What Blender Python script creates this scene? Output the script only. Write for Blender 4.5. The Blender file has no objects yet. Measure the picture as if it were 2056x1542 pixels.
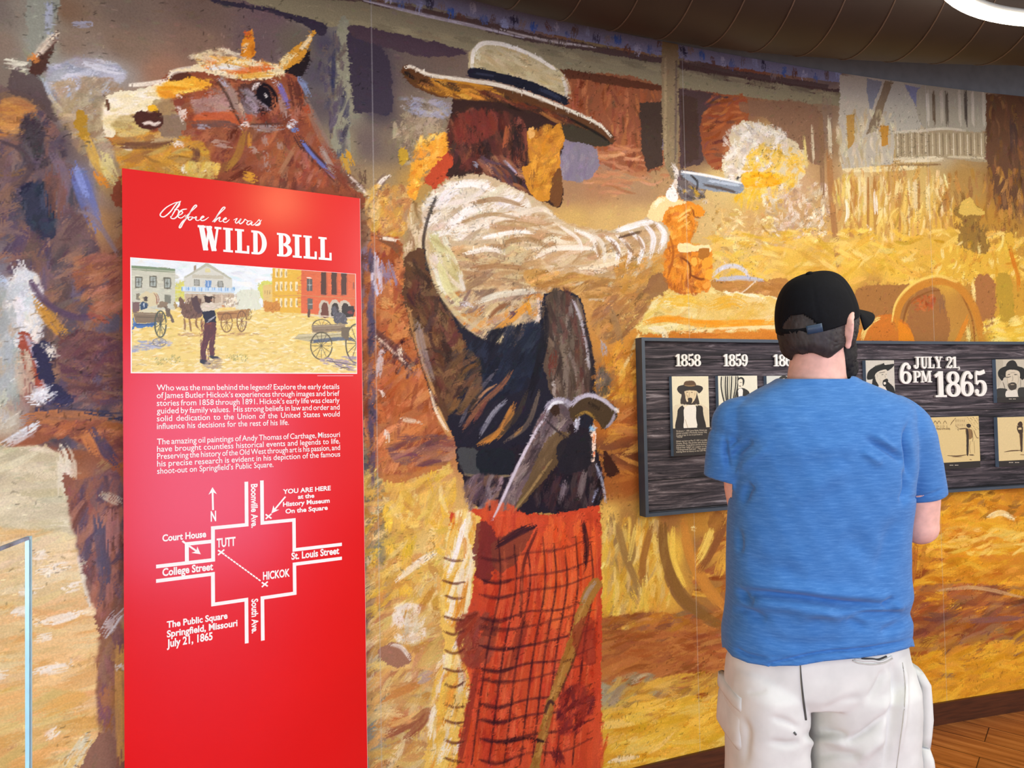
import bpy, math, random
import numpy as np
from mathutils import Vector, Matrix, Quaternion

# ---------------------------------------------------------------- camera / wall geometry (metres; photo taken as 2056 x 1542)
FW, FH, FPX = 2056, 1542, 1350.0
PITCH, ROLL = 0.0255, -0.0190
EYE = np.array([0.0, 0.0, 1.5])
WA, WB, WC = 2.4238, 0.4260, -0.0394          # plan of the curved wall: y = WA + WB x + WC x^2
Z_LOW, Z_TOP = 0.0966, 2.939                  # printed mural from the baseboard up to the grey band

def cam_axes():
    p, r = PITCH, ROLL
    F = np.array([0, math.cos(p), math.sin(p)]); U = np.array([0, -math.sin(p), math.cos(p)]); X = np.array([1., 0, 0])
    return math.cos(r) * X + math.sin(r) * U, -math.sin(r) * X + math.cos(r) * U, F
CX, CU, CF = cam_axes()

def rays(px):
    px = np.atleast_2d(np.asarray(px, float))
    return CF + ((px[:, :1] - FW / 2) / FPX) * CX - ((px[:, 1:2] - FH / 2) / FPX) * CU

def on_wall(px, off=0.0):
    d = rays(px)
    A = WC * d[:, 0] ** 2; B = WB * d[:, 0] - d[:, 1]; C = WA - off
    t = 2 * C / (-B + np.sqrt(np.maximum(B * B - 4 * A * C, 1e-9)))
    return d * t[:, None] + EYE

def on_plane(px, p0, n):
    d = rays(px); t = ((np.asarray(p0) - EYE) @ np.asarray(n)) / (d @ np.asarray(n))
    return d * t[:, None] + EYE

def at_depth(x, y, Y):
    d = rays([[x, y]])[0]
    return d * (Y / d[1]) + EYE

def project(P):
    d = np.asarray(P, float) - EYE; z = d @ CF
    return np.stack([FW / 2 + FPX * (d @ CX) / z, FH / 2 - FPX * (d @ CU) / z], -1)

def wall_y(x, off=0.0):
    return WA - off + WB * x + WC * x * x
# ---------------------------------------------------------------- a small oil-paint engine: a colour grid that becomes the colours of a printed surface
def hx(s):
    s = s.lstrip('#')
    return np.array([int(s[i:i + 2], 16) for i in (0, 2, 4)], np.float32) / 255

def pts_of(s):
    if not isinstance(s, str): return np.asarray(s, float)
    return np.array([[float(v) for v in p.split(',')] for p in s.split()])

def spline(p, closed=False, k=6):
    n = len(p)
    if n < 3: return p
    if closed: q = np.vstack([p[-1:], p, p[:2]]); m = n
    else: q = np.vstack([2 * p[0] - p[1], p, 2 * p[-1] - p[-2]]); m = n - 1
    t = np.linspace(0, 1, k, endpoint=False)[:, None]
    out = []
    for i in range(m):
        a, b, c, d = q[i], q[i + 1], q[i + 2], q[i + 3]
        out.append(.5 * (2 * b + (c - a) * t + (2 * a - 5 * b + 4 * c - d) * t ** 2 + (3 * b - a - 3 * c + d) * t ** 3))
    if not closed: out.append(p[-1:])
    return np.vstack(out)

def fbm(rs, h, w, cell, octaves=3):
    out = np.zeros((h, w), np.float32); amp = 1.0; tot = 0
    for o in range(octaves):
        c = max(cell / 2 ** o, 1.01); gh, gw = int(h / c) + 3, int(w / c) + 3
        g = rs.rand(gh, gw).astype(np.float32) * 2 - 1
        y = np.arange(h) / c; x = np.arange(w) / c
        yi = y.astype(int); xi = x.astype(int)
        fy = (y - yi)[:, None]; fx = (x - xi)[None]
        fy = fy * fy * (3 - 2 * fy); fx = fx * fx * (3 - 2 * fx)
        a = g[yi][:, xi]; b = g[yi][:, xi + 1]; c2 = g[yi + 1][:, xi]; d = g[yi + 1][:, xi + 1]
        out += amp * ((a * (1 - fx) + b * fx) * (1 - fy) + (c2 * (1 - fx) + d * fx) * fy); tot += amp; amp *= .5
    return out / tot

class Paint:
    def __init__(self, w, h, to_grid, scale, seed=1):
        self.w, self.h, self.map, self.sc = w, h, to_grid, scale
        self.rs = np.random.RandomState(seed)
        self.c = np.zeros((h, w, 3), np.float32)
        self.wx = fbm(self.rs, h, w, 14 * scale, 3) + .55 * fbm(self.rs, h, w, 3.2 * scale, 1); self.wy = fbm(self.rs, h, w, 14 * scale, 3) + .55 * fbm(self.rs, h, w, 3.2 * scale, 1)
        self.bn = np.clip(fbm(self.rs, 64, 256, 3, 2) * 1.3 + .5, 0, 1)

    def wash(self, samples, power=3.0, step=6):
        p = self.map(np.array([s[:2] for s in samples], float)); col = np.array([hx(s[2]) for s in samples])
        hs, ws = self.h // step + 2, self.w // step + 2
        yy, xx = np.mgrid[0:hs, 0:ws]; num = np.zeros((hs, ws, 3)); den = np.zeros((hs, ws, 1))
        for q, c in zip(p, col):
            d2 = (xx * step - q[0]) ** 2 + (yy * step - q[1]) ** 2 + 9
            wgt = (1 / d2 ** (power / 2))[..., None]; num += wgt * c; den += wgt
        g = num / den
        y = np.clip(np.arange(self.h) / step, 0, hs - 1.001); x = np.clip(np.arange(self.w) / step, 0, ws - 1.001)
        yi, xi = y.astype(int), x.astype(int); fy, fx = (y - yi)[:, None, None], (x - xi)[None, :, None]
        self.c[:] = (g[yi][:, xi] * (1 - fx) + g[yi][:, xi + 1] * fx) * (1 - fy) + (g[yi + 1][:, xi] * (1 - fx) + g[yi + 1][:, xi + 1] * fx) * fy

    def mask(self, pts, smooth=True, warp=2.0, grid=False):
        p = pts_of(pts)
        if smooth: p = spline(p, True)
        if not grid: p = self.map(p)
        m = warp * self.sc + 2
        x0 = int(max(0, p[:, 0].min() - m)); x1 = int(min(self.w, p[:, 0].max() + m + 1))
        y0 = int(max(0, p[:, 1].min() - m)); y1 = int(min(self.h, p[:, 1].max() + m + 1))
        if x1 <= x0 or y1 <= y0: return None
        sl = (slice(y0, y1), slice(x0, x1))
        yy, xx = np.mgrid[y0:y1, x0:x1].astype(np.float32)
        xx = xx + self.wx[sl] * warp * self.sc; yy = yy + self.wy[sl] * warp * self.sc
        ins = np.zeros(xx.shape, bool)
        a = p; b = np.roll(p, -1, 0)
        for (ax, ay), (bx, by) in zip(a, b):
            if ay == by: continue
            lo, hi = (ay, by) if ay < by else (by, ay)
            r0 = max(0, int(lo - y0 - m)); r1 = min(y1 - y0, int(hi - y0 + m) + 2)
            if r1 <= r0: continue
            Y = yy[r0:r1]
            ins[r0:r1] ^= ((ay > Y) != (by > Y)) & (xx[r0:r1] < (bx - ax) * (Y - ay) / (by - ay) + ax)
        return sl, ins

    def poly(self, pts, col, warp=2.0, smooth=True, a=1.0, dry=0.0):
        r = self.mask(pts, smooth, warp)
        if r is None: return
        sl, ins = r
        al = ins.astype(np.float32) * a
        if dry: al *= np.clip(.5 + (self.wx[sl] + self.wy[sl]) * 1.6 + (1 - dry), 0, 1)
        c = hx(col) if isinstance(col, str) else col
        self.c[sl] += (c - self.c[sl]) * al[..., None]

    def stroke(self, pts, width, col, taper=.5, a=1.0, bristle=.35, smooth=True, grid=False, clip=None):
        p = pts_of(pts)
        if smooth and len(p) > 2: p = spline(p, False, 5)
        if not grid: p = self.map(p)
        hw = width * self.sc * .5; n = len(p) - 1
        if n < 1: return
        x0 = int(max(0, p[:, 0].min() - hw - 1)); x1 = int(min(self.w, p[:, 0].max() + hw + 2))
        y0 = int(max(0, p[:, 1].min() - hw - 1)); y1 = int(min(self.h, p[:, 1].max() + hw + 2))
        if x1 <= x0 or y1 <= y0: return
        D = np.full((y1 - y0, x1 - x0), 9.0, np.float32); Lt = np.zeros_like(D); T = np.zeros_like(D)
        seg = np.hypot(*(p[1:] - p[:-1]).T); cum = np.concatenate([[0], np.cumsum(seg)]); tot = max(cum[-1], 1e-6)
        for i in range(n):
            a0, b0 = p[i], p[i + 1]
            u0 = int(max(x0, min(a0[0], b0[0]) - hw - 1)); u1 = int(min(x1, max(a0[0], b0[0]) + hw + 2))
            v0 = int(max(y0, min(a0[1], b0[1]) - hw - 1)); v1 = int(min(y1, max(a0[1], b0[1]) + hw + 2))
            if u1 <= u0 or v1 <= v0: continue
            X = np.arange(u0, u1, dtype=np.float32)[None] - a0[0]; Y = np.arange(v0, v1, dtype=np.float32)[:, None] - a0[1]
            dx, dy = b0 - a0; L2 = dx * dx + dy * dy + 1e-9; L = L2 ** .5
            t = np.clip((X * dx + Y * dy) / L2, 0, 1)
            ex = X - t * dx; ey = Y - t * dy
            s = (cum[i] + t * seg[i]) / tot
            prof = 1 - taper * np.abs(2 * s - 1) ** 2.5
            d = np.sqrt(ex * ex + ey * ey) / (hw * np.maximum(prof, .05) + 1e-6)
            sub = (slice(v0 - y0, v1 - y0), slice(u0 - x0, u1 - x0))
            cl = d < D[sub]
            D[sub] = np.where(cl, d, D[sub]); Lt[sub] = np.where(cl, (X * dy - Y * dx) / (L * hw + 1e-6), Lt[sub]); T[sub] = np.where(cl, s * tot, T[sub])
        soft = min(1.0, 1.2 / max(hw, .8))
        al = np.clip((1 - D) / soft + .5, 0, 1) * a * (D < 1.3)
        if bristle:
            o = self.rs.randint(64); o2 = self.rs.randint(256)
            b = self.bn[((Lt * .5 + .5) * 18 + o).astype(int) % 64, (T / 5 + o2).astype(int) % 256]
            al *= 1 - bristle * b
            if tot > 5:                      # ragged ends where single bristles lift off
                lane = (Lt * 7 + 8).astype(int) % 16; e0, e1 = self.rs.rand(16) ** 1.5, self.rs.rand(16) ** 1.5; en = min(.5 * tot, 3.2 * hw)
                al *= (T > e0[lane] * en) & (T < tot - e1[lane] * en * 1.3)
        sl = (slice(y0, y1), slice(x0, x1))
        if clip is not None: al *= clip[sl]
        c = hx(col) if isinstance(col, str) else col
        self.c[sl] += (c - self.c[sl]) * al[..., None]

    def scatter(self, pts, n, length, width, ang, cols, jit=.05, spread=12, curve=.15, a=.85, taper=.7, bristle=.4, keep=4):
        r = self.mask(pts, True, 0)
        if r is None: return
        sl, ins = r
        ys, xs = np.nonzero(ins)
        if not len(ys): return
        cs = [hx(c) for c in cols.split()]
        clip = None
        if keep:
            q = self.mask(pts, True, 3.0); clip = np.zeros((self.h, self.w), np.float32); cm = q[1].astype(np.float32)
            for _ in range(keep):
                e = np.pad(cm, 1); cm = np.maximum(cm, (e[2:, 1:-1] + e[:-2, 1:-1] + e[1:-1, 2:] + e[1:-1, :-2]) * .22)
            clip[q[0]] = cm
        for _ in range(n):
            k = self.rs.randint(len(ys)); x, y = xs[k] + sl[1].start, ys[k] + sl[0].start
            t = math.radians(ang + self.rs.randn() * spread); L = length * self.sc * (.5 + self.rs.rand()) * .5
            d = np.array([math.cos(t), -math.sin(t) * self.fy]) * L; nrm = np.array([-d[1], d[0]]) * curve * self.rs.randn()
            c = cs[self.rs.randint(len(cs))] + self.rs.randn() * jit + self.rs.randn(3) * jit * .35
            self.stroke(np.array([[x, y] - d, [x, y] + nrm, [x, y] + d]), width * (.6 + .8 * self.rs.rand()), np.clip(c, 0, 1), taper, a, bristle, True, True, clip)
    fy = -1.0

    def brushify(self, n, length, width, jit=.05, a=.8, box=None):
        g = self.c.mean(2); k = 2
        gy = np.zeros_like(g); gx = np.zeros_like(g)
        gy[k:-k] = g[2 * k:] - g[:-2 * k]; gx[:, k:-k] = g[:, 2 * k:] - g[:, :-2 * k]
        def bl(q):
            for ax in (0, 1):
                for s in (1, 2, 4): q = (q + np.roll(q, s, ax) + np.roll(q, -s, ax)) / 3
            return q
        jxx, jyy, jxy = bl(gx * gx), bl(gy * gy), bl(gx * gy)
        th = .5 * np.arctan2(2 * jxy, jxx - jyy) + np.pi / 2
        coh = np.sqrt((jxx - jyy) ** 2 + 4 * jxy ** 2) / (jxx + jyy + 1e-5)
        flow = fbm(self.rs, self.h, self.w, 120 * self.sc, 2) * 1.6
        src = self.c.copy()
        for _ in range(n):
            if box is None: x, y = self.rs.randint(self.w), self.rs.randint(self.h)
            else: x, y = self.rs.randint(box[0], box[1]), self.rs.randint(box[2], box[3])
            strong = coh[y, x] > .5 and jxx[y, x] + jyy[y, x] > .0006
            t = th[y, x] if strong else flow[y, x] + .3
            L = length * self.sc * (.4 + .8 * self.rs.rand()) * .5; d = np.array([math.cos(t), math.sin(t)]) * L
            c = src[y, x] * (1 + self.rs.randn() * jit) + self.rs.randn(3) * jit * .3
            self.stroke(np.array([[x, y] - d, [x, y] + np.array([-d[1], d[0]]) * .12 * self.rs.randn(), [x, y] + d]), width * (.5 + self.rs.rand()), np.clip(c, 0, 1), .6, a, .45, True, True)

# ---------------------------------------------------------------- camera, daylight, lamps, added fill lights, exposure
SC = bpy.context.scene
COL = SC.collection
cam_d = bpy.data.cameras.new('camera'); cam = bpy.data.objects.new('camera', cam_d); COL.objects.link(cam)
cam_d.sensor_width = 36.0; cam_d.lens = 36.0 * FPX / FW; cam_d.clip_start = .02
cam.matrix_world = Matrix(((CX[0], CU[0], -CF[0], EYE[0]), (CX[1], CU[1], -CF[1], EYE[1]), (CX[2], CU[2], -CF[2], EYE[2]), (0, 0, 0, 1)))
SC.camera = cam
SC.view_settings.view_transform = 'Standard'; SC.view_settings.look = 'None'; SC.view_settings.gamma = 1.0
SC.view_settings.use_curve_mapping = False
SC.view_settings.exposure = 0.0

world = bpy.data.worlds.new('world'); SC.world = world; world.use_nodes = True
world.node_tree.nodes['Background'].inputs[0].default_value = (1.0, 0.98, 0.95, 1)
world.node_tree.nodes['Background'].inputs[1].default_value = 0.74

def area(name, loc, target, sx, sy, power, col):
    d = bpy.data.lights.new(name, 'AREA'); d.shape = 'RECTANGLE'; d.size = sx; d.size_y = sy; d.energy = power; d.color = col
    o = bpy.data.objects.new(name, d); COL.objects.link(o); o.location = loc
    o.rotation_euler = (Vector(target) - Vector(loc)).to_track_quat('-Z', 'Y').to_euler()
    return o
def spot(name, loc, target, power, ang, col, r=.05, blend=.6):
    d = bpy.data.lights.new(name, 'SPOT'); d.energy = power; d.spot_size = math.radians(ang); d.spot_blend = blend; d.color = col; d.shadow_soft_size = r
    o = bpy.data.objects.new(name, d); COL.objects.link(o); o.location = loc
    o.rotation_euler = (Vector(target) - Vector(loc)).to_track_quat('-Z', 'Y').to_euler()
    return o
area('daylight_window_light', (1.60, -2.05, 1.02), (.0, 2.4, 1.1), 1.3, 2.0, 56, (0.46, 0.55, 1.0))
area('low_fill_light', (-1.5, -1.5, 1.2), (1.5, 2.9, .3), 1.4, 1.4, 42, (1.0, .94, .86))  # added unseen fill that brightens the lower wall
area('wall_fill_light', (3.7, -.5, 2.7), (1.5, 3.0, .7), 2.2, 1.6, 78, (1.0, .96, .90))  # added unseen fill that evens out the light on the wall
area('ceiling_wash_light', (1.0, .95, 3.45), (1.15, 1.9, 0), 1.6, .5, 20, (1.0, .95, .86))
spot('track_light_right', (2.3, 1.25, 3.2), (.99, 1.66, 1.48), 46, 40, (1.0, .90, .74), .06)
spot('track_light_left', (1.23, -.47, 3.04), (-.6, 2.0, 1.7), 20, 50, (1.0, .66, .28), .05)

# ---------------------------------------------------------------- helpers
def lin(c):
    c = np.asarray(c, float)
    return np.where(c <= .04045, c / 12.92, ((c + .055) / 1.055) ** 2.4)
def L(s): return tuple(lin(hx(s))) + (1.0,)

def mesh_obj(name, v, f, mat=None, parent=None, smooth=False):
    me = bpy.data.meshes.new(name); me.from_pydata([tuple(map(float, p)) for p in v], [], f); me.update()
    o = bpy.data.objects.new(name, me); COL.objects.link(o)
    if mat: me.materials.append(mat)
    if parent is not None: o.parent = parent
    if smooth: me.polygons.foreach_set('use_smooth', [True] * len(me.polygons))
    return o
def tag(o, label=None, cat=None, group=None, kind=None):
    if label: o['label'] = label
    if cat: o['category'] = cat
    if group: o['group'] = group
    if kind: o['kind'] = kind
    return o
def empty(name, loc, label, cat, group=None):
    o = bpy.data.objects.new(name, None); COL.objects.link(o); o.location = loc; o.empty_display_size = .05
    bpy.context.view_layer.update()
    return tag(o, label, cat, group)
def under(o, root):                        # parent keeping world coordinates (roots are only translated)
    o.parent = root; o.matrix_parent_inverse = Matrix.Translation(-root.location)
    return o

class MB:
    def __init__(s): s.v = []; s.f = []
    def add(s, v, f):
        n = len(s.v); s.v += [tuple(map(float, p)) for p in v]; s.f += [tuple(i + n for i in q) for q in f]; return s
    def box(s, o, ax, ay, az):             # corner o and three edge vectors
        o, ax, ay, az = map(np.asarray, (o, ax, ay, az))
        v = [o, o + ax, o + ax + ay, o + ay, o + az, o + ax + az, o + ax + ay + az, o + ay + az]
        return s.add(v, [(3, 2, 1, 0), (4, 5, 6, 7), (0, 1, 5, 4), (1, 2, 6, 5), (2, 3, 7, 6), (3, 0, 4, 7)])
    def tube(s, p, r, n=16, cap=True, flat=None):
        p = [np.asarray(q, float) for q in p]; r = r if hasattr(r, '__len__') else [r] * len(p)
        rings = []; up = np.array([0., 0, 1])
        for i, q in enumerate(p):
            d = p[min(i + 1, len(p) - 1)] - p[max(i - 1, 0)]; d = d / (np.linalg.norm(d) + 1e-9)
            a = np.cross(d, up if abs(d[2]) < .95 else np.array([0., 1, 0])); a /= np.linalg.norm(a); b = np.cross(a, d)
            rx, ry = r[i] if hasattr(r[i], '__len__') else (r[i], r[i])
            rings.append([q + a * rx * math.cos(t) + b * ry * math.sin(t) for t in np.linspace(0, 2 * np.pi, n, endpoint=False)])
        return s.rings(rings, cap)
    def rings(s, rings, cap=True):
        n = len(rings[0]); v = [p for r in rings for p in r]; f = []
        for i in range(len(rings) - 1):
            for j in range(n): f.append((i * n + j, i * n + (j + 1) % n, (i + 1) * n + (j + 1) % n, (i + 1) * n + j))
        if cap: f.append(tuple(reversed(range(n)))); f.append(tuple((len(rings) - 1) * n + j for j in range(n)))
        return s.add(v, f)
    def build(s, name, mat=None, parent=None, smooth=False): return mesh_obj(name, s.v, s.f, mat, parent, smooth)

def grid_obj(name, P, mat, parent=None, col=None, flip=False):
    """P: (h, w, 3) points; col: (h, w, 3) sRGB colours kept as a colour attribute"""
    h, w = P.shape[:2]; idx = np.arange(h * w).reshape(h, w)
    q = np.stack([idx[:-1, :-1], idx[:-1, 1:], idx[1:, 1:], idx[1:, :-1]], -1).reshape(-1, 4)
    if flip: q = q[:, ::-1]
    me = bpy.data.meshes.new(name); n = len(q)
    me.vertices.add(h * w); me.vertices.foreach_set('co', P.astype(np.float32).ravel())
    me.loops.add(n * 4); me.loops.foreach_set('vertex_index', q.astype(np.int32).ravel())
    me.polygons.add(n); me.polygons.foreach_set('loop_start', np.arange(0, n * 4, 4, dtype=np.int32))
    me.update(calc_edges=True)
    if col is not None:
        a = me.color_attributes.new('paint', 'FLOAT_COLOR', 'POINT'); c = np.ones((h * w, 4), np.float32); c[:, :3] = lin(np.clip(col, 0, 1)).reshape(-1, 3)
        a.data.foreach_set('color', c.ravel())
    me.materials.append(mat); o = bpy.data.objects.new(name, me); COL.objects.link(o)
    if parent is not None: under(o, parent)
    return o

# ---- materials
def new_mat(name):
    m = bpy.data.materials.new(name); m.use_nodes = True; nt = m.node_tree; b = nt.nodes['Principled BSDF']
    return m, nt, b
def N(nt, t, **kw):
    n = nt.nodes.new(t)
    for k, v in kw.items():
        if k.startswith('i_'):
            key = k[2:]; n.inputs[int(key) if key.isdigit() else key.replace('_', ' ')].default_value = v
        else: setattr(n, k, v)
    return n
def plain(name, c, rough=.6, var=.06, scale=40, bump=0.0, metal=0, spec=.5, stretch=(1, 1, 1), coat=0, sheen=0):
    m, nt, b = new_mat(name); tc = N(nt, 'ShaderNodeTexCoord'); mp = N(nt, 'ShaderNodeMapping'); mp.inputs['Scale'].default_value = stretch
    nz = N(nt, 'ShaderNodeTexNoise', i_Scale=scale, i_Detail=4.0); nt.links.new(tc.outputs['Object'], mp.inputs[0]); nt.links.new(mp.outputs[0], nz.inputs['Vector'])
    r = N(nt, 'ShaderNodeValToRGB'); c = np.array(L(c)[:3]); r.color_ramp.elements[0].color = tuple(np.clip(c * (1 - 3 * var), 0, 1)) + (1,); r.color_ramp.elements[1].color = tuple(np.clip(c * (1 + 3 * var), 0, 1)) + (1,)
    r.color_ramp.elements[0].position = .3; r.color_ramp.elements[1].position = .7
    nt.links.new(nz.outputs['Fac'], r.inputs[0]); nt.links.new(r.outputs[0], b.inputs['Base Color'])
    b.inputs['Roughness'].default_value = rough; b.inputs['Metallic'].default_value = metal; b.inputs['Specular IOR Level'].default_value = spec
    if coat: b.inputs['Coat Weight'].default_value = coat; b.inputs['Coat Roughness'].default_value = .2
    if sheen: b.inputs['Sheen Weight'].default_value = sheen
    if bump:
        bp = N(nt, 'ShaderNodeBump', i_Strength=bump, i_Distance=.002); nt.links.new(nz.outputs['Fac'], bp.inputs['Height']); nt.links.new(bp.outputs[0], b.inputs['Normal'])
    return m
def painted(name, rough=.55, grain=.10, gscale=260, bump=.12, spec=.3):
    m, nt, b = new_mat(name); at = N(nt, 'ShaderNodeAttribute', attribute_name='paint'); tc = N(nt, 'ShaderNodeTexCoord')
    nz = N(nt, 'ShaderNodeTexNoise', i_Scale=gscale, i_Detail=3.0); nt.links.new(tc.outputs['Object'], nz.inputs['Vector'])
    mr = N(nt, 'ShaderNodeMapRange'); mr.inputs['From Min'].default_value = .25; mr.inputs['From Max'].default_value = .75; mr.inputs['To Min'].default_value = 1 - grain; mr.inputs['To Max'].default_value = 1 + grain
    nt.links.new(nz.outputs['Fac'], mr.inputs[0]); mx = N(nt, 'ShaderNodeVectorMath', operation='SCALE')
    nt.links.new(at.outputs['Color'], mx.inputs[0]); nt.links.new(mr.outputs[0], mx.inputs['Scale']); nt.links.new(mx.outputs[0], b.inputs['Base Color'])
    b.inputs['Roughness'].default_value = rough; b.inputs['Specular IOR Level'].default_value = spec
    if bump:
        bp = N(nt, 'ShaderNodeBump', i_Strength=bump, i_Distance=.002); nt.links.new(nz.outputs['Fac'], bp.inputs['Height']); nt.links.new(bp.outputs[0], b.inputs['Normal'])
    return m
# ---------------------------------------------------------------- the printed mural: a frontier street in thick oil paint, the room's warm and cool light in its colours
MX0, MX1, MSTEP = -1.75, 2.95, 0.0030
def mural_map(px):
    p = on_wall(px, .004)
    return np.stack([(p[:, 0] - MX0) / MSTEP, (p[:, 2] - Z_LOW) / MSTEP], -1)

def paint_mural():
    W = int((MX1 - MX0) / MSTEP) + 1; H = int((Z_TOP - Z_LOW) / MSTEP) + 1
    m = Paint(W, H, mural_map, .66, 7)
    P, S, C = m.poly, m.stroke, m.scatter
    bg = []
    def row(y, s):
        for t in s.split():
            x, c = t.split(':'); bg.append((float(x), y, c))
    row(-60, '-200:6d645c 100:8d867c 400:6b5850 700:847b66 1000:7a7486 1400:6a6470 1700:8d8578 2056:5a4636 2300:5a4636')
    row(20, '-200:77706a 0:7a7068 45:8b8478 85:93968a 130:7d6450 250:75655a 400:6e5b52 540:6a565a 620:7d766a 700:8a8570 860:8a8472 1000:7c7a90')
    row(90, '-100:7a6a5c 0:8a7a6c 85:979a8c 140:8a7868 250:84705f 400:82695a 520:6a585a 600:6a6054 660:4c4758 690:8d8a78 740:4a4048 880:6c5a50 1200:8a7a5a 1400:80766c')
    row(150, '-100:8a8070 0:807468 85:8f9084 170:b0b2bc 230:9a948e 330:9a745e 430:92705c 640:55505a 690:8b8670 750:43394a 830:6a5c54 1160:7d4a30 1250:9a5c3c 1345:8a7a60 1420:5a4442 1500:8a5640 1600:8a6a58 1660:7a6860 1740:bdb6a8 1850:a8a69c 1950:b8b4a6 2030:6a4c3c 2200:6a4c3c')
    row(215, '-100:6a5a50 0:6e5a50 90:6a5c58 140:a8a4a4 190:b4b4bc 240:a8906f 300:9a7a60 650:5c5254 690:8d8a76 760:4a4148 830:77685a 880:85786a 1160:9a5a3c 1240:a86a48 1310:5a4236 1345:8d7a5c 1390:54403c 1450:9a5230 1500:8a6248 1570:8a6a50 1660:8a7058 1720:c2b8a2 1790:b0a692 1850:beb49e 1950:b4a68c 2030:6a4a34 2200:604430')
    row(290, '-100:7d5a48 0:8d6a50 60:6a5654 110:5c5058 170:7a6a62 210:a89068 630:7a665a 690:8d8468 740:6a5c58 790:77695a 850:8a7456 1150:827684 1190:90746c 1260:a46a48 1310:54402f 1345:8a6e50 1420:6a4c40 1480:b4a48c 1530:d8b868 1590:c09a6c 1660:9a7a58 1720:cdbf9a 1800:b89c68 1890:b8a888 1960:a08660 2030:70502f 2200:6a4a30')
    row(370, '-100:5c4a50 0:6e5c62 60:50495a 120:62606a 165:6a72a0 215:a88a5c 700:8f7658 760:9a8460 830:b08c4c 1140:a07a58 1200:a87a56 1280:a88460 1340:b08c60 1450:d4b878 1500:e2c260 1550:e0b040 1600:c4a078 1670:b08a5e 1720:dcc48c 1780:c49a5c 1850:d0b068 1940:b08a4c 2020:8a6030 2200:7a5428')
    row(450, '-100:504654 0:545060 60:6c5c5e 130:7a625c 200:a88258 740:96785a 790:b08c5a 1150:c8a460 1220:cca868 1290:d0ac6c 1440:d2b274 1520:cca468 1600:c09a6c 1660:c8a060 1740:dcb458 1820:e0b450 1900:dcae48 1990:b88838 2200:b08030')
    row(530, '-100:6c6a78 0:7a7884 40:8a6c5e 110:86604c 200:9a6c50 745:8a7890 790:b08a68 1440:d4b06c 1500:dcb868 1600:e0b44c 1700:e4b848 1800:e8bc48 1900:e2b040 2000:c89438 2200:d09a38')
    row(610, '-100:a8aaa8 20:b8b8b4 60:c4c0b4 110:84604c 200:8c5c44 745:8a7078 780:c08a54 1230:c89654 1300:d8a850 1400:e8cc7c 1500:e6c468 1600:b07a40 1760:a8743c 1850:b07c3c 1950:b8843c 2030:cc9a38 2200:cc9a38')
    row(690, '-100:a8b0b0 15:aab2b4 50:c4c4bc 100:745060 170:745048 230:6c4a44 745:90564a 780:b86a3c 810:b87848 1240:c88a3c 1270:a8703a 1500:d8883a 1800:c08038 2040:e8bc40 2200:e8bc40')
    row(780, '-100:9a9c98 15:b0aca0 60:a06c60 100:565064 160:664650 230:704c46 750:6c4c58 800:b05c34 850:a86038 1215:6c5a50 1250:c4822c 1275:b06a30 1500:b07038 2200:d8a840')
    row(850, '-100:b0a898 20:bab09c 70:8a7c88 140:64424a 220:80503c 750:54465a 800:a85430 860:a85a38 1220:b06828 1265:a85a2c 1500:a86830 2200:d8a840')
    row(910, '-100:a8764c 30:a06a46 90:7c4e44 150:8a5840 220:8a5640 750:524a5c 800:9a5636 880:b87a48 1220:7a4a30 1265:6c3c26 1500:a86830 2200:c89038')
    row(970, '-100:c4b496 40:c8bc9c 100:c8bc9c 160:a0694a 220:6c4c58 750:6c7468 790:d8a450 860:d8b06c 1225:9a5c2c 1265:985426 1500:a86830 1900:b07828 2056:c88428 2200:c88428')
    row(1040, '-100:d0c8ac 40:d2caae 120:c8b894 150:7c5a56 200:8a5c54 240:84544c 755:7a7460 800:e0b458 880:e0b868 1225:e0b860 1260:a87c44 1300:e2bc58 1340:a87440 1400:c08838 1450:d4a040 1900:e09c28 1980:e8a830 2200:e8a830')
    row(1110, '-100:d8ccac 30:dccfae 120:d8c69c 170:8a6a60 200:645a6a 240:905c50 755:84826a 790:e0b04c 860:e4c478 1220:e8c050 1260:9a7c4c 1300:dcb04c 1350:e4b84c 1400:9a6c3c 1450:c89440 1850:c88428 1950:e49c24 2200:e49c24')
    row(1190, '-100:dcc89c 30:dcc494 120:d8c490 180:86604f 215:645060 240:8a5c4c 755:8c7c60 790:e8b840 860:d8c088 1220:e4bc48 1290:e4bc50 1350:d8a848 1420:a4743c 1850:a86428 1950:d88c24 2200:d88c24')
    row(1260, '-100:dcbc88 30:dcc08c 140:d8c69c 200:945c46 235:b08c74 755:8c8060 790:e2b848 850:d8c490 1220:cc9438 1300:b87c3c 1400:a8643a 1450:98552e 1840:94552c 1920:90502c 2000:a85c2a 2200:a85c2a')
    row(1330, '-100:dcb47c 30:e0bc84 140:d8c894 185:c8c4a0 215:80564a 240:a88454 755:807468 790:9c6c54 860:c49a60 1220:b07440 1300:a8643a 1400:a45a30 1450:a85c30 1840:a46c30 1920:a87c40 2000:d89a2c 2200:d89a2c')
    row(1390, '-100:dcae70 30:e0b880 140:dcc080 190:c8cca8 215:785260 240:a89058 755:6c7480 790:c8985c 860:b89868 1220:a8a084 1280:c8a04c 1350:a8804c 1440:c88c34 1840:e4a02c 1950:e09a28 2200:e09a28')
    row(1450, '-100:d8a868 30:dcb478 140:d8c088 190:d4cc9c 220:7a5464 240:a08860 755:889488 790:c87c44 860:c89c68 1220:d8b04c 1300:d8ac40 1400:e0ac34 2200:e0ac34')
    row(1530, '-100:d8ac6c 30:dcb880 120:d4bc70 170:b8885a 210:8a7468 240:b09860 755:8a9890 800:cca868 850:d8b880 1220:e4b83c 1300:e8b434 2200:e8b434')
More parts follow.
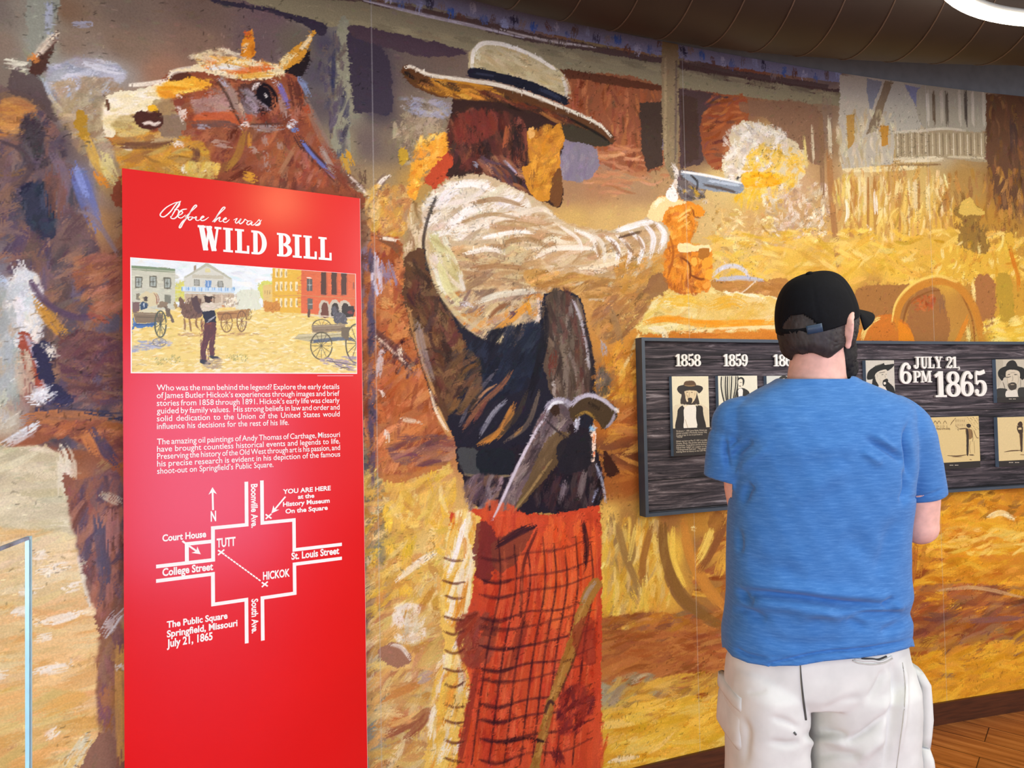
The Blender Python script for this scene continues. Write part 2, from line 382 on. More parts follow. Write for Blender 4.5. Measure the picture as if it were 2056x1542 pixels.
    m.wash(bg, 3.6, 5)  # samples beside the sign include the colour of its cast shadow
    # --- what the sign and the visitor hide: horse's chest and legs, dusty ground
    C('240,420 740,420 740,760 240,760', 260, 60, 13, 60, '8a5a44 7a5042 9a6848 6c4a44 94605c', .03, 30)
    C('240,740 740,740 740,1560 240,1560', 420, 70, 14, 20, 'a88858 94705c b89868 806058 c4a878 8c8060', .03, 30)
    C('1270,700 1900,700 1900,1010 1270,1010', 300, 70, 13, 8, 'c07c38 a8683c d0903c b4743c 98582c dca048', .04, 20)
    C('1440,980 1880,980 1880,1560 1440,1560', 420, 70, 13, 8, 'c8883a dca03a b4743c a0602f e4b040 98582c', .04, 14)
    # --- porch beam, posts, dark openings behind the figures
    P('425,-20 700,-20 1000,62 1064,80 1132,90 1330,124 1690,182 1690,214 1662,211 1492,194 1330,171 1136,141 928,99 700,52 647,52 560,26', '8a8166', 2, False)
    P('425,-3 500,10 580,26 647,46 656,62 640,70 600,44 520,22 430,6', '362f3e', 2)
    P('560,-8 724,4 860,34 962,58 1064,84 1132,94 1330,128 1356,133 1662,180 1665,170 1356,120 1100,74 960,40 840,16 700,-10', '5c4a46', 2, False)
    P('690,-30 1000,-10 1400,78 1690,140 1690,166 1356,116 1100,68 960,36 840,10 720,-8', '8486a4', 2, False)
    for i in range(46):
        t = i / 45; x = 740 + 940 * t; y = -8 + 168 * t + m.rs.randn() * 8
        S([[x, y - 12], [x + m.rs.randn() * 4, y + 12]], 9 + 8 * m.rs.rand(), ['4a68b4', '6c4a40', 'b4b4cc', '5a6aa0', '6c5a58', '9aa4cc', '3c3a50', '8a7a78'][i % 8], .3)
    S('720,-2 860,32 960,54 1060,78', 6, 'ccc8d0', .6); S('1000,58 1090,80 1200,96', 5, 'd8d4d0', .6)
    P('1356,124 1480,150 1662,178 1700,172 1704,182 1660,190 1480,166 1356,138', '54403c', 2)
    for t in range(24):
        x = 700 + t * 42; y = 30 + max(0, x - 700) * .148; S([[x, y + 14], [x + 60, y + 26]], 12, ['948a6c', '7d745c', '9a9070', '867a60'][t % 4], .6)
    P('58,-10 118,-10 112,60 96,120 60,110', '92968a', 3); S('100,0 98,60 108,62', 8, 'a8b0c4', .5)
    P('676,58 700,58 702,340 690,360 668,330 672,200', '8d8c78', 3); S('672,60 668,200', 6, '2c3050', .5)
    P('697,72 702,58 745,70 782,116 790,222 772,230 740,226 712,230 702,150', '3c3442', 3, False)
    P('700,52 760,60 840,76 930,100 928,110 860,114 780,98 712,74', '4a3a44', 3)
    C('690,70 700,260 680,330 660,250 640,120', 60, 30, 7, 80, '4c4656 5c545c 6a605c 443f52', .03)
    P('1143,150 1330,176 1332,330 1240,340 1180,300 1150,220', '8c5034', 4, True, .8)
    C('1150,160 1325,185 1325,330 1190,320', 150, 40, 7, 85, 'a4603c 8a4a30 b06c44 74442e 9c5838', .04)
    C('1200,300 1330,300 1330,380 1180,380', 60, 50, 6, 5, 'b87c58 a86c48 c48a60', .04)
    P('1136,140 1330,172 1330,182 1250,174 1170,160 1140,158', '5a3424', 2)
    P('1284,206 1332,204 1330,330 1300,346 1288,300', '43342c', 3, False); P('1330,208 1338,208 1342,310 1330,300', '6e6474', 2, False)
    P('1122,300 1180,286 1202,320 1190,356 1140,362 1124,340', '7f7686', 4); C('1124,296 1195,296 1190,356 1130,360', 40, 26, 7, 80, '877c8a 776e80 8f8490', .03)
    P('1330,88 1362,96 1360,340 1342,346 1332,300', '8c7a5c', 2); S('1358,120 1356,330', 5, '6a5a50', .3); S('1336,110 1336,330', 6, 'a4906c', .4)
    P('1362,178 1470,194 1440,240 1408,330 1366,340', '4e3b3a', 3, False)
    P('1410,230 1490,190 1500,250 1470,330 1420,330', '9a502c', 4, True, .8); C('1420,200 1500,200 1480,330 1420,330', 70, 36, 6, 20, 'a85c30 8a4828 b46a3c 6a4034', .05)
    P('1366,190 1400,196 1404,320 1374,330', '46332c', 4, False); P('1490,205 1640,214 1650,330 1600,300 1540,240 1500,230', '83624c', 5, True, .8)
    # --- gun smoke
    P('1462,300 1470,262 1500,244 1530,250 1560,258 1590,280 1620,320 1600,372 1560,400 1500,390 1468,372 1450,340', 'd8c8a4', 7)
    C('1460,260 1530,246 1580,270 1560,330 1480,370 1454,330', 170, 26, 9, 60, 'f0e8dc e6dccc d4c8b8 f4eee4 c8bcb0', .03, 60)
    C('1520,290 1600,300 1620,340 1560,400 1500,400 1490,350', 150, 30, 9, 40, 'e8bc48 f0c040 e0b858 ecc868 d8a838', .04, 50)
    C('1500,345 1560,350 1560,372 1490,376', 50, 40, 8, 0, 'f4a818 f0b020 e89c18 f8cc50', .03, 14); C('1480,380 1530,384 1520,420 1480,420', 30, 26, 8, 70, 'ecbc30 e8b428 d8b058', .04)
    C('1540,380 1660,370 1660,470 1560,500 1540,440', 200, 24, 9, 70, 'e4d8c4 c8ae90 d4bc98 b09478 f0e4d0 c0a07c', .04, 50)
    C('1440,420 1560,440 1560,500 1440,500', 120, 24, 7, 0, 'e0c484 d8b468 f0dca8 c89c58', .05, 40)
    # --- pale timber house on the right, veranda, brick block
    P('1686,150 1740,158 1770,170 1800,262 1792,330 1690,340 1684,250', 'bcb4a2', 3, False)
    P('1740,158 1772,164 1748,226 1742,200', '8a8c94', 2, False); P('1778,162 1796,166 1760,262 1738,272', '8a7860', 2, False); P('1800,168 1850,176 1852,252 1826,232', '8488a4', 2, False)
    P('1792,170 1816,170 1848,256 1770,262', 'b8b4a4', 2)
    P('1850,172 1980,190 1982,262 1860,260', 'aaa490', 3)
    for x, c in [(1862, 'd4cebc'), (1874, '6c5c48'), (1890, 'c4bca8'), (1900, '5c5244'), (1926, 'ccc4b0'), (1938, '4c443c'), (1952, 'd0c8b4'), (1974, 'c8c0aa')]: S([[x, 178], [x + 2, 256]], 9, c, .15)
    C('1690,230 1790,230 1790,330 1690,330', 110, 34, 7, 88, 'd4c8a8 c4b48c bca880 e0d4b0', .03)
    P('1700,232 1716,230 1714,290 1702,300', 'b8904c', 2, False); P('1768,252 1784,252 1782,290 1770,294', 'c08c3c', 2, False)
    P('1796,268 1894,258 1984,268 1984,326 1894,318 1800,320', 'a89878', 2, False)
    for i in range(26):
        x = 1802 + i * 7; S([[x, 266], [x + 1, 314]], 3.4, ['e0d6bc', '7a6a52', 'd8ccae', '8a7a60'][i % 4], .2)
    S('1794,266 1850,262 1894,258 1940,262', 7, 'd4ccb4', .2); S('1792,322 1850,320 1896,318', 14, 'e4d8b8', .2); S('1800,332 1890,330', 5, '8a6a44', .3); S('1900,314 1984,318', 6, 'd0c4a4', .4)
    S('1690,342 1760,340 1850,336', 12, 'e8d8a8', .3)
    P('1980,188 2120,200 2120,420 2000,420 1982,330', '694a35', 4, False); C('1984,200 2100,210 2100,420 1990,400', 130, 40, 9, 88, '744f38 5c4232 805a3c 6a4a34 8a6238', .03)
    S('2034,230 2036,310', 22, '4f3d3a', .2, .8); S('2030,370 2032,440', 30, '5a3e2c', .2, .8)
    S('1660,190 1664,300', 26, '86705f', .1, .8); S('1664,300 1670,400 1684,540', 16, 'a8784a', .1); S('1648,230 1652,400', 12, '8a6a4c', .2); S('1630,250 1634,330', 7, 'dccfae', .5); S('1664,230 1668,320', 10, 'd8ceb0', .5); S('1614,270 1620,340', 8, 'e0cc80', .5)
    for i, x in enumerate([1700, 1716, 1734, 1756, 1776, 1798, 1816, 1836, 1862, 1890]):
        S([[x, 350], [x + 3, 420 + (i * 37) % 60]], 12, ['f0e0a8', 'c4903c', 'e8d098', 'b07c40', 'f4e4b4', 'c08840', 'ecc86c', 'e4d0a4', 'f0dca0', 'e8d09c'][i], .4)
        S([[x + 9, 355], [x + 9, 440 + (i * 23) % 50]], 7, ['b4803c', 'e8d8a8', 'a8743c', 'e0b858', 'bc8844'][i % 5], .4)
    C('1690,350 1890,345 1890,470 1690,470', 170, 44, 8, 88, 'e4c274 d0a050 e8c868 c4944c f0d898 b8844a', .04)
    C('1900,350 2080,350 2080,480 1900,450', 130, 40, 10, 88, 'a07038 b4803c 8a6234 c08c40 966a3a', .04)
    S('1700,400 1702,430 1696,450', 9, 'f8f0dc', .6); S('1756,380 1760,440', 12, 'ece0cc', .7); S('1740,450 1750,470 1744,490', 10, 'f0e4c8', .6)
    # --- golden dust, far horses and rider
    C('1440,470 2080,470 2080,560 1440,560', 420, 50, 11, 5, 'e8bc4c e0b040 ecc868 d8a840 f0d07c e4b450', .04, 25)
    P('1915,420 1948,406 1972,424 1968,440 1960,452 1984,480 1980,530 1962,546 1930,530 1924,480 1934,450', '957236', 5)
    P('1934,402 1950,398 1960,414 1976,424 1972,432 1930,430 1926,420', 'd8b458', 3)
    C('1925,450 1980,450 1975,540 1935,540', 45, 26, 8, 80, '8a6a34 a07c3c 7a5c34 b48c40', .04)
    P('1888,520 1930,496 1960,510 2000,500 2014,474 2030,466 2038,492 2046,540 2040,560 2020,546 2000,560 1990,600 1960,590 1940,560 1900,560', 'dcae40', 5)
    C('1890,500 2030,480 2030,560 1900,580', 90, 26, 8, 50, 'f0cc58 e4b440 d49c34 f4dc90 c88c30', .04, 40)
    S('2026,490 2036,530 2044,556 2046,590', 12, 'd07c20', .3); S('2014,466 2012,490 2000,506', 8, 'f4dc80', .4); S('2040,462 2038,480', 5, 'f0d870', .3)
    P('1960,560 1990,556 2000,600 1990,660 1960,640', 'a87040', 6); P('2002,556 2030,560 2034,640 2010,650', 'b89434', 5); S('1952,560 1956,600 1954,630', 11, 'f4d88c', .4)
    C('1980,640 2080,640 2080,690 1980,690', 60, 40, 12, 5, 'f0cc50 e8bc40 f4dc80', .03)
    # --- wagon load, plank, tail gate, wheel
    P('1240,640 1280,620 1330,600 1400,588 1440,578 1500,590 1560,596 1570,660 1400,672 1280,668', 'e6cc80', 5)
    C('1260,600 1440,580 1560,592 1560,660 1290,660', 260, 34, 9, 15, 'f0dca0 e8c868 f4e8c0 e0b850 ecd48c d8b060', .03, 25)
    S('1324,606 1380,604 1420,616', 24, 'e8b840', .5); S('1420,618 1470,604 1500,616', 26, 'e8b030', .5); S('1450,590 1480,584 1540,604', 10, 'f8f0d0', .5)
    P('1430,562 1500,566 1580,560 1570,596 1500,586 1440,584', 'b57f40', 3); C('1440,565 1570,565 1570,590 1480,585', 40, 40, 9, 3, 'bc8444 a87238 c89050', .03)
    P('1722,580 1800,572 1834,580 1812,640 1760,650 1726,640', 'a4713c', 4)
    P('1400,600 1420,592 1560,600 1600,640 1590,660 1420,658', 'd8a84a', 6, True, .4)
    S('1290,648 1340,640 1420,650 1560,646', 15, 'ee9a24', .3); S('1300,662 1360,668 1480,660 1580,656', 9, 'f4dca4', .3)
    P('1268,672 1600,664 1760,660 1760,720 1268,720', 'd5812f', 2, False); C('1340,668 1570,662 1570,690 1340,690', 40, 60, 9, 2, 'd8842f cc7828 e08c38', .02)
    S('1428,556 1450,538 1476,534 1498,546 1504,562', 10, 'cfd0e0', .4); S('1432,562 1490,558 1540,564', 10, 'b8bcd4', .5); S('1520,562 1500,580 1486,590', 3, 'e8d8c0', .2)
    P('1264,664 1290,668 1288,690 1270,740 1240,730 1230,700', 'cc8c3c', 4); S('1284,668 1262,720 1240,760', 7, 'e4c88c', .3)
    S('1300,660 1330,664 1342,700', 14, 'f4e8c8', .5)
    for k in range(5): pass
    S('1797,658 1806,612 1836,578 1880,562 1920,572 1952,610 1966,650 1974,700', 21, 'c4822e', .05); S('1790,650 1800,606 1832,570 1880,553 1926,566', 6, 'ecc860', .3); S('1812,650 1826,606 1860,586', 6, '8a5a2c', .4); S('1930,590 1952,640 1958,700', 5, '9a6028', .3)
    P('1838,590 1880,578 1900,620 1906,670 1890,690 1830,690 1820,650', 'a06c3c', 5); C('1834,600 1872,590 1876,620 1832,622', 40, 16, 6, 10, 'c4602c b45428 cc6c34 a8502c', .04, 50); S('1890,590 1892,630', 20, '8c6444', .3)
    S('1942,640 1924,680 1910,700', 13, 'd4822a', .2); S('1944,650 1946,700', 12, 'f0dc8c', .3)
    P('1722,690 1736,650 1766,634 1796,634 1826,656 1836,690 1830,700 1726,700', 'cb762c', 2); S('1728,686 1742,654 1768,638', 13, 'ecd078', .3); P('1796,640 1826,660 1834,692 1806,692 1804,660', 'e08722', 2)
    # --- ground on the right, spokes of the near wheel
    C('1830,985 2100,985 2100,1200 1830,1200', 420, 70, 13, 3, 'e8a42c dc9424 f0b83c d08828 e8ac38 c87c24', .04, 14)
    C('1830,985 2100,985 2100,1030 1900,1040', 60, 40, 10, 5, 'a4702c b87c2c 94642c', .04)
    C('1900,1060 2080,1070 2080,1110 1900,1110', 50, 60, 8, 8, 'f4cc6c f0c458 e8b448', .04, 12)
    C('1810,1185 2100,1190 2100,1310 1810,1310', 260, 80, 14, 7, '96562e 8a4c2c a8602c 7c5040 b46c2e 9c6a44', .04, 12)
    C('1820,1290 2100,1260 2100,1340 1840,1360', 130, 70, 13, 12, 'a06c38 b47c38 cc942e 8c6444', .04, 12)
    C('1840,1320 2100,1290 2100,1420 1840,1440', 240, 70, 14, 8, 'e4a42c d8942a ecb034 cc8a28 e09c28', .03, 12)
    S('1880,1186 1960,1180 2056,1200', 9, 'd0a470', .6); S('1940,1248 2056,1240', 14, '8a5a50', .5); S('1980,1040 2010,1030 2040,1044', 14, 'f8e4b0', .5)
    S('1838,1090 1832,1150 1822,1190', 20, 'b0682c', .3); S('1858,1090 1846,1160', 12, 'c4822c', .3)
    for p_, w_, c_ in [('1225,1030 1240,1100 1266,1170 1290,1220', 26, 'a08050'), ('1310,1040 1290,1120 1296,1190', 22, 'b88440'), ('1330,1042 1336,1120 1370,1200 1440,1250 1470,1262', 30, '8a623a'),
                       ('1372,1040 1386,1110 1420,1180 1470,1236', 26, 'c4863a'), ('1460,1040 1430,1100 1402,1150', 22, '8c5830'), ('1440,1044 1436,1050', 40, '9a6430'), ('1462,1150 1452,1210', 18, 'a06030'), ('1280,1046 1262,1120', 14, 'a87c40')]:
        S(p_, w_, c_, .15)
    S('1352,1056 1350,1120 1376,1180', 14, 'ecc450', .5); S('1428,1060 1416,1100 1396,1130', 24, 'e4c058', .4); S('1456,1110 1440,1160', 24, 'dca840', .4); S('1256,1050 1258,1110', 20, 'e8c860', .5); S('1300,1060 1280,1150', 16, 'e8c050', .5); S('1385,1058 1398,1064', 10, 'f0d890', .3)
    C('1216,1060 1340,1060 1330,1250 1220,1240', 140, 50, 9, 80, 'e8c458 e0b448 f0d47c d8a440 ccac70', .04, 14)
    for p_, w_, c_ in [('1330,1046 1336,1120 1370,1200 1440,1250', 22, '8a623a'), ('1310,1050 1292,1120 1290,1180', 15, 'a87840'), ('1240,1050 1256,1120 1284,1180', 14, 'a4824c')]: S(p_, w_, c_, .2)
    C('1210,1240 1460,1230 1460,1290 1210,1280', 120, 60, 11, 6, 'b07438 a06434 c48840 8a5a44 9c5c30', .04)
    C('1210,1280 1470,1280 1470,1370 1210,1370', 240, 70, 13, 8, 'ac6436 a05a30 b87440 94552e c08044', .03)
    C('1220,1370 1300,1350 1340,1390 1230,1420', 60, 40, 10, 20, 'b4a480 a89878 c4a45c 98886c', .04); C('1280,1375 1460,1350 1460,1430 1250,1440', 130, 60, 12, 8, 'd0a448 c4923c b8843c dcae48 a88048', .04)
    C('1206,1430 1470,1400 1470,1510 1206,1550', 200, 70, 14, 6, 'e4b83c dcac34 ecc450 d8a030 e8c468', .03)
    S('1220,1530 1250,1524 1285,1520', 10, 'f4e4c0', .5)
    # --- ground between the sign and the standing figure
    C('740,930 905,930 890,1260 740,1260', 300, 44, 11, 60, 'e0b858 e8c868 d49c48 f0d890 dcb04c c89450 ecc040', .04, 35)
    C('745,1250 900,1250 880,1542 745,1542', 300, 54, 12, 30, 'd8b868 d4a860 c89458 e0c480 b88058 dcc898 d09c50', .04, 30)
    S('790,1170 840,1130 880,1105', 12, 'f8f0dc', .5); C('790,1220 850,1220 850,1280 800,1290', 40, 24, 10, 70, 'ece4d0 dccfae f0e8d8', .03, 40); P('760,1310 790,1290 820,1310 824,1330 790,1340', 'a0745c', 4); S('780,1294 806,1300 826,1326', 6, 'f0e8d8', .4)
    S('770,1480 830,1450 856,1430 840,1460 800,1490', 16, '9a5c40', .4); S('790,1455 840,1440', 9, 'dca868', .4); S('850,1370 800,1390 760,1410', 14, 'c88848', .5); S('836,1370 870,1350', 18, 'b8a090', .5)
    # brown wall area left of the torso
    P('742,470 800,480 812,560 816,640 840,720 870,820 910,900 880,940 742,930', 'b0683c', 6, True, .75)
    C('742,480 805,490 830,700 900,900 742,920', 330, 44, 10, 60, 'b8683a a8582f c47a44 98502f b07048 8a4a34 cc8850', .04, 30)
    S('760,500 756,560 764,600', 18, 'c8c4d8', .5); S('772,520 790,580', 22, '8c84a4', .5, .8); S('764,600 790,620', 20, 'd09a5c', .5)
    S('742,660 790,700 840,750', 18, '6a4038', .3); S('748,668 830,744', 5, 'd8c0a8', .5); C('760,690 830,690 840,760 780,740', 30, 18, 5, 60, '4a2c30 8a6a60', .04)
    S('806,720 800,690', 8, 'e8d8c0', .5); S('800,840 850,850', 8, 'dcc4a8', .5); S('850,846 812,880 796,920', 20, 'd0824a', .4); C('790,880 910,880 900,930 800,930', 50, 40, 9, 10, '7a4a44 9a6a54 b88868 6a4448', .04)
    S('765,780 772,800', 6, 'e8dcd0', .4); S('775,860 778,890', 9, 'e8dccc', .4); S('766,700 760,760', 10, 'c8b8b8', .5)
    C('740,540 750,540 752,930 742,930', 50, 40, 9, 88, '5c5068 4c4458 6a5a68', .03)  # sign's cast shadow, painted as a dark strip along its right edge
    # --- left edge: dark standing horse, straps, pale road
    P('-100,190 40,180 80,210 110,250 140,330 170,420 200,560 236,640 250,760 250,900 180,900 60,880 70,760 60,640 40,560 20,460 -100,420', '6c5656', 7, True, .7)
    C('-100,200 90,230 160,400 240,640 250,880 70,860 60,600 -100,430', 430, 54, 12, 65, '6c5658 7a6260 5a4c56 88665a 4e4654 94705c 62586a', .03, 28)
    P('0,200 60,196 76,226 40,250 0,260', 'b8824c', 4, True, .8); C('-20,205 70,215 60,260 -20,270', 30, 30, 9, 10, 'c08848 a87448 cc9450', .04)
    S('-20,200 30,188 70,206 88,222', 9, '7c6450', .3); C('40,240 80,236 90,330 50,330', 50, 30, 10, 80, '3c343c 4a4048 58505a', .03)
    S('-10,280 40,300 60,330 50,360 20,380', 6, '54464c', .3); P('44,380 90,370 110,430 100,480 60,450', '30364a', 6, True, .85)
    C('40,380 100,370 110,470 60,460', 40, 26, 10, 70, '2c3444 343a4c 40465a', .03)
    S('146,320 170,390 200,470', 20, '6a78b8', .4, .8); S('150,330 176,400', 8, '8a9ad8', .5); S('100,300 130,360 120,430', 12, '7a6a78', .4)
    S('150,420 190,440 240,516', 6, '8c7a7c', .3); S('110,330 112,440', 22, '7a5044', .5, .7)
    S('0,124 40,130 64,134', 15, 'e4e4d0', .3); P('60,136 80,96 118,62 112,90 84,152 66,150', '50362f', 3); S('70,118 90,92 120,62', 9, 'f0e4cc', .4); S('62,126 74,108', 12, 'd88c48', .4); S('44,138 40,150', 12, 'c4c4a8', .4)
    P('30,140 66,150 84,160 96,180 120,230 110,240 60,200 20,190', '56484a', 5, True, .8)
    S('86,156 104,196 130,230', 5, 'b8c8dc', .3)
    C('96,140 180,118 250,140 230,180 190,200 180,214 130,210', 130, 32, 11, 20, 'c4c8d8 b4b8c8 d0d2de a8a8b0 9aa0b0', .025, 30); S('186,200 176,180 190,150', 7, 'dcdee8', .4); S('160,126 200,136 250,148', 10, 'd4d8e4', .4); S('140,50 190,48', 10, '9a9cb0', .5)
    C('100,180 240,170 230,330 180,330', 150, 32, 9, 60, 'a8987c b09c80 948874 9a8264 b8a88c', .03, 30); P('156,224 174,228 180,262 172,290 156,270', 'b08830', 4); S('172,270 196,330 236,372', 12, 'd0a850', .5); S('206,300 220,346 244,380', 16, 'd8cc8c', .5); S('190,340 216,380', 11, 'dc8c30', .5)
    S('-20,540 20,580 34,590', 11, 'b4c4dc', .4); S('36,520 54,570 60,640 52,680', 22, 'd8d8d8', .3); C('20,560 80,560 84,680 20,700', 120, 26, 10, 80, 'e4e8ec d4dce4 c4ccd4 e8e4dc', .025, 20)
    C('-100,580 20,580 30,850 -100,850', 130, 44, 12, 80, 'a8b4b8 b4bcbc 9ca4a4 c0c0b4 b8ac98', .025, 22)
    S('70,590 100,640 136,682', 15, 'c49040', .5); S('60,560 84,600 130,630 180,636 240,600', 9, '5c4a60', .25)
    S('190,560 230,560', 60, '8a5448', .4, .5); S('180,610 230,640', 34, 'b4583f', .5, .7); C('150,520 245,520 245,620 170,620', 60, 36, 10, 40, '94604c a46c50 805048 b0785c', .035)
    P('38,668 60,672 74,720 100,790 96,800 70,780 46,720', '9c5040', 3); S('52,670 76,730 98,790', 5, 'b8bcd0', .1); P('66,700 100,690 110,760 150,800 120,810 90,780', '343450', 4); S('76,790 120,810 150,790', 14, '3c3c5c', .5)
    S('80,690 100,700 110,730', 10, 'e0dcd0', .4); S('120,700 126,720', 11, 'e8e4e0', .4); S('50,806 80,800 110,780', 18, 'e4eaf0', .4); S('70,806 76,790 110,776', 14, 'dce4ec', .4); S('56,800 48,740 46,700', 18, 'c4b4a0', .5)
    C('120,680 250,680 250,800 150,800', 140, 34, 10, 20, '6c4a4c 7a5450 5a4454 84604f 604048', .03, 35)
    S('60,826 150,832 250,836', 16, '3c3c54', .3); S('40,846 120,838 250,850', 22, 'b0744c', .2); P('10,900 60,866 130,846 220,852 250,870 250,960 236,950 190,900 160,870 100,886 30,910', '94583f', 4, True, .9)
    C('40,860 240,850 250,940 150,880', 130, 44, 10, 15, 'a4643f 8a5240 b47450 7c4a44', .03, 20); S('-10,904 40,876 84,846', 13, 'd8e0e8', .4)
    S('184,856 210,900 240,940', 14, '4a4460', .4); S('164,860 180,890 196,920', 12, 'c07c4c', .4)
    P('-200,920 60,900 96,892 120,930 140,960 150,1020 170,1090 186,1160 196,1240 204,1320 196,1420 190,1480 160,1560 -200,1560', 'd4c49c', 5, True, .75)
    C('-200,920 90,900 130,970 140,1080 -200,1080', 260, 60, 13, 12, 'cfc8ac c4bc9c d8d0b4 c8c0a4 b8b498 ded6bc', .02, 22)
    C('-200,1080 160,1080 180,1240 -200,1240', 280, 80, 13, 10, 'dcc898 e0cca4 d8bc88 e4d4b0 dcb880', .025, 12)
    C('-200,1240 190,1240 190,1420 -200,1420', 300, 90, 14, 10, 'dcb47c e0bc84 d8c494 e4c890 d8a868 dcc08c', .025, 12)
    C('-200,1400 190,1400 160,1560 -200,1560', 220, 80, 15, 12, 'dcb070 d8b878 e0c48c d4a45c d8c080', .025, 14)
    for p_ in ['64,1118 100,1112', '70,1150 150,1132', '120,1186 172,1172', '20,1232 60,1222', '66,1256 130,1240 176,1224', '60,1284 110,1276', '60,1350 130,1340 150,1326', '-20,1360 20,1350', '90,1486 120,1460', '30,1190 90,1180']: S(p_, 13, 'ece6d8', .6)
    S('120,890 134,930 132,1010', 20, 'dcd8c4', .5); S('160,1100 176,1160 186,1220', 13, 'dcdcd0', .5); S('186,1470 150,1530 130,1560', 22, 'd4d4bc', .5)
    P('124,950 150,962 200,990 252,960 252,1010 236,1060 240,1160 246,1230 222,1270 206,1320 250,1500 250,1560 176,1560 196,1480 206,1400 202,1320 196,1250 184,1160 160,1090 140,1010', '8a5c4c', 4)
    C('150,970 250,980 244,1200 200,1240 150,1060', 190, 50, 10, 78, '8a5c4c 9a6858 74504f 5c5064 a87464 6c5058', .03, 14); S('196,1030 206,1100 214,1180', 15, '5a5468', .4); S('226,1020 226,1120', 15, 'b07c74', .4)
    C('200,1290 250,1270 246,1500 205,1480', 110, 50, 10, 85, '7c5660 8a6058 a8784c 947058', .03); S('240,1290 244,1400 246,1540', 14, 'c89a54', .4); S('206,1280 230,1240 250,1220', 15, 'd0d0d0', .4); S('236,1330 246,1350', 10, 'dcd8d0', .4)
    P('160,1560 180,1500 210,1470 230,1480 226,1560', '8c6858', 4); S('200,990 250,1012', 12, 'd0c8b0', .5)
    # --- chestnut horse head looking left
    P('212,203 222,191 297,174 339,150 419,140 480,120 560,133 589,130 600,160 613,196 640,250 662,303 690,364 720,420 260,420 246,340 240,310 227,288 212,271 208,230', '8c4c34', 3)
    C('330,190 560,150 640,260 690,380 420,360 350,260', 330, 34, 9, 70, '90503a a05a3c 7c4434 a8643f 8a5a44 6c3c30', .035, 25)
    P('214,262 300,262 380,280 420,330 400,380 260,400 244,318 230,290', 'b07c3c', 4); C('240,270 400,280 400,350 260,350', 150, 32, 8, 20, 'c89434 b8843a d49c38 a07444 c0a060', .04, 30)
    P('212,204 224,190 297,174 345,160 352,180 330,196 316,210 300,218 280,228 250,240 232,262 226,274 212,270 209,232', 'f0e8c8', 3)
    C('214,205 330,178 320,205 240,240 220,262', 110, 34, 8, 18, 'f8f2dc f0e4bc ece0b0 fcf6e8 e4d49c', .02, 20)
    P('297,212 330,196 350,200 352,232 330,252 300,240', 'a8946a', 4, True, .8); P('324,236 350,230 372,250 360,276 326,272', '8a7460', 4); C('230,240 300,230 300,265 240,275', 50, 24, 8, 10, 'd4c48c c8b474 b8a068 d8bc70', .03)
    P('270,232 285,222 300,226 312,220 324,228 328,246 314,258 290,260 272,250', '4c2c26', 2); S('284,250 300,246 310,250 324,244', 5, 'e8d8c8', .4); P('296,214 308,210 314,220 300,224', 'ecb830', 2); P('212,204 219,202 222,214 215,222', '6a4a38', 2)
    P('330,166 345,148 370,150 410,160 418,172 400,178 360,190 330,190', 'e4a432', 3); C('320,170 420,158 410,182 330,196', 60, 28, 7, 12, 'f0b43c e89c2c f4cc60 dc8c2c', .03); P('340,148 372,146 384,152 360,160 342,164', '5a3428', 2); S('338,160 350,144 400,136 430,140', 7, 'f0e8d4', .3)
    P('339,144 400,130 420,120 460,122 500,118 560,134 556,150 540,158 500,160 440,152 400,142', 'ecdcb4', 3)
    C('400,110 560,130 550,152 420,140', 120, 32, 8, 170, 'f4ecd0 f0e0b0 e8b858 dc7c38 fcf4e4 d89c40', .03, 18); S('410,138 450,134 500,142', 9, 'e8ecec', .5); S('460,146 520,138 552,136', 9, 'd86c30', .5); S('470,156 530,150 556,150', 8, 'dca43c', .4)
    C('378,112 450,96 460,108 400,122', 40, 14, 5, 30, 'e8d8b4 d8c09c c8a884', .03, 50); S('440,94 470,108 500,114', 6, 'f0e4c8', .4)
    P('484,112 490,70 500,62 508,72 514,112', 'dc8c28', 3); S('496,60 500,80', 9, 'c85830', .3); S('498,50 500,60', 6, '3c3030', .2); S('494,86 488,108', 6, 'f4e0b8', .4); S('505,86 508,112', 6, 'b8681c', .4)
    P('560,132 580,104 606,86 632,60 622,94 604,124 588,138 570,142', 'd09434', 3); S('562,138 578,116 600,104', 11, 'f0e4b4', .4); S('600,104 620,80 630,64', 6, 'f0e0b8', .3); P('570,144 600,126 622,98 618,130 604,156 588,150', '241c20', 2); S('586,150 596,190 600,220', 20, '5c3028', .3)
    P('478,176 500,166 530,166 546,184 548,214 530,226 500,220 482,200', '5a3830', 4); P('514,180 524,172 540,184 546,210 536,216 520,200', '16101a', 2); S('506,182 514,170 524,168', 5, 'e8e0dc', .3); S('532,188 538,198', 4, 'f0ece8', .2); S('504,196 524,208 544,222', 5, 'a89ca8', .4); C('484,180 512,190 520,226 490,230', 50, 24, 7, 140, '948490 7c6c74 a898a4 5c4a4c', .03, 16); S('520,218 536,226', 10, '2c1c20', .4)
    C('390,190 470,180 470,235 400,232', 70, 30, 9, 20, 'a8847c b08c84 9a7068 b49488', .03, 22); C('400,230 500,225 490,250 400,250', 40, 36, 8, 3, 'c06038 b4583a a8543a', .03); S('370,196 420,186 440,182', 12, '9a5034', .4)
    S('436,152 456,174 474,210 492,250', 13, '9a8478', .1); S('440,156 460,180', 6, 'b4b4c8', .3); S('432,158 452,184 470,222 484,250', 4, '4a342c', .2); S('478,200 490,232', 5, 'c4a890', .3)
    S('378,250 440,248 484,252', 11, '6a4e48', .1); S('394,254 424,256', 8, 'a49ca8', .2); S('500,256 540,258 574,254', 12, '9c9090', .15); S('500,250 575,248', 3, '4a3430', .2)
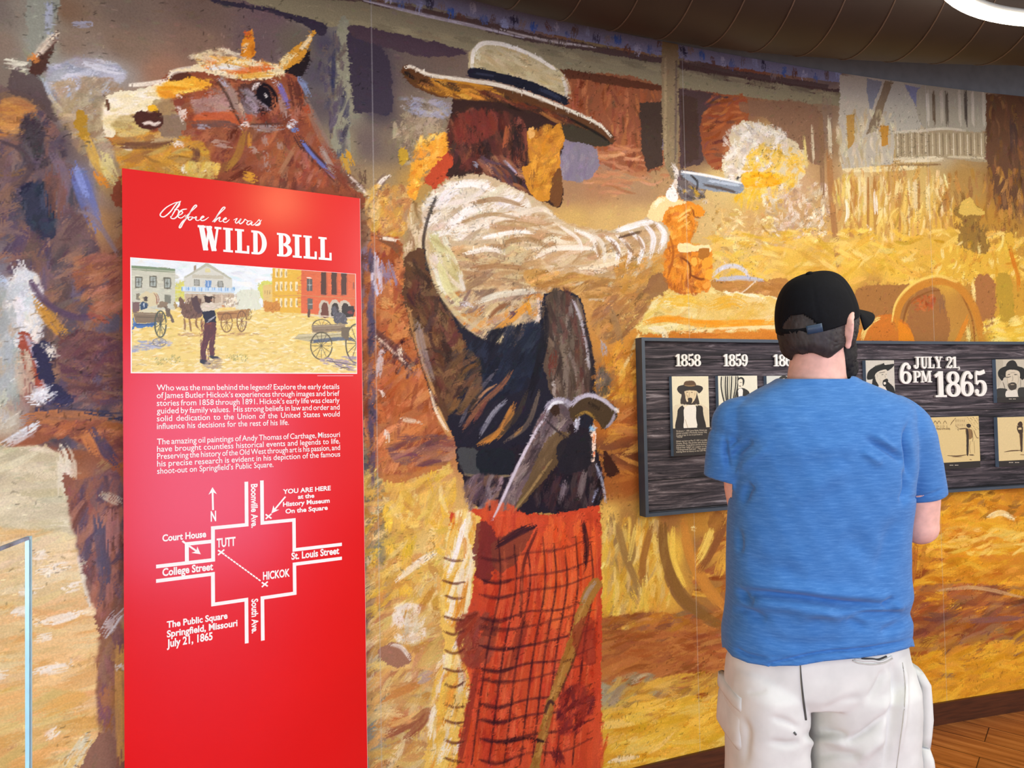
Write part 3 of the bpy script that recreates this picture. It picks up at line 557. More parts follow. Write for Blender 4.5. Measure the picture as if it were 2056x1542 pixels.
    S('484,246 496,258', 16, 'ece8e4', .3); S('580,244 592,254', 17, 'dce4f0', .3); S('590,256 594,266', 11, '5c8cd8', .3); S('556,160 568,186 580,222', 8, '7470c0', .3); S('548,158 560,176', 9, 'c8c0c4', .4); S('560,190 568,214 572,240', 9, 'a0847c', .3); S('596,150 610,172 622,196', 9, '8090b8', .4)
    S('352,214 364,226 372,250', 8, 'ece0d4', .4); S('366,216 376,232', 7, 'e8d8cc', .4); S('354,190 366,198', 6, 'e8d4c4', .4); S('352,282 364,298', 12, 'f0e8e0', .4); S('250,296 262,300', 6, 'f4ece0', .3)
    S('230,292 290,292 350,284', 11, '6c4838', .35); S('300,284 360,276', 7, 'b8a078', .4); S('376,290 394,304 390,324 376,338', 9, '6c4838', .3); S('490,262 478,310 450,346', 9, 'a07434', .3); S('502,266 500,300', 6, 'c88c34', .3); S('424,284 468,294', 12, 'b09080', .4); S('500,300 520,302', 12, 'a88c7c', .4)
    for x, y in [(530, 270), (532, 300), (560, 280), (535, 320)]: S([[x, y], [x + 4, y + 26]], 8, 'a48478', .4)
    S('374,330 368,350', 8, 'f0ece0', .3); S('406,336 414,352', 6, 'f4ecd0', .3); C('376,328 440,330 430,360 380,356', 30, 20, 7, 70, 'd8c474 e0b850 ccb060', .03); S('486,350 520,362', 16, 'd89c34', .4); S('460,320 440,350', 8, '8a5c34', .3); S('560,350 596,290', 6, 'a87858', .3)
    S('594,268 616,300 650,336 680,366', 16, '4c2e2c', .2); S('604,280 630,314 676,360', 6, '6878c0', .25); S('640,290 662,330 682,362', 10, 'a09088', .4); S('612,196 640,260 668,318', 14, '8c7468', .4, .8); S('610,206 618,230', 12, 'a0482c', .4)
    S('650,330 690,360 720,400', 16, '7a4030', .4); C('600,300 640,330 660,372 600,370', 40, 26, 6, 75, 'a85838 8a4434 b07060', .03)
    # branch and bright twigs right of the head
    S('690,340 716,372 740,380', 13, '6a4c40', .3); S('700,350 722,374 745,400', 5, 'e8dcd0', .3); S('745,420 756,380 772,356 784,350', 12, '7a6458', .3); S('750,396 764,366 786,350', 6, 'f4ece0', .3); S('730,370 728,336', 12, '5c4438', .3); S('750,470 790,490 812,516', 15, '7a5038', .3); S('756,476 806,484', 6, 'e8dcc8', .4); S('690,300 706,350', 20, 'c8942c', .5)
    C('740,380 820,380 815,470 745,460', 120, 32, 9, 70, 'd0a04c b8844a c89858 e0b050 a87448 dcc07c', .04, 30); S('768,400 800,470', 14, 'd08c48', .4, .7)
    C('796,235 900,220 905,260 830,330 795,300', 110, 28, 9, 60, '9a8a70 84745c a8987a b0a088', .03, 35); P('800,300 812,296 820,312 810,330 800,322', 'b89430', 3); C('806,196 900,206 895,236 820,226', 40, 22, 9, 10, '9a9cb4 8c8a98 a4a0a0', .03, 30)
    # --- standing figure: neckerchief, hair, face, hat
    P('846,268 853,289 872,280 891,262 908,283 900,310 867,337 850,346 840,375 833,402 816,381 830,361 826,330 843,320 866,310 848,292', 'e6a236', 3)
    C('846,275 905,275 890,320 830,390 822,350', 60, 24, 7, 50, 'f0b040 e09430 f4c868 d88c28', .04, 30); P('870,336 908,300 914,340 894,362 878,380 852,362', 'b8482a', 4)
    P('928,188 904,238 901,289 910,325 894,352 930,352 962,347 1030,371 1075,398 1098,409 1126,415 1130,380 1122,327 1133,289 1133,240 1060,190', '36221f', 3)
    C('910,230 1000,220 1060,260 1050,380 960,350 905,320', 190, 48, 9, 100, '5c2c24 4a2620 70382c 301e1c 7c4434 261a1c', .025, 20); C('920,230 1000,225 990,270 920,290', 40, 44, 12, 100, '702f26 7c382c 642a24', .02)
    C('960,320 1040,320 1070,390 1000,370', 40, 40, 7, 140, '9a6448 7c4c3c b07c5c 4a3440', .03); S('1010,320 1026,336 1040,350', 5, 'a8a0b8', .4); S('950,326 962,336', 8, '8c8c9c', .4); S('1020,250 1012,300', 10, '9a5434', .4); S('1040,260 1036,330', 16, '2c1c1e', .3)
    P('1058,266 1076,262 1090,278 1116,252 1133,250 1134,284 1122,306 1126,330 1112,372 1100,404 1070,394 1047,340 1064,327', 'c4842a', 2)
    C('1064,270 1130,260 1110,370 1070,390', 90, 30, 9, 65, 'd08c2c b8782a dc9c34 a46a28', .03, 25); P('1112,350 1126,340 1128,400 1118,414 1104,398', '6c4424', 2); P('1060,262 1070,256 1072,274 1062,276', 'dca860', 2); S('1100,330 1120,318', 6, 'e4a83c', .4); S('1070,340 1066,380', 12, '8a5a28', .4)
    P('1130,240 1180,250 1222,276 1230,289 1201,294 1167,287 1136,279', '3c3428', 2)
    P('807,138 819,130 860,146 942,158 996,167 1065,187 1133,214 1201,245 1231,272 1231,289 1200,268 1140,246 1080,222 1000,206 928,198 881,195 833,175 810,150', '5c3a22', 2)
    C('830,160 940,168 1000,180 1000,200 890,192', 70, 32, 8, 172, 'd08c30 b87828 dca040 3c2a1e 8a5a28', .03, 10); C('960,180 1130,230 1140,250 1020,214', 70, 30, 7, 158, '6a3420 8a4a2c 2c1e1a 4a2c20', .03, 10); S('1080,222 1110,240 1134,250', 7, 'a06a38', .4)
    S('810,137 826,134 862,150 942,162 996,170 1065,190 1133,217 1200,248 1229,276', 7.5, 'ece6d4', .25, 1, .15); S('808,138 818,148 836,160', 7, '201818', .4); S('860,158 930,166 990,176', 4, 'd0902c', .3); S('1140,236 1200,268 1226,288', 6, '191412', .3)
    P('944,140 945,106 959,88 979,82 1017,87 1075,112 1126,143 1136,170 1138,206 1100,196 1060,176 1000,160', 'bcae88', 2)
    C('950,95 1020,95 1130,150 1130,195 960,140', 120, 34, 8, 165, 'c4b690 b4a47c ccc09a a8986f c0a878', .02, 14); S('948,140 950,108 964,90 984,86 1020,92 1074,114 1124,146', 8, 'f0ece0', .3, 1, .2); S('1128,150 1136,176 1138,200', 7, 'd8d4cc', .3); S('960,98 956,130', 12, 'd8d4b8', .4)
    P('944,137 979,141 1030,153 1082,170 1136,196 1134,210 1065,184 996,163 944,156', '1d1e2c', 1.5); S('1080,178 1110,190 1130,202', 8, '343c54', .4); S('950,146 1000,154', 4, '3c4054', .4)
    # --- shirt and outstretched arm
    P('894,361 962,350 1030,375 1085,405 1112,432 1143,449 1184,463 1221,463 1252,456 1296,437 1320,440 1340,452 1346,469 1336,508 1322,550 1302,562 1276,588 1250,602 1201,606 1160,592 1092,590 1088,636 1065,667 1024,694 983,687 935,663 894,616 874,578 860,534 850,500 850,440 870,400', 'c4ae8c', 3)
    P('894,361 870,398 852,440 848,500 860,560 880,610 850,640 826,640 812,600 809,525 813,477 826,429 850,398', 'a8905f', 4); C('815,430 850,420 856,560 820,600', 80, 34, 8, 85, 'b89c70 8c7450 d4c09c 9a7c54 e0d0b0', .035, 14)
    C('860,390 960,360 1060,400 1040,470 900,480 856,470', 210, 54, 11, 30, 'e4dccc d8ccb8 f0eae0 ccbca0 b8a080 e8e4e0', .025, 14)
    C('1000,420 1240,470 1320,450 1330,500 1200,560 1020,520', 260, 60, 10, 12, 'cab08c b89468 d8c4a0 a88458 e4d8c0 c09a70', .03, 16)
    C('880,500 1060,500 1100,580 1000,600 880,560', 200, 50, 11, 10, 'b89468 a07c58 c4a070 d0b888 94785c c8b890', .03, 18)
    C('1060,540 1250,560 1330,540 1270,595 1100,590', 150, 50, 10, 12, 'b48444 c4944c a87840 cca05c 9a7040', .03, 14); C('1240,520 1330,510 1310,560 1250,590', 60, 40, 9, 40, 'd09c4c b48444 c08c40', .03)
    C('860,480 900,480 940,620 890,610', 80, 46, 10, 120, 'dcd4bc ccc490 b8a870 e0dccc', .03, 12)
    C('900,590 1085,590 1070,660 1020,690 940,660', 140, 40, 9, 35, 'b89c74 8c7058 d0b888 7a6458 c8843c a89080', .035, 18)
    for p_, w_, c_ in [('900,374 950,368 1000,384', 14, 'f4f0ec'), ('880,420 900,390 930,376', 18, 'e8e4e4'), ('890,470 930,430 980,410', 16, 'f0ece8'), ('930,470 990,440 1060,430', 13, 'eae0d0'), ('960,480 1030,466 1080,468', 8, 'f4f0ea'), ('940,410 1000,400 1060,416', 9, 'a0805c'), ('920,450 980,430 1050,440', 7, 'a88a64'), ('1040,430 1090,420 1120,440', 10, 'e0d4c0'),
                       ('1000,490 1060,480 1110,500', 10, '9a7850'), ('930,510 980,500 1020,510', 9, 'f0e8dc'), ('1070,520 1110,500 1160,498 1200,500', 10, 'ece2d0'), ('1120,450 1160,480 1170,510', 8, 'ece4d8'), ('1150,460 1190,480 1200,520', 9, 'f0eae0'), ('1180,466 1210,490 1214,530', 9, 'e4dccc'), ('1210,470 1240,496 1236,540', 10, 'f0ecec'), ('1236,470 1264,500 1258,540', 9, 'e8e0dc'), ('1262,462 1290,490 1282,530', 10, 'f0ecec'), ('1290,446 1312,476 1304,520', 12, 'ece8e8'), ('1310,444 1334,470 1322,510', 13, 'f4f0f0'),
                       ('1224,480 1250,520', 7, '8a6444'), ('1250,480 1276,516', 7, '94704c'), ('1278,470 1296,510', 6, '9a7450'), ('1196,484 1206,520', 6, 'a07c54'), ('1230,466 1290,448 1320,446', 12, 'f6f4f4'), ('1240,478 1290,464', 5, '5c4434'), ('1060,540 1000,534 940,540', 10, 'a07850'), ('1160,540 1210,534 1260,520', 8, 'ecdcbc'), ('950,610 1010,590 1080,584', 12, 'dcd8c4'), ('880,520 900,580 930,616', 14, 'd8d49c'), ('920,606 950,616', 9, 'd8d8e0'), ('990,668 1040,630 1066,604', 13, 'd8943a'), ('1080,596 1084,630 1070,660', 8, 'd4c8c0'), ('1058,600 1066,640', 9, 'd4902c'), ('1040,620 1020,640', 8, '5c4450'), ('980,640 1000,620 1030,606', 8, '8a5c3c')]:
        S(p_, w_, c_, .5)
    S('878,392 866,420 856,450 850,490 856,530 874,580 896,618 938,664 984,688 1024,694', 5, '241c1c', .15, .9); S('862,540 884,590 930,640 980,668', 6, 'c8b488', .4)
    # --- waistcoat
    P('850,500 856,530 874,580 896,618 938,664 984,688 1024,696 1065,668 1090,636 1094,590 1160,592 1180,663 1190,711 1196,760 1190,850 1160,880 1140,960 980,960 924,950 918,902 908,871 891,851 867,806 840,718 826,670 813,612 815,560 812,520', '23222e', 3)
    P('812,520 848,500 858,540 880,600 900,640 930,680 940,740 920,800 890,850 867,806 840,718 826,670 813,612', '5c3f2c', 4); C('815,530 860,560 930,690 920,790 870,800 830,660', 190, 42, 10, 110, '6a4a30 4c3228 7c5a3c 8a6844 3c2a26 64382c', .03, 25)
    S('818,610 832,670 850,730 876,800', 6, 'c09058', .3); S('836,640 850,710 870,770', 14, '9a8c8c', .4, .7); S('872,810 890,850 906,880', 10, 'd8a868', .4); S('862,780 878,830 900,868', 5, 'f4e4c8', .4)
    C('940,690 1090,650 1080,760 960,800', 120, 60, 14, 60, '1d2230 22283a 1a1d28 283040', .012, 15)
    P('1096,594 1160,600 1182,690 1190,780 1170,800 1130,820 1096,760 1094,680', '5a4a3e', 3); C('1098,600 1160,600 1186,780 1110,780', 150, 56, 8, 95, '6a5a4c 4c3e36 7a6a5c 3c302c 5c3a34 82766c', .02, 8)
    S('1150,600 1166,640 1178,690 1184,750', 7, 'b4b0b8', .4); S('1112,700 1106,760', 16, '6c2c20', .4, .7); S('1090,600 1094,670 1080,740 1060,800', 16, '1b1a22', .3); S('1140,720 1134,780', 12, '7a6c60', .4); S('1172,640 1188,720 1186,800', 8, '2c2428', .3)
    for p_, w_, c_ in [('924,870 960,820 1010,770 1030,740', 10, '8a5a40'), ('930,880 970,840 1010,790', 7, '282430'), ('960,880 990,830 1020,800', 9, '8c8c98'), ('980,892 1010,860 1040,800', 16, 'b87c3c'), ('956,896 1000,870 1020,850', 12, 'c08038'), ('1000,880 1040,830 1060,780', 10, '3c342e'), ('1010,890 1060,850 1084,780', 9, '6a5c50'), ('920,860 950,800 1000,740', 8, '5a5660'), ('950,850 980,800', 7, '74443a'), ('1030,876 1052,856', 6, 'a07848'), ('940,830 970,790 1000,770', 5, 'b0805c')]:
        S(p_, w_, c_, .6)
    C('900,700 960,720 960,820 900,820', 60, 40, 10, 50, '6c4c34 54402f 3c302c 84603c', .025)
    # belt, holster, pistol butt
    P('918,898 1000,905 1060,890 1180,860 1206,1016 1100,1030 960,1020 930,960', '26202a', 3); P('920,902 960,906 968,952 930,948', '46484a', 3); P('960,906 1030,906 1020,956 968,954', '20242c', 2); S('928,952 980,958 1030,954', 5, '8c7c5c', .4)
    C('940,960 1010,960 980,1020 940,1020', 50, 40, 9, 60, '8a7a80 5c4c54 a8949c 4c3c44 7a5c50', .025); C('1100,930 1200,930 1205,1010 1080,1020', 90, 44, 10, 80, '2c2028 3c2c30 54464a 1c1820 44282c', .02, 14)
    S('1136,960 1124,1010', 10, '7c7078', .4); S('1176,940 1160,1010', 13, '74686a', .4); S('1196,930 1210,970 1216,1010', 5, 'a8b0cc', .2); S('1200,980 1188,1010', 5, '9aa4c8', .3); P('1214,905 1230,925 1244,950 1218,956', '3c2018', 3)
    P('1186,862 1196,860 1194,920 1186,920', 'f0d8c8', 2); S('1190,872 1191,890', 9, 'e8803c', .3); S('1190,905 1190,918', 9, 'e05c20', .3); S('1187,860 1189,862', 10, '8ac0ec', .1)
    P('1088,830 1110,806 1140,800 1160,820 1154,860 1120,890 1098,940 1060,990 1020,1044 990,1046 1000,1010 1040,930 1070,870', '5a4c50', 3)
    C('1090,830 1140,830 1100,920 1020,1030 1000,1030 1060,900', 130, 50, 8, 58, '6c5c60 54464c 8a7a78 463a3c a08c84 70605c', .025, 8)
    P('1140,870 1120,930 1060,1000 1030,1030 1060,960 1100,880', '6a5434', 3, True, .8); P('1120,890 1180,870 1186,930 1130,950', '24222a', 3, True, .9); S('988,1046 1010,1000 1044,926 1076,866 1096,836', 6, 'd4ccd8', .2); S('1020,1040 1060,990 1110,920', 5, 'a08454', .3)
    S('1092,836 1104,812 1126,804 1146,816 1158,840 1152,864 1136,874', 13, 'a8a4b4', .15); S('1098,826 1112,808 1130,806', 5, 'e8e8f0', .4); S('1150,836 1158,850 1152,866', 4, 'dce4f4', .3); P('1104,820 1118,812 1124,830 1112,836', '3c2a20', 2); P('1138,862 1150,850 1154,864 1144,872', '2c2024', 2); S('1092,840 1120,866 1140,880', 4, '2a2228', .2); S('1120,830 1134,850', 12, '7a6a5c', .4)
    S('1116,772 1112,786 1118,800', 7, '9a8c84', .3); S('1109,770 1113,774', 6, 'e8e4e0', .2)
    P('1142,820 1160,800 1184,792 1212,800 1240,824 1232,846 1212,862 1202,850 1180,832 1160,836 1150,846', '4a3a28', 2); S('1142,818 1160,800 1184,793 1212,803 1238,826', 8, 'b8b4c8', .2); S('1156,836 1178,828 1200,846', 6, 'a8843c', .3); S('1236,826 1226,848 1212,862', 5, '9a94a4', .2); S('1236,822 1240,826', 8, 'f4f4f8', .1); S('1180,808 1206,824', 8, '2a2018', .4)
    # --- hands and revolver
    P('1302,437 1312,404 1330,392 1350,400 1380,404 1404,414 1414,424 1412,434 1396,438 1394,460 1388,486 1400,494 1426,500 1430,530 1424,560 1424,580 1400,590 1360,588 1340,574 1332,550 1336,508 1346,470 1330,448', 'e08a2a', 3)
    C('1340,420 1400,420 1390,480 1350,480', 70, 26, 8, 70, 'e08a28 d07a24 ec9c34 c06c24 f0ac48', .03, 30); C('1336,500 1420,500 1420,585 1345,580', 110, 26, 8, 60, 'd88028 c87024 e89434 b0602a a85a28 f0a840', .03, 35)
    P('1302,437 1312,404 1330,394 1352,402 1376,404 1370,412 1350,416 1334,430 1328,446', 'f0d498', 3); S('1312,420 1322,404 1336,400', 9, 'fcf0d0', .4); P('1390,412 1408,414 1414,426 1408,436 1394,432', 'e89028', 2); S('1358,440 1376,426 1388,420', 5, 'f8c870', .4); S('1392,420 1394,434', 3, '8a4a1c', .2); S('1360,460 1386,444', 5, 'f4b858', .4)
    P('1360,492 1378,488 1396,494 1424,492 1426,506 1404,504 1384,506 1366,506', 'f4dca0', 2); P('1404,500 1422,498 1424,512 1412,522 1402,514', 'b0702c', 2); P('1410,524 1428,516 1430,530 1412,540', 'f0a034', 2); P('1418,544 1430,540 1428,560 1416,558', 'f0a838', 2); P('1388,520 1398,518 1400,530 1392,534', 'f0b048', 1); P('1412,570 1426,564 1424,576 1412,580', 'eca040', 2)
    S('1366,516 1384,530 1386,560', 4, '8a4c20', .3); S('1386,552 1404,560 1416,560', 5, '8a4c24', .3); S('1390,574 1404,582', 5, '94541f', .3); S('1340,560 1350,580', 10, 'b0602c', .4); S('1350,530 1376,540', 8, 'f0a848', .5)
    P('1310,555 1330,552 1344,580 1310,600 1290,590', '8a6040', 4, True, .8); C('1200,604 1300,590 1290,640 1230,690 1190,660', 120, 40, 9, 40, 'a47444 b48048 8c6440 c08c4c', .03)
    S('1222,610 1240,660 1250,700', 14, '9a7850', .5); S('1210,680 1216,720', 12, '9aa0b8', .5); S('1250,680 1230,740', 24, 'dc9c34', .5); C('1196,730 1270,700 1275,800 1200,790', 90, 30, 8, 50, 'cc8a30 d89c38 b8742c e0ac48 a8682c', .04, 30); C('1200,745 1222,745 1222,790 1200,790', 26, 24, 9, 80, '6c6058 7c6c60 5c5048', .03)
    S('1346,330 1356,340 1360,360 1352,380 1348,398', 13, 'ece4dc', .2); S('1354,338 1360,350', 5, '3c302c', .2); P('1336,392 1344,376 1356,380 1362,400 1348,404', 'f4ece4', 2); P('1362,344 1380,342 1412,352 1416,390 1392,402 1368,398 1360,370', '6c605c', 2)
    C('1364,350 1412,352 1410,396 1370,396', 45, 20, 6, 170, '8a8080 54484a b0a8a8 c89c30 3c3434', .03, 20); P('1366,348 1400,350 1440,358 1490,368 1486,388 1440,384 1404,376', '8a94a0', 2); S('1366,344 1420,352 1490,368', 5, 'f0f0f0', .2); S('1410,370 1450,378 1482,388', 6, '5a504c', .2); S('1420,362 1486,372', 5, 'b8c4d0', .2); S('1480,360 1482,356', 5, '2c2828', .1); S('1388,352 1404,366', 4, '3c3838', .2); S('1372,380 1378,390', 8, 'd0a030', .2); S('1392,384 1404,388', 8, 'c89c30', .2); S('1410,408 1424,402', 8, 'd8ccc0', .3); S('1400,392 1420,396', 7, '4c4440', .3)
    # --- checked trousers
    P('905,1030 960,1022 1100,1034 1206,1014 1209,1200 1206,1560 848,1560 858,1500 874,1425 892,1350 892,1306 884,1221 891,1136', 'cb4a2c', 3, False)
    C('960,1040 1080,1044 1198,1040 1200,1200 1200,1380 1198,1550 900,1550', 520, 90, 12, 86, 'd0502c c44428 dc5c34 b83c28 d85a38 c8502f', .02, 7)
    C('1080,1050 1140,1050 1190,1052 1194,1150 1190,1250 1100,1250', 90, 80, 9, 86, 'e46030 e87038 dc5428', .02, 6)
    P('925,1025 960,1036 964,1060 949,1187 930,1255 950,1290 918,1350 940,1400 928,1440 906,1560 850,1560 874,1425 894,1350 892,1306 884,1221 891,1136 908,1068', 'ecc460', 4)
    C('905,1040 955,1050 935,1240 890,1230', 100, 60, 9, 80, 'f8f0d4 f0d078 e8b038 f4e4b4 dc8c30', .025, 8); C('880,1330 940,1350 915,1540 860,1540', 110, 46, 9, 75, 'f4dc98 f0c858 e8b84c f8f0d8 e09838', .03, 14)
    S('934,1040 916,1110 898,1160', 9, 'fcf8f0', .4); S('912,1200 900,1250', 9, 'fcf8ec', .4); S('928,1270 908,1310', 8, 'f4f0e8', .4); S('904,1480 884,1530', 16, 'faf2dc', .5)
    P('960,1050 990,1060 1000,1120 980,1170 960,1160 950,1120', '6a2a2c', 5, True, .8); P('990,1090 1070,1056 1040,1120 1000,1150', '7c4030', 4, True, .8); S('990,1100 1040,1070 1080,1052', 14, '3c2028', .4); C('920,1240 1000,1240 980,1330 930,1330', 80, 40, 10, 60, '8a3c2c 7a3428 a04830 944a38', .025, 25); S('960,1260 1000,1270', 26, '6a3228', .5, .7)
    S('1080,1060 1050,1140 1046,1250', 6, '5a2420', .4); S('1060,1230 1030,1320 1000,1390', 20, '8a3a28', .5, .8); S('960,1330 940,1440 920,1540', 12, '94382a', .4)
    S('1170,1042 1178,1100 1172,1150', 10, '3c1c20', .5)
    for i, x in enumerate([1000, 1032, 1060, 1090, 1112, 1134, 1156, 1186]):
        dx = -(1100 - x) * .10 - 50
        S([[x, 1075 + 14 * (i % 3)], [x + 4, 1180], [x + dx * .4, 1320], [x + dx * .9, 1540]], 4, '3a1a20', .3, .85, .5)
        S([[x + 12, 1100], [x + 14, 1200], [x + 12 + dx * .4, 1330], [x + 12 + dx * .9, 1530]], 5, 'e87848', .6, .6, .6)
    for y, c0 in [(1114, .5), (1160, .9), (1190, .7), (1232, .8), (1262, .6), (1300, 1), (1336, 1), (1368, .7), (1408, .9), (1440, 1), (1480, 1), (1516, .7)]:
        o = m.rs.randn() * 5
        S([[960, y + o], [1000, y + 8 + o], [1060, y - 4], [1130, y - 16 + o], [1196, y - 38]], 4.5, '3a1a22', .6, .8 * c0, .5)
        S([[960, y + o], [1000, y + 8 + o], [1040, y + 1]], 8, '34181f', .7, .7 * c0, .5)
        S([[890 + m.rs.randn() * 4, y + 4], [912, y + 12], [936, y + 6 + o]], 4.5, '5a2a20', .5, .85, .4)
    P('1196,1160 1210,1176 1190,1206 1174,1250 1150,1330 1120,1400 1098,1450 1090,1490 1080,1560 1058,1560 1080,1490 1098,1410 1140,1290 1160,1220 1176,1180', 'ac7a38', 2); C('1180,1190 1120,1390 1080,1540 1070,1530 1110,1380', 60, 50, 7, 70, 'b8863c a06c30 c4944c 94642c', .02, 5); S('1198,1164 1180,1190 1168,1216', 9, 'b09a84', .3); S('1176,1250 1150,1330 1120,1400', 4, '5a3420', .3); S('1116,1420 1104,1408 1092,1440', 6, '3c2024', .3); S('1150,1322 1130,1330', 4, '5a3020', .2)
    P('1150,1260 1190,1240 1196,1330 1160,1320', '8a2f24', 4, True, .6); C('1130,1390 1190,1380 1180,1460 1120,1470', 60, 36, 10, 40, '8a3028 5c2024 b44030 7a2a26', .025, 25); S('1110,1500 1130,1540', 20, '5c2024', .5, .8); S('1096,1490 1060,1482 1010,1494', 5, '2c161c', .4)
    # --- bristle pass, dry flecks, seams of the printed sheets
    m.brushify(20000, 15, 4.2, .06, .6)
    zone = fbm(m.rs, H, W, 60, 2); g = m.c.mean(2); gy, gx = np.gradient(g); mag = np.hypot(gx, gy); pr = np.clip(mag, 0, .12) * np.clip(zone * 3 + .55, .04, 1.6); pr[:6] = pr[-6:] = 0; pr[:, :6] = pr[:, -6:] = 0
    cdf = np.cumsum(pr.ravel()); idx = np.searchsorted(cdf, m.rs.rand(10500) * cdf[-1])
    for k in idx:                             # dry-brush ridges catching along the edges
        y, x = divmod(int(k), W); th = math.atan2(gy[y, x], gx[y, x]) + m.rs.randn() * .5
        L_ = .7 + 1.3 * m.rs.rand(); d = np.array([math.cos(th), math.sin(th)]); sd_ = 1 if m.rs.rand() < .6 else -1; q = np.array([x, y]) - d * sd_ * 1.6
        c = m.c[int(np.clip(y - d[1] * sd_ * 3, 0, H - 1)), int(np.clip(x - d[0] * sd_ * 3, 0, W - 1))]
        m.stroke(np.array([q - d * L_ + sd_ * d * 1.7, q + d * L_ + sd_ * d * 1.7]), 1.9, np.clip(c * ([.7, .9, 1.1][m.rs.randint(3)]), 0, 1), .4, .8, 0, False, True)
    for _ in range(9000):
        x, y = m.rs.randint(20, W - 20), m.rs.randint(20, H - 20)
        if zone[y, x] < .05: continue
        base = m.c[y, x]; t = m.rs.randn() * .35 + (1.1 if zone[y, x] > .25 else .15)
        L = .8 + 1.3 * m.rs.rand(); d = np.array([math.cos(t), math.sin(t)]) * L
        m.stroke(np.array([[x, y] - d, [x, y] + d]), 1.7, np.clip(base * ([.5, .62, 1.25][m.rs.randint(3)]), 0, 1), .5, .7, 0, False, True)
    for p_, w_, c_ in [('1797,668 1806,612 1836,580 1880,564 1920,574 1950,610 1964,650 1972,700', 19, 'c88430'), ('1790,650 1800,608 1832,572 1880,555 1926,568', 6, 'f0d06c'), ('1812,650 1826,610 1860,588 1890,582', 5, '8a5628'), ('1946,630 1926,680 1908,704', 11, 'dc8a2c'),
                       ('1330,1046 1336,1120 1370,1200 1430,1246 1470,1262', 20, '86602f'), ('1372,1040 1386,1110 1420,1180 1466,1230', 18, 'cc8a3c'), ('1462,1046 1430,1104 1400,1152', 17, '8a5630'), ('1352,1056 1352,1120 1376,1180', 11, 'f0cc5c'), ('1430,1060 1414,1104 1394,1136', 16, 'f0d068'), ('1310,1050 1292,1120 1290,1180', 12, 'a06c34'), ('1240,1046 1258,1120 1286,1184', 12, 'a07c48'), ('1278,1050 1262,1130', 10, 'ecd070')]:
        S(p_, w_, c_, .25, .9, .45)
    for p_, w_, c_ in [('520,178 534,176 546,192 546,208 538,212', 15, '140e18'), ('508,184 514,172 524,168', 5, 'ece6e2'), ('531,187 537,197', 4, 'f4f0ec'), ('1366,345 1420,353 1490,368', 5, 'f2f2f0'), ('1410,371 1450,379 1482,388', 5, '5a504c'), ('1384,350 1400,366 1398,386', 4, '2c2828'), ('1348,334 1358,342 1360,360', 8, 'f0e8e0'), ('1420,362 1486,373', 6, 'b8c4d2'),
                       ('1366,516 1384,530 1386,560', 4, '7a3c18'), ('1386,552 1404,560 1418,560', 4, '7a3c18'), ('1344,470 1352,510 1340,560', 5, 'a85c20'), ('1390,418 1394,434 1408,438', 3, '84421a'), ('1366,494 1380,490 1396,496 1424,494', 6, 'f8e4ac'), ('1360,446 1386,428', 5, 'fccf78'),
                       ('1116,772 1112,786 1118,800', 6, 'a89a90'), ('1098,828 1112,810 1132,808', 5, 'ecf0f6'), ('988,1046 1010,1000 1044,926 1076,866', 5, 'dcd4e0'), ('1146,818 1164,800 1186,794 1212,804 1238,826', 7, 'c4c0d2'), ('1236,826 1228,848 1212,862', 5, 'a49eb0'), ('284,250 300,246 310,250 324,244', 4, 'ece0d4'), ('252,172 300,168 340,160', 6, 'fcf6e4')]:
        S(p_, w_, c_, .35, .95)
    for px in (757, 1388, 1880):
        p = on_wall([[px, 771]], .004)[0]; k = int((p[0] - MX0) / MSTEP); m.c[:, k] = m.c[:, k] * .6 + .3
    return m

# ---------------------------------------------------------------- the setting: curved wall, grey band, floor, baseboard, ceiling
M_BAND = plain('slate_paint', '7a8286', .8, .03, 20)
XS = np.linspace(-2.6, 3.9, 90)
def wall_ribbon(name, z0, z1, off_front, thick, mat, rows=2):
    f = np.array([[x, wall_y(x, off_front), 0] for x in XS]); b = np.array([[x, wall_y(x, off_front - thick), 0] for x in XS])
    rings = []
    for a, c in zip(f, b): rings.append([a + [0, 0, z0], a + [0, 0, z1], c + [0, 0, z1], c + [0, 0, z0]])
    return MB().rings(rings).build(name, mat)
tag(wall_ribbon('wall_back', 0, 3.6, 0.0, .14, M_BAND), kind='structure')
M_BASE = plain('baseboard_wood', '4a2410', .45, .12, 9, .1, stretch=(1, 1, 12))
bb = wall_ribbon('baseboard_back', 0, Z_LOW, .016, .016, M_BASE); tag(bb, kind='structure')

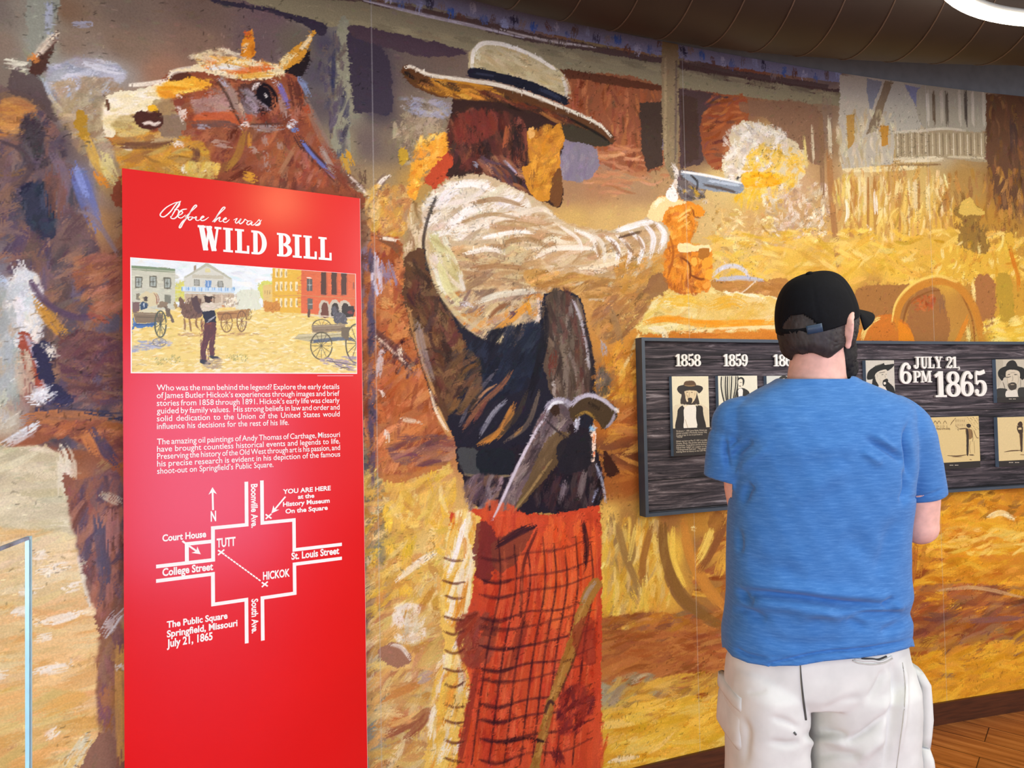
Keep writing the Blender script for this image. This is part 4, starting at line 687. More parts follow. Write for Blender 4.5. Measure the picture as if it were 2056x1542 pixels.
def floor_mat():
    m, nt, b = new_mat('plank_floor'); tc = N(nt, 'ShaderNodeTexCoord'); mp = N(nt, 'ShaderNodeMapping')
    a, c = [on_plane([p], (0, 0, 0), (0, 0, 1))[0] for p in ((1935, 1466), (2056, 1497))]
    ang = math.atan2(c[1] - a[1], c[0] - a[0]); mp.inputs['Rotation'].default_value = (0, 0, -ang)
    nt.links.new(tc.outputs['Object'], mp.inputs[0])
    br = N(nt, 'ShaderNodeTexBrick', offset=.37, i_Scale=1.0); br.inputs['Brick Width'].default_value = 1.1; br.inputs['Row Height'].default_value = .16; br.inputs['Mortar Size'].default_value = .0022; br.inputs['Mortar Smooth'].default_value = .2
    br.inputs['Color1'].default_value = (.1, .1, .1, 1); br.inputs['Color2'].default_value = (.9, .9, .9, 1); br.inputs['Bias'].default_value = 0
    nt.links.new(mp.outputs[0], br.inputs['Vector'])
    st = N(nt, 'ShaderNodeMapping'); st.inputs['Scale'].default_value = (1.6, 22, 1); nt.links.new(mp.outputs[0], st.inputs[0])
    ad = N(nt, 'ShaderNodeVectorMath', operation='ADD'); nt.links.new(st.outputs[0], ad.inputs[0]); sc = N(nt, 'ShaderNodeVectorMath', operation='SCALE'); sc.inputs['Scale'].default_value = 7
    nt.links.new(br.outputs['Color'], sc.inputs[0]); nt.links.new(sc.outputs[0], ad.inputs[1])
    nz = N(nt, 'ShaderNodeTexNoise', i_Scale=1.6, i_Detail=6.0, i_Roughness=.65); nt.links.new(ad.outputs[0], nz.inputs['Vector'])
    r = N(nt, 'ShaderNodeValToRGB'); e = r.color_ramp.elements; e[0].position = .28; e[0].color = L('84441a'); e[1].position = .72; e[1].color = L('e89c54')
    q = r.color_ramp.elements.new(.5); q.color = L('c07434'); nt.links.new(nz.outputs['Fac'], r.inputs[0])
    mx = N(nt, 'ShaderNodeMix', data_type='RGBA', blend_type='MULTIPLY'); mx.inputs['Factor'].default_value = .35; nt.links.new(r.outputs[0], mx.inputs['A']); nt.links.new(br.outputs['Color'], mx.inputs['B'])
    m2 = N(nt, 'ShaderNodeMix', data_type='RGBA', blend_type='MIX'); nt.links.new(br.outputs['Fac'], m2.inputs['Factor']); nt.links.new(mx.outputs['Result'], m2.inputs['A']); m2.inputs['B'].default_value = L('3a1808')
    nt.links.new(m2.outputs['Result'], b.inputs['Base Color']); b.inputs['Roughness'].default_value = .38
    bp = N(nt, 'ShaderNodeBump', i_Strength=.12, i_Distance=.002); nt.links.new(nz.outputs['Fac'], bp.inputs['Height']); nt.links.new(bp.outputs[0], b.inputs['Normal'])
    return m
tag(mesh_obj('floor', [(-4, -4, 0), (5.5, -4, 0), (5.5, 4.2, 0), (-4, 4.2, 0)], [(0, 1, 2, 3)], floor_mat()), kind='structure')
tag(MB().box((-4, -1.0, 3.6), (9.5, 0, 0), (0, 5.2, 0), (0, 0, .1)).build('ceiling', plain('ceiling_paint', '2c2a2a', .9, .03, 8)), kind='structure')

# ---------------------------------------------------------------- mural
M_MURAL = painted('mural_print', .55, .13, 210, .10, .08)
mu = paint_mural()
gx = MX0 + np.arange(mu.w) * MSTEP; gz = Z_LOW + np.arange(mu.h) * MSTEP
P = np.zeros((mu.h, mu.w, 3)); P[..., 0] = gx[None]; P[..., 1] = wall_y(gx, .004)[None]; P[..., 2] = gz[:, None]
tag(grid_obj('mural', P, M_MURAL, None, mu.c), 'huge oil-painted frontier street mural with gunman and horse covering the curved wall', 'mural')
del mu, P

# ---------------------------------------------------------------- big round duct along the wall, and the ring lamp
M_DUCT = plain('duct_brown', '2c211c', .55, .05, 6, metal=.2)
dpts = spline(np.array([(-1.9, .75), (-1.0, 1.5), (-.13, 2.0), (.56, 2.28), (1.14, 2.43), (1.93, 2.53), (2.9, 2.56), (3.8, 2.5)]), False, 14)
duct = empty('air_duct', (1.14, 2.43, 3.1), 'fat dark brown round duct hung under the ceiling above the mural', 'duct')
DR, DZ = .30, 3.08
under(MB().tube([(x, y, DZ) for x, y in dpts], DR, 56, False).build('pipe', M_DUCT, None, True), duct)
sm = MB(); seg = np.hypot(*(dpts[1:] - dpts[:-1]).T); cum = np.concatenate([[0], np.cumsum(seg)])
def dat(s): return np.array([np.interp(s, cum, dpts[:, 0]), np.interp(s, cum, dpts[:, 1])])
k = .15
while k < cum[-1] - .4:
    ln = []
    for t in np.linspace(0, 2 * np.pi, 49):
        s0 = k + .19 * t / (2 * np.pi); p = dat(s0); d = dat(s0 + .02) - dat(s0 - .02); d /= np.linalg.norm(d); nrm = np.array([-d[1], d[0]])
        ln.append((p[0] + nrm[0] * math.cos(t) * (DR + .001), p[1] + nrm[1] * math.cos(t) * (DR + .001), DZ + math.sin(t) * (DR + .001)))
    sm.tube(ln, .0026, 6); k += .19
tag(under(sm.build('spiral_seam', plain('duct_seam', '5c4a3e', .5, .05, 10, metal=.2), None, True), duct), 'thin paler spiral seam ridge')
M_ROD = plain('rod_steel', '7c7c7c', .4, .03, 20, metal=.8)
for s0 in (1.2, 2.8, 4.4):
    p = dat(s0); under(MB().tube([(p[0], p[1], DZ + DR - .004), (p[0], p[1], 3.6)], .008, 8).build('hanger_rod', M_ROD), duct)

ring = empty('ring_lamp', (1.87, 1.495, 2.75), 'glowing white circular ring lamp hanging at the top right corner', 'lamp')
c0 = np.array([1.87, 1.495, 2.75]); RR = .75
m_em, nt, b = new_mat('lamp_glow'); b.inputs['Emission Color'].default_value = (1.0, .90, .70, 1); b.inputs['Emission Strength'].default_value = 9.0; b.inputs['Base Color'].default_value = (1, .95, .85, 1)
circ = [c0 + RR * np.array([math.cos(t), math.sin(t), 0]) for t in np.linspace(0, 2 * np.pi, 97)]
under(MB().tube(circ, [(.022, .016)] * 97, 12, False).build('diffuser', m_em, None, True), ring)
hs = [c0 + (RR + 0) * np.array([math.cos(t), math.sin(t), 0]) + [0, 0, .022] for t in np.linspace(0, 2 * np.pi, 97)]
M_GREY = plain('lamp_housing', '8a8a8a', .5, .03, 20, metal=.3)
under(MB().tube(hs, [(.02, .012)] * 97, 10, False).build('housing', M_GREY, None, True), ring)
for t in (.4, 2.5, 4.6):
    q = c0 + RR * np.array([math.cos(t), math.sin(t), 0]); under(MB().tube([q + [0, 0, .03], (c0[0] + .1 * math.cos(t), c0[1] + .1 * math.sin(t), 3.6)], .0015, 6).build('cable', M_GREY), ring)
under(MB().tube([(c0[0], c0[1], 3.57), (c0[0], c0[1], 3.6)], .14, 32).build('ceiling_cap', M_GREY), ring)

# ---------------------------------------------------------------- clear acrylic sheet at the left edge
q0 = at_depth(52, 1083, .95); zt = q0[2]
q1 = on_plane([[-160, 1165]], (0, 0, zt), (0, 0, 1))[0]
dv = q1 - q0; dv[2] = 0; dv /= np.linalg.norm(dv); nv = np.array([-dv[1], dv[0], 0]); nv = nv if nv[1] > 0 else -nv
m_ac, nt, b = new_mat('clear_acrylic'); b.inputs['Transmission Weight'].default_value = 1.0; b.inputs['Roughness'].default_value = .02; b.inputs['IOR'].default_value = 1.03; b.inputs['Base Color'].default_value = (.97, .99, 1, 1)
ac = empty('acrylic_screen', (q0[0], q0[1], 0), 'clear acrylic screen with bright pale blue edges at the far left', 'screen')
LN = .42
under(MB().box(q0 * [1, 1, 0] + [0, 0, .05], dv * LN, nv * .006, (0, 0, zt - .05)).build('pane', m_ac), ac)
m_ed = plain('polished_edge', 'a8e4fc', .25, .03, 30, spec=.8)
m_e2 = plain('polished_top_edge', '8098b4', .25, .25, 25, spec=.8)
tag(under(MB().box(q0 * [1, 1, 0] + [0, 0, .05] - dv * .004, dv * .0085, nv * .006, (0, 0, zt - .05 + .004)).build('upright_edge', m_ed), ac), 'bright pale blue polished upright edge')
tag(under(MB().box(q0 * [1, 1, 0] + [0, 0, zt] + dv * .0035, dv * (LN - .0035), nv * .006, (0, 0, .004)).build('top_edge', m_e2), ac), 'grey-blue polished top edge')
under(MB().box(q0 * [1, 1, 0] - nv * .09 - dv * .01, dv * (LN + .02), nv * .186, (0, 0, .05)).build('base', M_GREY), ac)

# ---------------------------------------------------------------- lettering helpers
FONT_CACHE = {}
def text_mesh(s, bold=0.0, word=None):
    """flat triangulated lettering of the built-in font: (verts Nx2, faces); size 1, baseline y=0"""
    key = (s, bold, word)
    if key in FONT_CACHE: return FONT_CACHE[key]
    cu = bpy.data.curves.new('lettering', 'FONT'); cu.body = s; cu.size = 1; cu.offset = bold; cu.resolution_u = 3
    if word: cu.space_word = word
    o = bpy.data.objects.new('lettering', cu); COL.objects.link(o); dg = bpy.context.evaluated_depsgraph_get(); dg.update()
    me = bpy.data.meshes.new_from_object(o.evaluated_get(dg)); v = np.array([p.co[:2] for p in me.vertices]).reshape(-1, 2); f = [tuple(p.vertices) for p in me.polygons]
    bpy.data.objects.remove(o); bpy.data.curves.remove(cu); bpy.data.meshes.remove(me)
    FONT_CACHE[key] = (v, f); return v, f
CAP = text_mesh('H')[0][:, 1].max()

class Flat:
    """flat shapes on a plane: points given in local (s, t) metres"""
    def __init__(s): s.v = []; s.f = []; s.k = []; s.n = 0
    def add(s, v, f):
        n = len(s.v); s.v += [tuple(p) for p in v]; s.f += [tuple(i + n for i in q) for q in f]; s.k += [s.n % 9] * len(v); s.n += 1
    def text(s, txt, x0, x1, y, cap, bold=.0, justify=False, rot=False, sq=None):
        """baseline from x0 to x1 at height y, capital height cap; rot: reading downwards along x=y from x0(top) to x1(bottom)"""
        v, f = text_mesh(txt, bold)
        if justify and ' ' in txt:
            w1 = np.ptp(v[:, 0]); w2 = np.ptp(text_mesh(txt, bold, 2.0)[0][:, 0]); ky = cap / CAP
            k = 1 + ((x1 - x0) / (ky * sq) - w1) / (w2 - w1); v, f = text_mesh(txt, bold, float(np.clip(k, .6, 4)))
        u = (v[:, 0] - v[:, 0].min()) / np.ptp(v[:, 0]); h = v[:, 1] * cap / CAP
        if rot: p = np.stack([y + h, x0 + (x1 - x0) * u], -1)
        else: p = np.stack([x0 + (x1 - x0) * u, y + h], -1)
        s.add(p, f if not rot else f)
    def ribbon(s, pts, w, closed=False):
        p = np.asarray(pts, float); n = len(p); w = np.asarray(w, float) if hasattr(w, '__len__') else np.full(n, w)
        if closed: d = np.roll(p, -1, 0) - np.roll(p, 1, 0)
        else:
            d = np.gradient(p, axis=0) if n > 2 else np.repeat(p[1:] - p[:1], 2, 0)
        d /= np.hypot(*d.T)[:, None] + 1e-9; nr = np.stack([-d[:, 1], d[:, 0]], -1) * w[:, None] * .5
        v = np.vstack([p + nr, p - nr]); m = n if closed else n - 1
        s.add(v, [(i + n, (i + 1) % n + n, (i + 1) % n, i) for i in range(m)])
    def lines(s, pts, w):                   # mitred-looking street lines: one quad per straight piece, square ends
        for a, b in zip(pts[:-1], pts[1:]):
            a, b = np.asarray(a, float), np.asarray(b, float); d = (b - a) / np.linalg.norm(b - a); s.ribbon([a - d * w * .5, b + d * w * .5], w)
    def poly(s, pts): s.add(pts, [tuple(range(len(pts)))])
    def build(s, name, frame, mat, depth=0.0):
        O, R, U, Nn = frame; v = np.array(s.v); V = O + v[:, :1] * R + v[:, 1:2] * U + np.array(s.k)[:, None] * 4e-5 * Nn   # overlapping strokes lie a hair apart
        f = []
        for q in s.f:                       # all faces towards the reader
            a, b, c = v[q[0]], v[q[1]], v[q[2]]
            f.append(q if np.cross(b - a, c - a) > 0 else tuple(reversed(q)))
        if not depth: return mesh_obj(name, V, f, mat)
        # extruded: every piece gets walls
        B = V - Nn * depth; n = len(V); from collections import Counter
        ed = Counter(tuple(sorted((q[i], q[(i + 1) % len(q)]))) for q in f for i in range(len(q)))
        F = list(f)
        for q in f:
            for i in range(len(q)):
                a, b = q[i], q[(i + 1) % len(q)]
                if ed[tuple(sorted((a, b)))] == 1: F.append((b, a, a + n, b + n))
        return mesh_obj(name, np.vstack([V, B]), F, mat)

# ---- a small fat slab-serif alphabet (unit capital height): rectangles r, ribbons b (points, widths, smooth, closed)
def ell(cx, cy, rx, ry, a0=0, a1=360, n=26):
    t = np.radians(np.linspace(a0, a1, n)); return np.stack([cx + rx * np.cos(t), cy + ry * np.sin(t)], -1)
def bowlw(p, cx, cy, rx, thin, thick): return thin + (thick - thin) * np.clip(np.abs(p[:, 0] - cx) / rx, 0, 1) ** 1.5
def slab(ch):
    r, b, w = [], [], .6
    if ch == 'I': r = [(.10, 0, .30, 1), (0, 0, .40, .09), (0, .91, .40, 1)]; w = .46
    elif ch == 'L': r = [(.09, 0, .29, 1), (0, 0, .60, .10), (0, .91, .38, 1), (.50, 0, .60, .34)]; w = .66
    elif ch == 'D':
        p = ell(.26, .5, .30, .455, 90, -90); b = [(p, bowlw(p, .26, 0, .3, .09, .20))]; r = [(.08, 0, .27, 1), (0, 0, .28, .09), (0, .91, .28, 1)]; w = .72
    elif ch == 'B':
        p = ell(.28, .74, .22, .215, 90, -90); q = ell(.28, .275, .27, .23, 90, -90)
        b = [(p, bowlw(p, .28, 0, .22, .09, .19)), (q, bowlw(q, .28, 0, .27, .09, .2))]; r = [(.08, 0, .27, 1), (0, 0, .30, .09), (0, .91, .30, 1)]; w = .66
    elif ch == 'W':
        b = [([(.14, 1), (.32, 0)], .2), ([(.32, 0.0), (.45, .9)], .09), ([(.43, 1), (.66, 0)], .2), ([(.66, 0.0), (.80, .95)], .09)]; r = [(0, .91, .32, 1), (.34, .91, .58, 1), (.68, .91, .96, 1), (.24, 0, .40, .10), (.57, 0, .74, .10)]; w = 1.0
    elif ch == 'P':
        p = ell(.28, .71, .25, .245, 90, -90); b = [(p, bowlw(p, .28, 0, .25, .08, .2))]; r = [(.08, 0, .27, 1), (0, 0, .40, .09), (0, .91, .30, 1)]; w = .62
    elif ch == 'M': b = [([(.16, 1), (.42, .08)], .19), ([(.42, .08), (.66, 1)], .08)]; r = [(.08, 0, .16, 1), (.62, 0, .80, 1), (0, 0, .26, .09), (.54, 0, .90, .09), (0, .91, .26, 1), (.60, .91, .90, 1)]; w = .95
    elif ch == 'J': p = spline(np.array([(.38, .4), (.37, .16), (.26, .05), (.12, .07), (.07, .2)]), False); b = [(p, np.linspace(.19, .10, len(p))), (ell(.12, .2, .05, .055), .11)]; r = [(.28, .3, .48, 1), (.16, .91, .60, 1)]; w = .64
    elif ch == 'U': p = spline(np.array([(.19, .4), (.21, .14), (.36, .05), (.50, .14), (.54, .4)]), False); b = [(p, np.linspace(.2, .09, len(p)))]; r = [(.09, .3, .29, 1), (.50, .3, .59, 1), (0, .91, .40, 1), (.42, .91, .68, 1)]; w = .72
    elif ch == 'Y': b = [([(.13, 1), (.37, .42)], .2), ([(.60, 1), (.39, .42)], .09)]; r = [(.28, 0, .47, .48), (.16, 0, .58, .09), (0, .91, .34, 1), (.46, .91, .74, 1)]; w = .74
    elif ch == ',': p = spline(np.array([(.12, .06), (.17, -.04), (.09, -.18)]), False); b = [(p, np.linspace(.13, .04, len(p))), (ell(.11, .07, .035, .035), .09)]; w = .28
    elif ch == '1': r = [(.14, 0, .35, 1), (0, 0, .49, .08)]; b = [([(.0, .80), (.20, .93)], .12)]; w = .52
    elif ch == '8':
        p = ell(.31, .745, .19, .205); q = ell(.31, .275, .225, .23); b = [(p, bowlw(p, .31, 0, .19, .08, .19), True), (q, bowlw(q, .31, 0, .225, .08, .2), True)]; w = .64
    elif ch == '0': p = ell(.31, .5, .21, .455); b = [(p, bowlw(p, .31, 0, .21, .08, .21), True)]; w = .64
    elif ch in '69':
        p = ell(.32, .30, .20, .25); q = spline(np.array([(.12, .30), (.13, .62), (.26, .90), (.42, .93), (.50, .82)]), False)
        if ch == '9': p = np.array([.64, 1.0]) - p; q = np.array([.64, 1.0]) - q; e = ell(.14, .22, .045, .05); cx = .32
        else: e = ell(.49, .78, .045, .05); cx = .32
        b = [(p, bowlw(p, cx, 0, .2, .08, .19), True), (q, np.linspace(.2, .08, len(q))), (e, .1, True)]; w = .64
    elif ch == '5':
        q = spline(np.array([(.13, .50), (.28, .60), (.46, .52), (.51, .30), (.42, .10), (.25, .045), (.12, .12)]), False); b = [(q, bowlw(q, .28, 0, .24, .08, .2)), (ell(.14, .19, .045, .05), .1, True), (spline(np.array([(.12, .94), (.3, .91), (.52, .98)]), False), .15), ([(.13, .95), (.13, .48)], .08)]; w = .64
    elif ch == '2':
        q = spline(np.array([(.12, .74), (.15, .90), (.30, .955), (.47, .86), (.46, .62), (.28, .36), (.09, .08)]), False); b = [(q, bowlw(q, .25, 0, .24, .09, .19)), (ell(.14, .74, .045, .05), .1, True), (spline(np.array([(.04, .07), (.25, .10), (.42, .06), (.56, .24)]), False), .14)]; w = .62
    return r, b, w
def slab_word(fl, txt, x0, x1, y, h, slope=0.0, gap=0.0):
    tot = sum((.34 if c == ' ' else slab(c)[2] + gap) for c in txt) - gap; k = (x1 - x0) / tot; x = x0
    for c in txt:
        if c == ' ': x += .34 * k; continue
        r, b, w = slab(c)
        def T(p): p = np.asarray(p, float); return np.stack([x + p[:, 0] * k, y + p[:, 1] * h], -1)
        for (a0, b0, a1, b1) in r: fl.poly(T([(a0, b0), (a1, b0), (a1, b1), (a0, b1)]))
        for q in b:
            p = np.asarray(q[0], float); cl = len(q) > 2 and q[2]
            wd = q[1] * h if not hasattr(q[1], '__len__') else np.asarray(q[1]) * h
            if cl: p = p[:-1]; wd = wd[:-1] if hasattr(wd, '__len__') else wd
            fl.ribbon(T(p), wd * (k / h * .5 + .5), cl)
        x += (w + gap) * k

# ---------------------------------------------------------------- red sign standing off the wall
m0 = on_wall([[490, 760]], .062)[0]; ts = np.array([1, .5372, 0]); ts /= np.linalg.norm(ts); tn = np.array([ts[1], -ts[0], 0]); tu = np.array([0, 0, 1.])
S_O = np.array([m0[0], m0[1], 0.0])
def sg(px, off=0.0):
    p = on_plane(px, S_O + tn * off, tn); return np.stack([(p - S_O) @ ts, p[:, 2]], -1)
c_tl, c_tr, c_bl = sg([(245, 338), (723, 398), (250, 1500)])
s0 = float((c_tl[0] + c_bl[0]) / 2); s1 = float(sg([(729, 900)])[0, 0]); zt = float((c_tl[1] + c_tr[1]) / 2); zb = .32
sign = empty('sign_panel', tuple(S_O + ts * (s0 + s1) / 2 + [0, 0, zb]), 'tall glossy red interpretive sign headed WILD BILL with street map', 'sign')
m_red, nt, b = new_mat('red_gloss'); b.inputs['Roughness'].default_value = .21; b.inputs['Specular IOR Level'].default_value = .42
tc = N(nt, 'ShaderNodeTexCoord'); nz = N(nt, 'ShaderNodeTexNoise', i_Scale=3.0, i_Detail=2.0); nt.links.new(tc.outputs['Object'], nz.inputs['Vector'])
r = N(nt, 'ShaderNodeValToRGB'); r.color_ramp.elements[0].color = L('d8080c'); r.color_ramp.elements[1].color = L('e21014'); nt.links.new(nz.outputs['Fac'], r.inputs[0]); nt.links.new(r.outputs[0], b.inputs['Base Color'])
under(MB().box(S_O + ts * s0 + tu * zb, ts * (s1 - s0), tu * (zt - zb), -tn * .012).build('panel', m_red), sign)
M_EDGE = plain('sign_edge', 'e8a8a0', .5, .03, 30)
tag(under(MB().box(S_O + ts * s1 + tu * zb, ts * .0012, tu * (zt - zb), -tn * .012).build('edge_trim', M_EDGE), sign), 'thin pale right edge')
for ss in (s0 + .12, s1 - .12):
    for zz in (zb + .12, zt - .12): 
        c = S_O + ts * ss + tu * zz - tn * .012; yb = (wall_y(c[0]) - c[1]) * abs(tn[1]); under(MB().tube([c, c - tn * max(.01, yb - .006)], .012, 16).build('standoff', M_GREY), sign)
M_WHITE = plain('print_white', 'f6f4f2', .5, .01, 30)
def frame_at(off): return (S_O + tn * off, ts, tu, tn)
# heading
fl = Flat(); a = sg([(396, 502), (668, 523)]); t = sg([(397, 454), (664, 476)])
slab_word(fl, 'WILD', *[float(v) for v in (sg([(397, 478)])[0, 0], sg([(538, 490)])[0, 0])], float(a[:, 1].mean()), float((t[:, 1] - a[:, 1]).mean()), gap=.03)
slab_word(fl, 'BILL', *[float(v) for v in (sg([(556, 490)])[0, 0], sg([(668, 500)])[0, 0])], float(a[:, 1].mean()), float((t[:, 1] - a[:, 1]).mean()), gap=.02)
tag(under(fl.build('heading', frame_at(.0012), M_WHITE), sign), 'white slab capitals WILD BILL')
fl = Flat()
for path in ['322,74 300,112 262,172 224,238', '326,72 250,96 172,140 116,200 118,228 156,232 214,184 262,120 296,84 312,104 292,138 256,160', '262,160 300,166 294,214 262,250 226,250 216,226', '284,228 330,206 342,186 322,178 300,204 298,236 330,246 374,214', '310,178 346,160 388,154',
             '366,240 440,170 486,126 476,114 448,142 400,222 352,290 322,344 308,338 344,280 402,240 420,234', '440,236 412,238 400,258 418,268 442,250 440,236 462,246 484,234 478,264 502,272 536,254', '536,254 562,236 550,228 530,250 536,272 570,268 612,238',
             '648,288 720,204 778,146 764,136 734,170 690,240 668,288 702,254 730,240 718,272 734,284 758,272', '756,272 792,256 786,244 764,262 764,284 792,290 826,262', '868,268 906,250 886,284 900,300 930,272 946,254 926,290 940,306 970,284 986,260 1002,270 1030,280', '1054,276 1020,280 1004,304 1024,316 1060,286 1050,314 1072,318 1108,288', '1108,290 1132,264 1142,300 1122,322 1092,320 1124,306 1158,266']:
    p = np.array([[float(v) for v in q.split(',')] for q in path.split()]) / 5.14 + [300, 390]
    p = sg(spline(p, False, 6)); t = np.linspace(0, 1, len(p)); fl.ribbon(p, .0034 * (1 - .55 * np.abs(2 * t - 1) ** 3))
tag(under(fl.build('script_heading', frame_at(.0014), M_WHITE), sign), 'white handwriting Before he was')
# paragraphs
xl, xr = float(sg([(315, 850)])[0, 0]), float(sg([(682, 850)])[0, 0])
px_m = float(sg([(315, 800)])[0, 1] - sg([(315, 900)])[0, 1]) / 100
def para(name, lines, ys, last):
    fl = Flat()
    for i, (s, y) in enumerate(zip(lines, ys)):
        zz = float(sg([(315, y)])[0, 1]); cap = 11.6 * px_m
        if i == len(lines) - 1: fl.text(s, xl, float(sg([(last, y - 8)])[0, 0]), zz, cap, .006)
        else: fl.text(s, xl, xr, zz, cap, .006, True, sq=.90)
    return under(fl.build(name, frame_at(.0012), M_WHITE), sign)
para('paragraph', ['Who was the man behind the legend? Explore the early details', 'of James Butler Hickok\u2019s experiences through images and brief', 'stories from 1858 through 1891. Hickok\u2019s early life was clearly', 'guided by family values.  His strong beliefs in law and order and', 'solid dedication to the Union of the United States would', 'influence his decisions for the rest of his life.'], [784, 799.5, 815, 830.5, 846, 861.5], 580)
para('paragraph', ['The amazing oil paintings of Andy Thomas of Carthage, Missouri', 'have brought countless historical events and legends to life.', 'Preserving the history of the Old West through art is his passion, and', 'his precise research is evident in his depiction of the famous', 'shoot-out on Springfield\u2019s Public Square.'], [892.5, 907.3, 922, 936.8, 951.5], 549)
# street map
fl = Flat(); W7 = 7.3 * px_m
def ax(pts):                                # straighten to the sign's own level / plumb lines
    p = sg(pts).tolist()
    for i in range(1, len(p)):
        if abs(p[i][0] - p[i - 1][0]) > abs(p[i][1] - p[i - 1][1]): p[i][1] = p[i - 1][1]
        else: p[i][0] = p[i - 1][0]
    return p
fl.lines(ax([(494.5, 970.6), (494.5, 1053.5), (427.4, 1061), (427.4, 1124), (317.5, 1136)]), W7)
fl.lines(ax([(427.4, 1086.5), (375, 1092), (375, 1126)]), W7)
fl.lines(ax([(525.7, 968), (525.7, 1050), (590, 1044), (590, 1104), (683, 1093)]), W7)
fl.lines(ax([(317.5, 1166), (427.4, 1152), (427.4, 1213.5), (494.5, 1203.7), (494.5, 1288)]), W7)
fl.lines(ax([(683, 1121), (591, 1132.5), (591, 1191), (526.7, 1199), (526.7, 1282.5)]), W7)
def arrow(a, b, w, hl, hw):
    a, b = sg([a])[0], sg([b])[0]; d = (b - a) / np.linalg.norm(b - a); n_ = np.array([-d[1], d[0]]); e = b - d * hl * px_m
    fl.ribbon([a, e + d * hl * .3 * px_m], w * px_m); fl.poly([b, e - n_ * hw * px_m - d * 2 * px_m, e + d * 3 * px_m, e + n_ * hw * px_m - d * 2 * px_m])
arrow((427.6, 1024), (426.5, 978), 3.6, 13, 8); arrow((573, 997), (544.5, 1031), 3.4, 14, 8); arrow((366, 1086), (403, 1112.6), 3.6, 14, 8)
for c in ((539, 1036.7), (444, 1108.7), (531.5, 1173)):
    q = sg([c])[0]
    for sgn in (1, -1): fl.ribbon([q + np.array([-6, -5 * sgn]) * px_m, q + np.array([6, 5 * sgn]) * px_m], 3.2 * px_m)
a, b = sg([(450.8, 1113.6), (523.7, 1166.7)])
for i in range(13): fl.ribbon([a + (b - a) * (i + .06) / 13, a + (b - a) * (i + .86) / 13], 2.8 * px_m)
tag(under(fl.build('street_map', frame_at(.0012), M_WHITE), sign), 'white line map of streets with arrows and crosses')
fl = Flat()
def lab(s, x0, y0, x1, cap, bold=.03):
    p = sg([(x0, y0), (x1, y0)]); fl = Flat(); fl.text(s, float(p[0, 0]), float(p[1, 0]), float(p[0, 1]), cap * px_m, bold)
    tag(under(fl.build('map_label', frame_at(.0012), M_WHITE), sign), 'white lettering ' + s)
lab('Court House', 326, 1087, 414, 13); lab('TUTT', 435, 1099, 473, 17.5); lab('College Street', 326, 1156.5, 428, 14.5); lab('HICKOK', 528, 1164, 582, 16); lab('St. Louis Street', 585, 1123.5, 681, 14.5)
lab('YOU ARE HERE', 568, 991.5, 664, 9.5); lab('at the', 598, 1001.5, 631, 9); lab('History Museum', 568, 1017, 662, 9.5); lab('On the Square', 573, 1031, 658, 9.5); lab('N', 423, 1046.5, 434, 20)
lab('The Public Square', 335, 1260.5, 457, 12.5); lab('Springfield, Missouri', 335, 1279.5, 477, 13); lab('July 21, 1865', 335, 1299.5, 427, 15)
for s, x, y0, y1 in (('Boonville Ave.', 504.5, 972, 1060), ('South Ave.', 505.5, 1203, 1272)):
    p = sg([(x, y0), (x, y1)]); fl = Flat(); fl.text(s, float(p[0, 1]), float(p[1, 1]), float(p[:, 0].mean()), 12.5 * px_m, .03, rot=True)
    tag(under(fl.build('map_label', frame_at(.0012), M_WHITE), sign), 'white upright lettering ' + s)
fl = Flat(); p = sg([(637, 754.5), (709, 754.5)]); fl.ribbon(p, 1.3 * px_m); tag(under(fl.build('credit_line', frame_at(.0012), plain('credit_pink', 'f4b0b4', .5, .01, 30)), sign), 'hair-fine pale credit line')

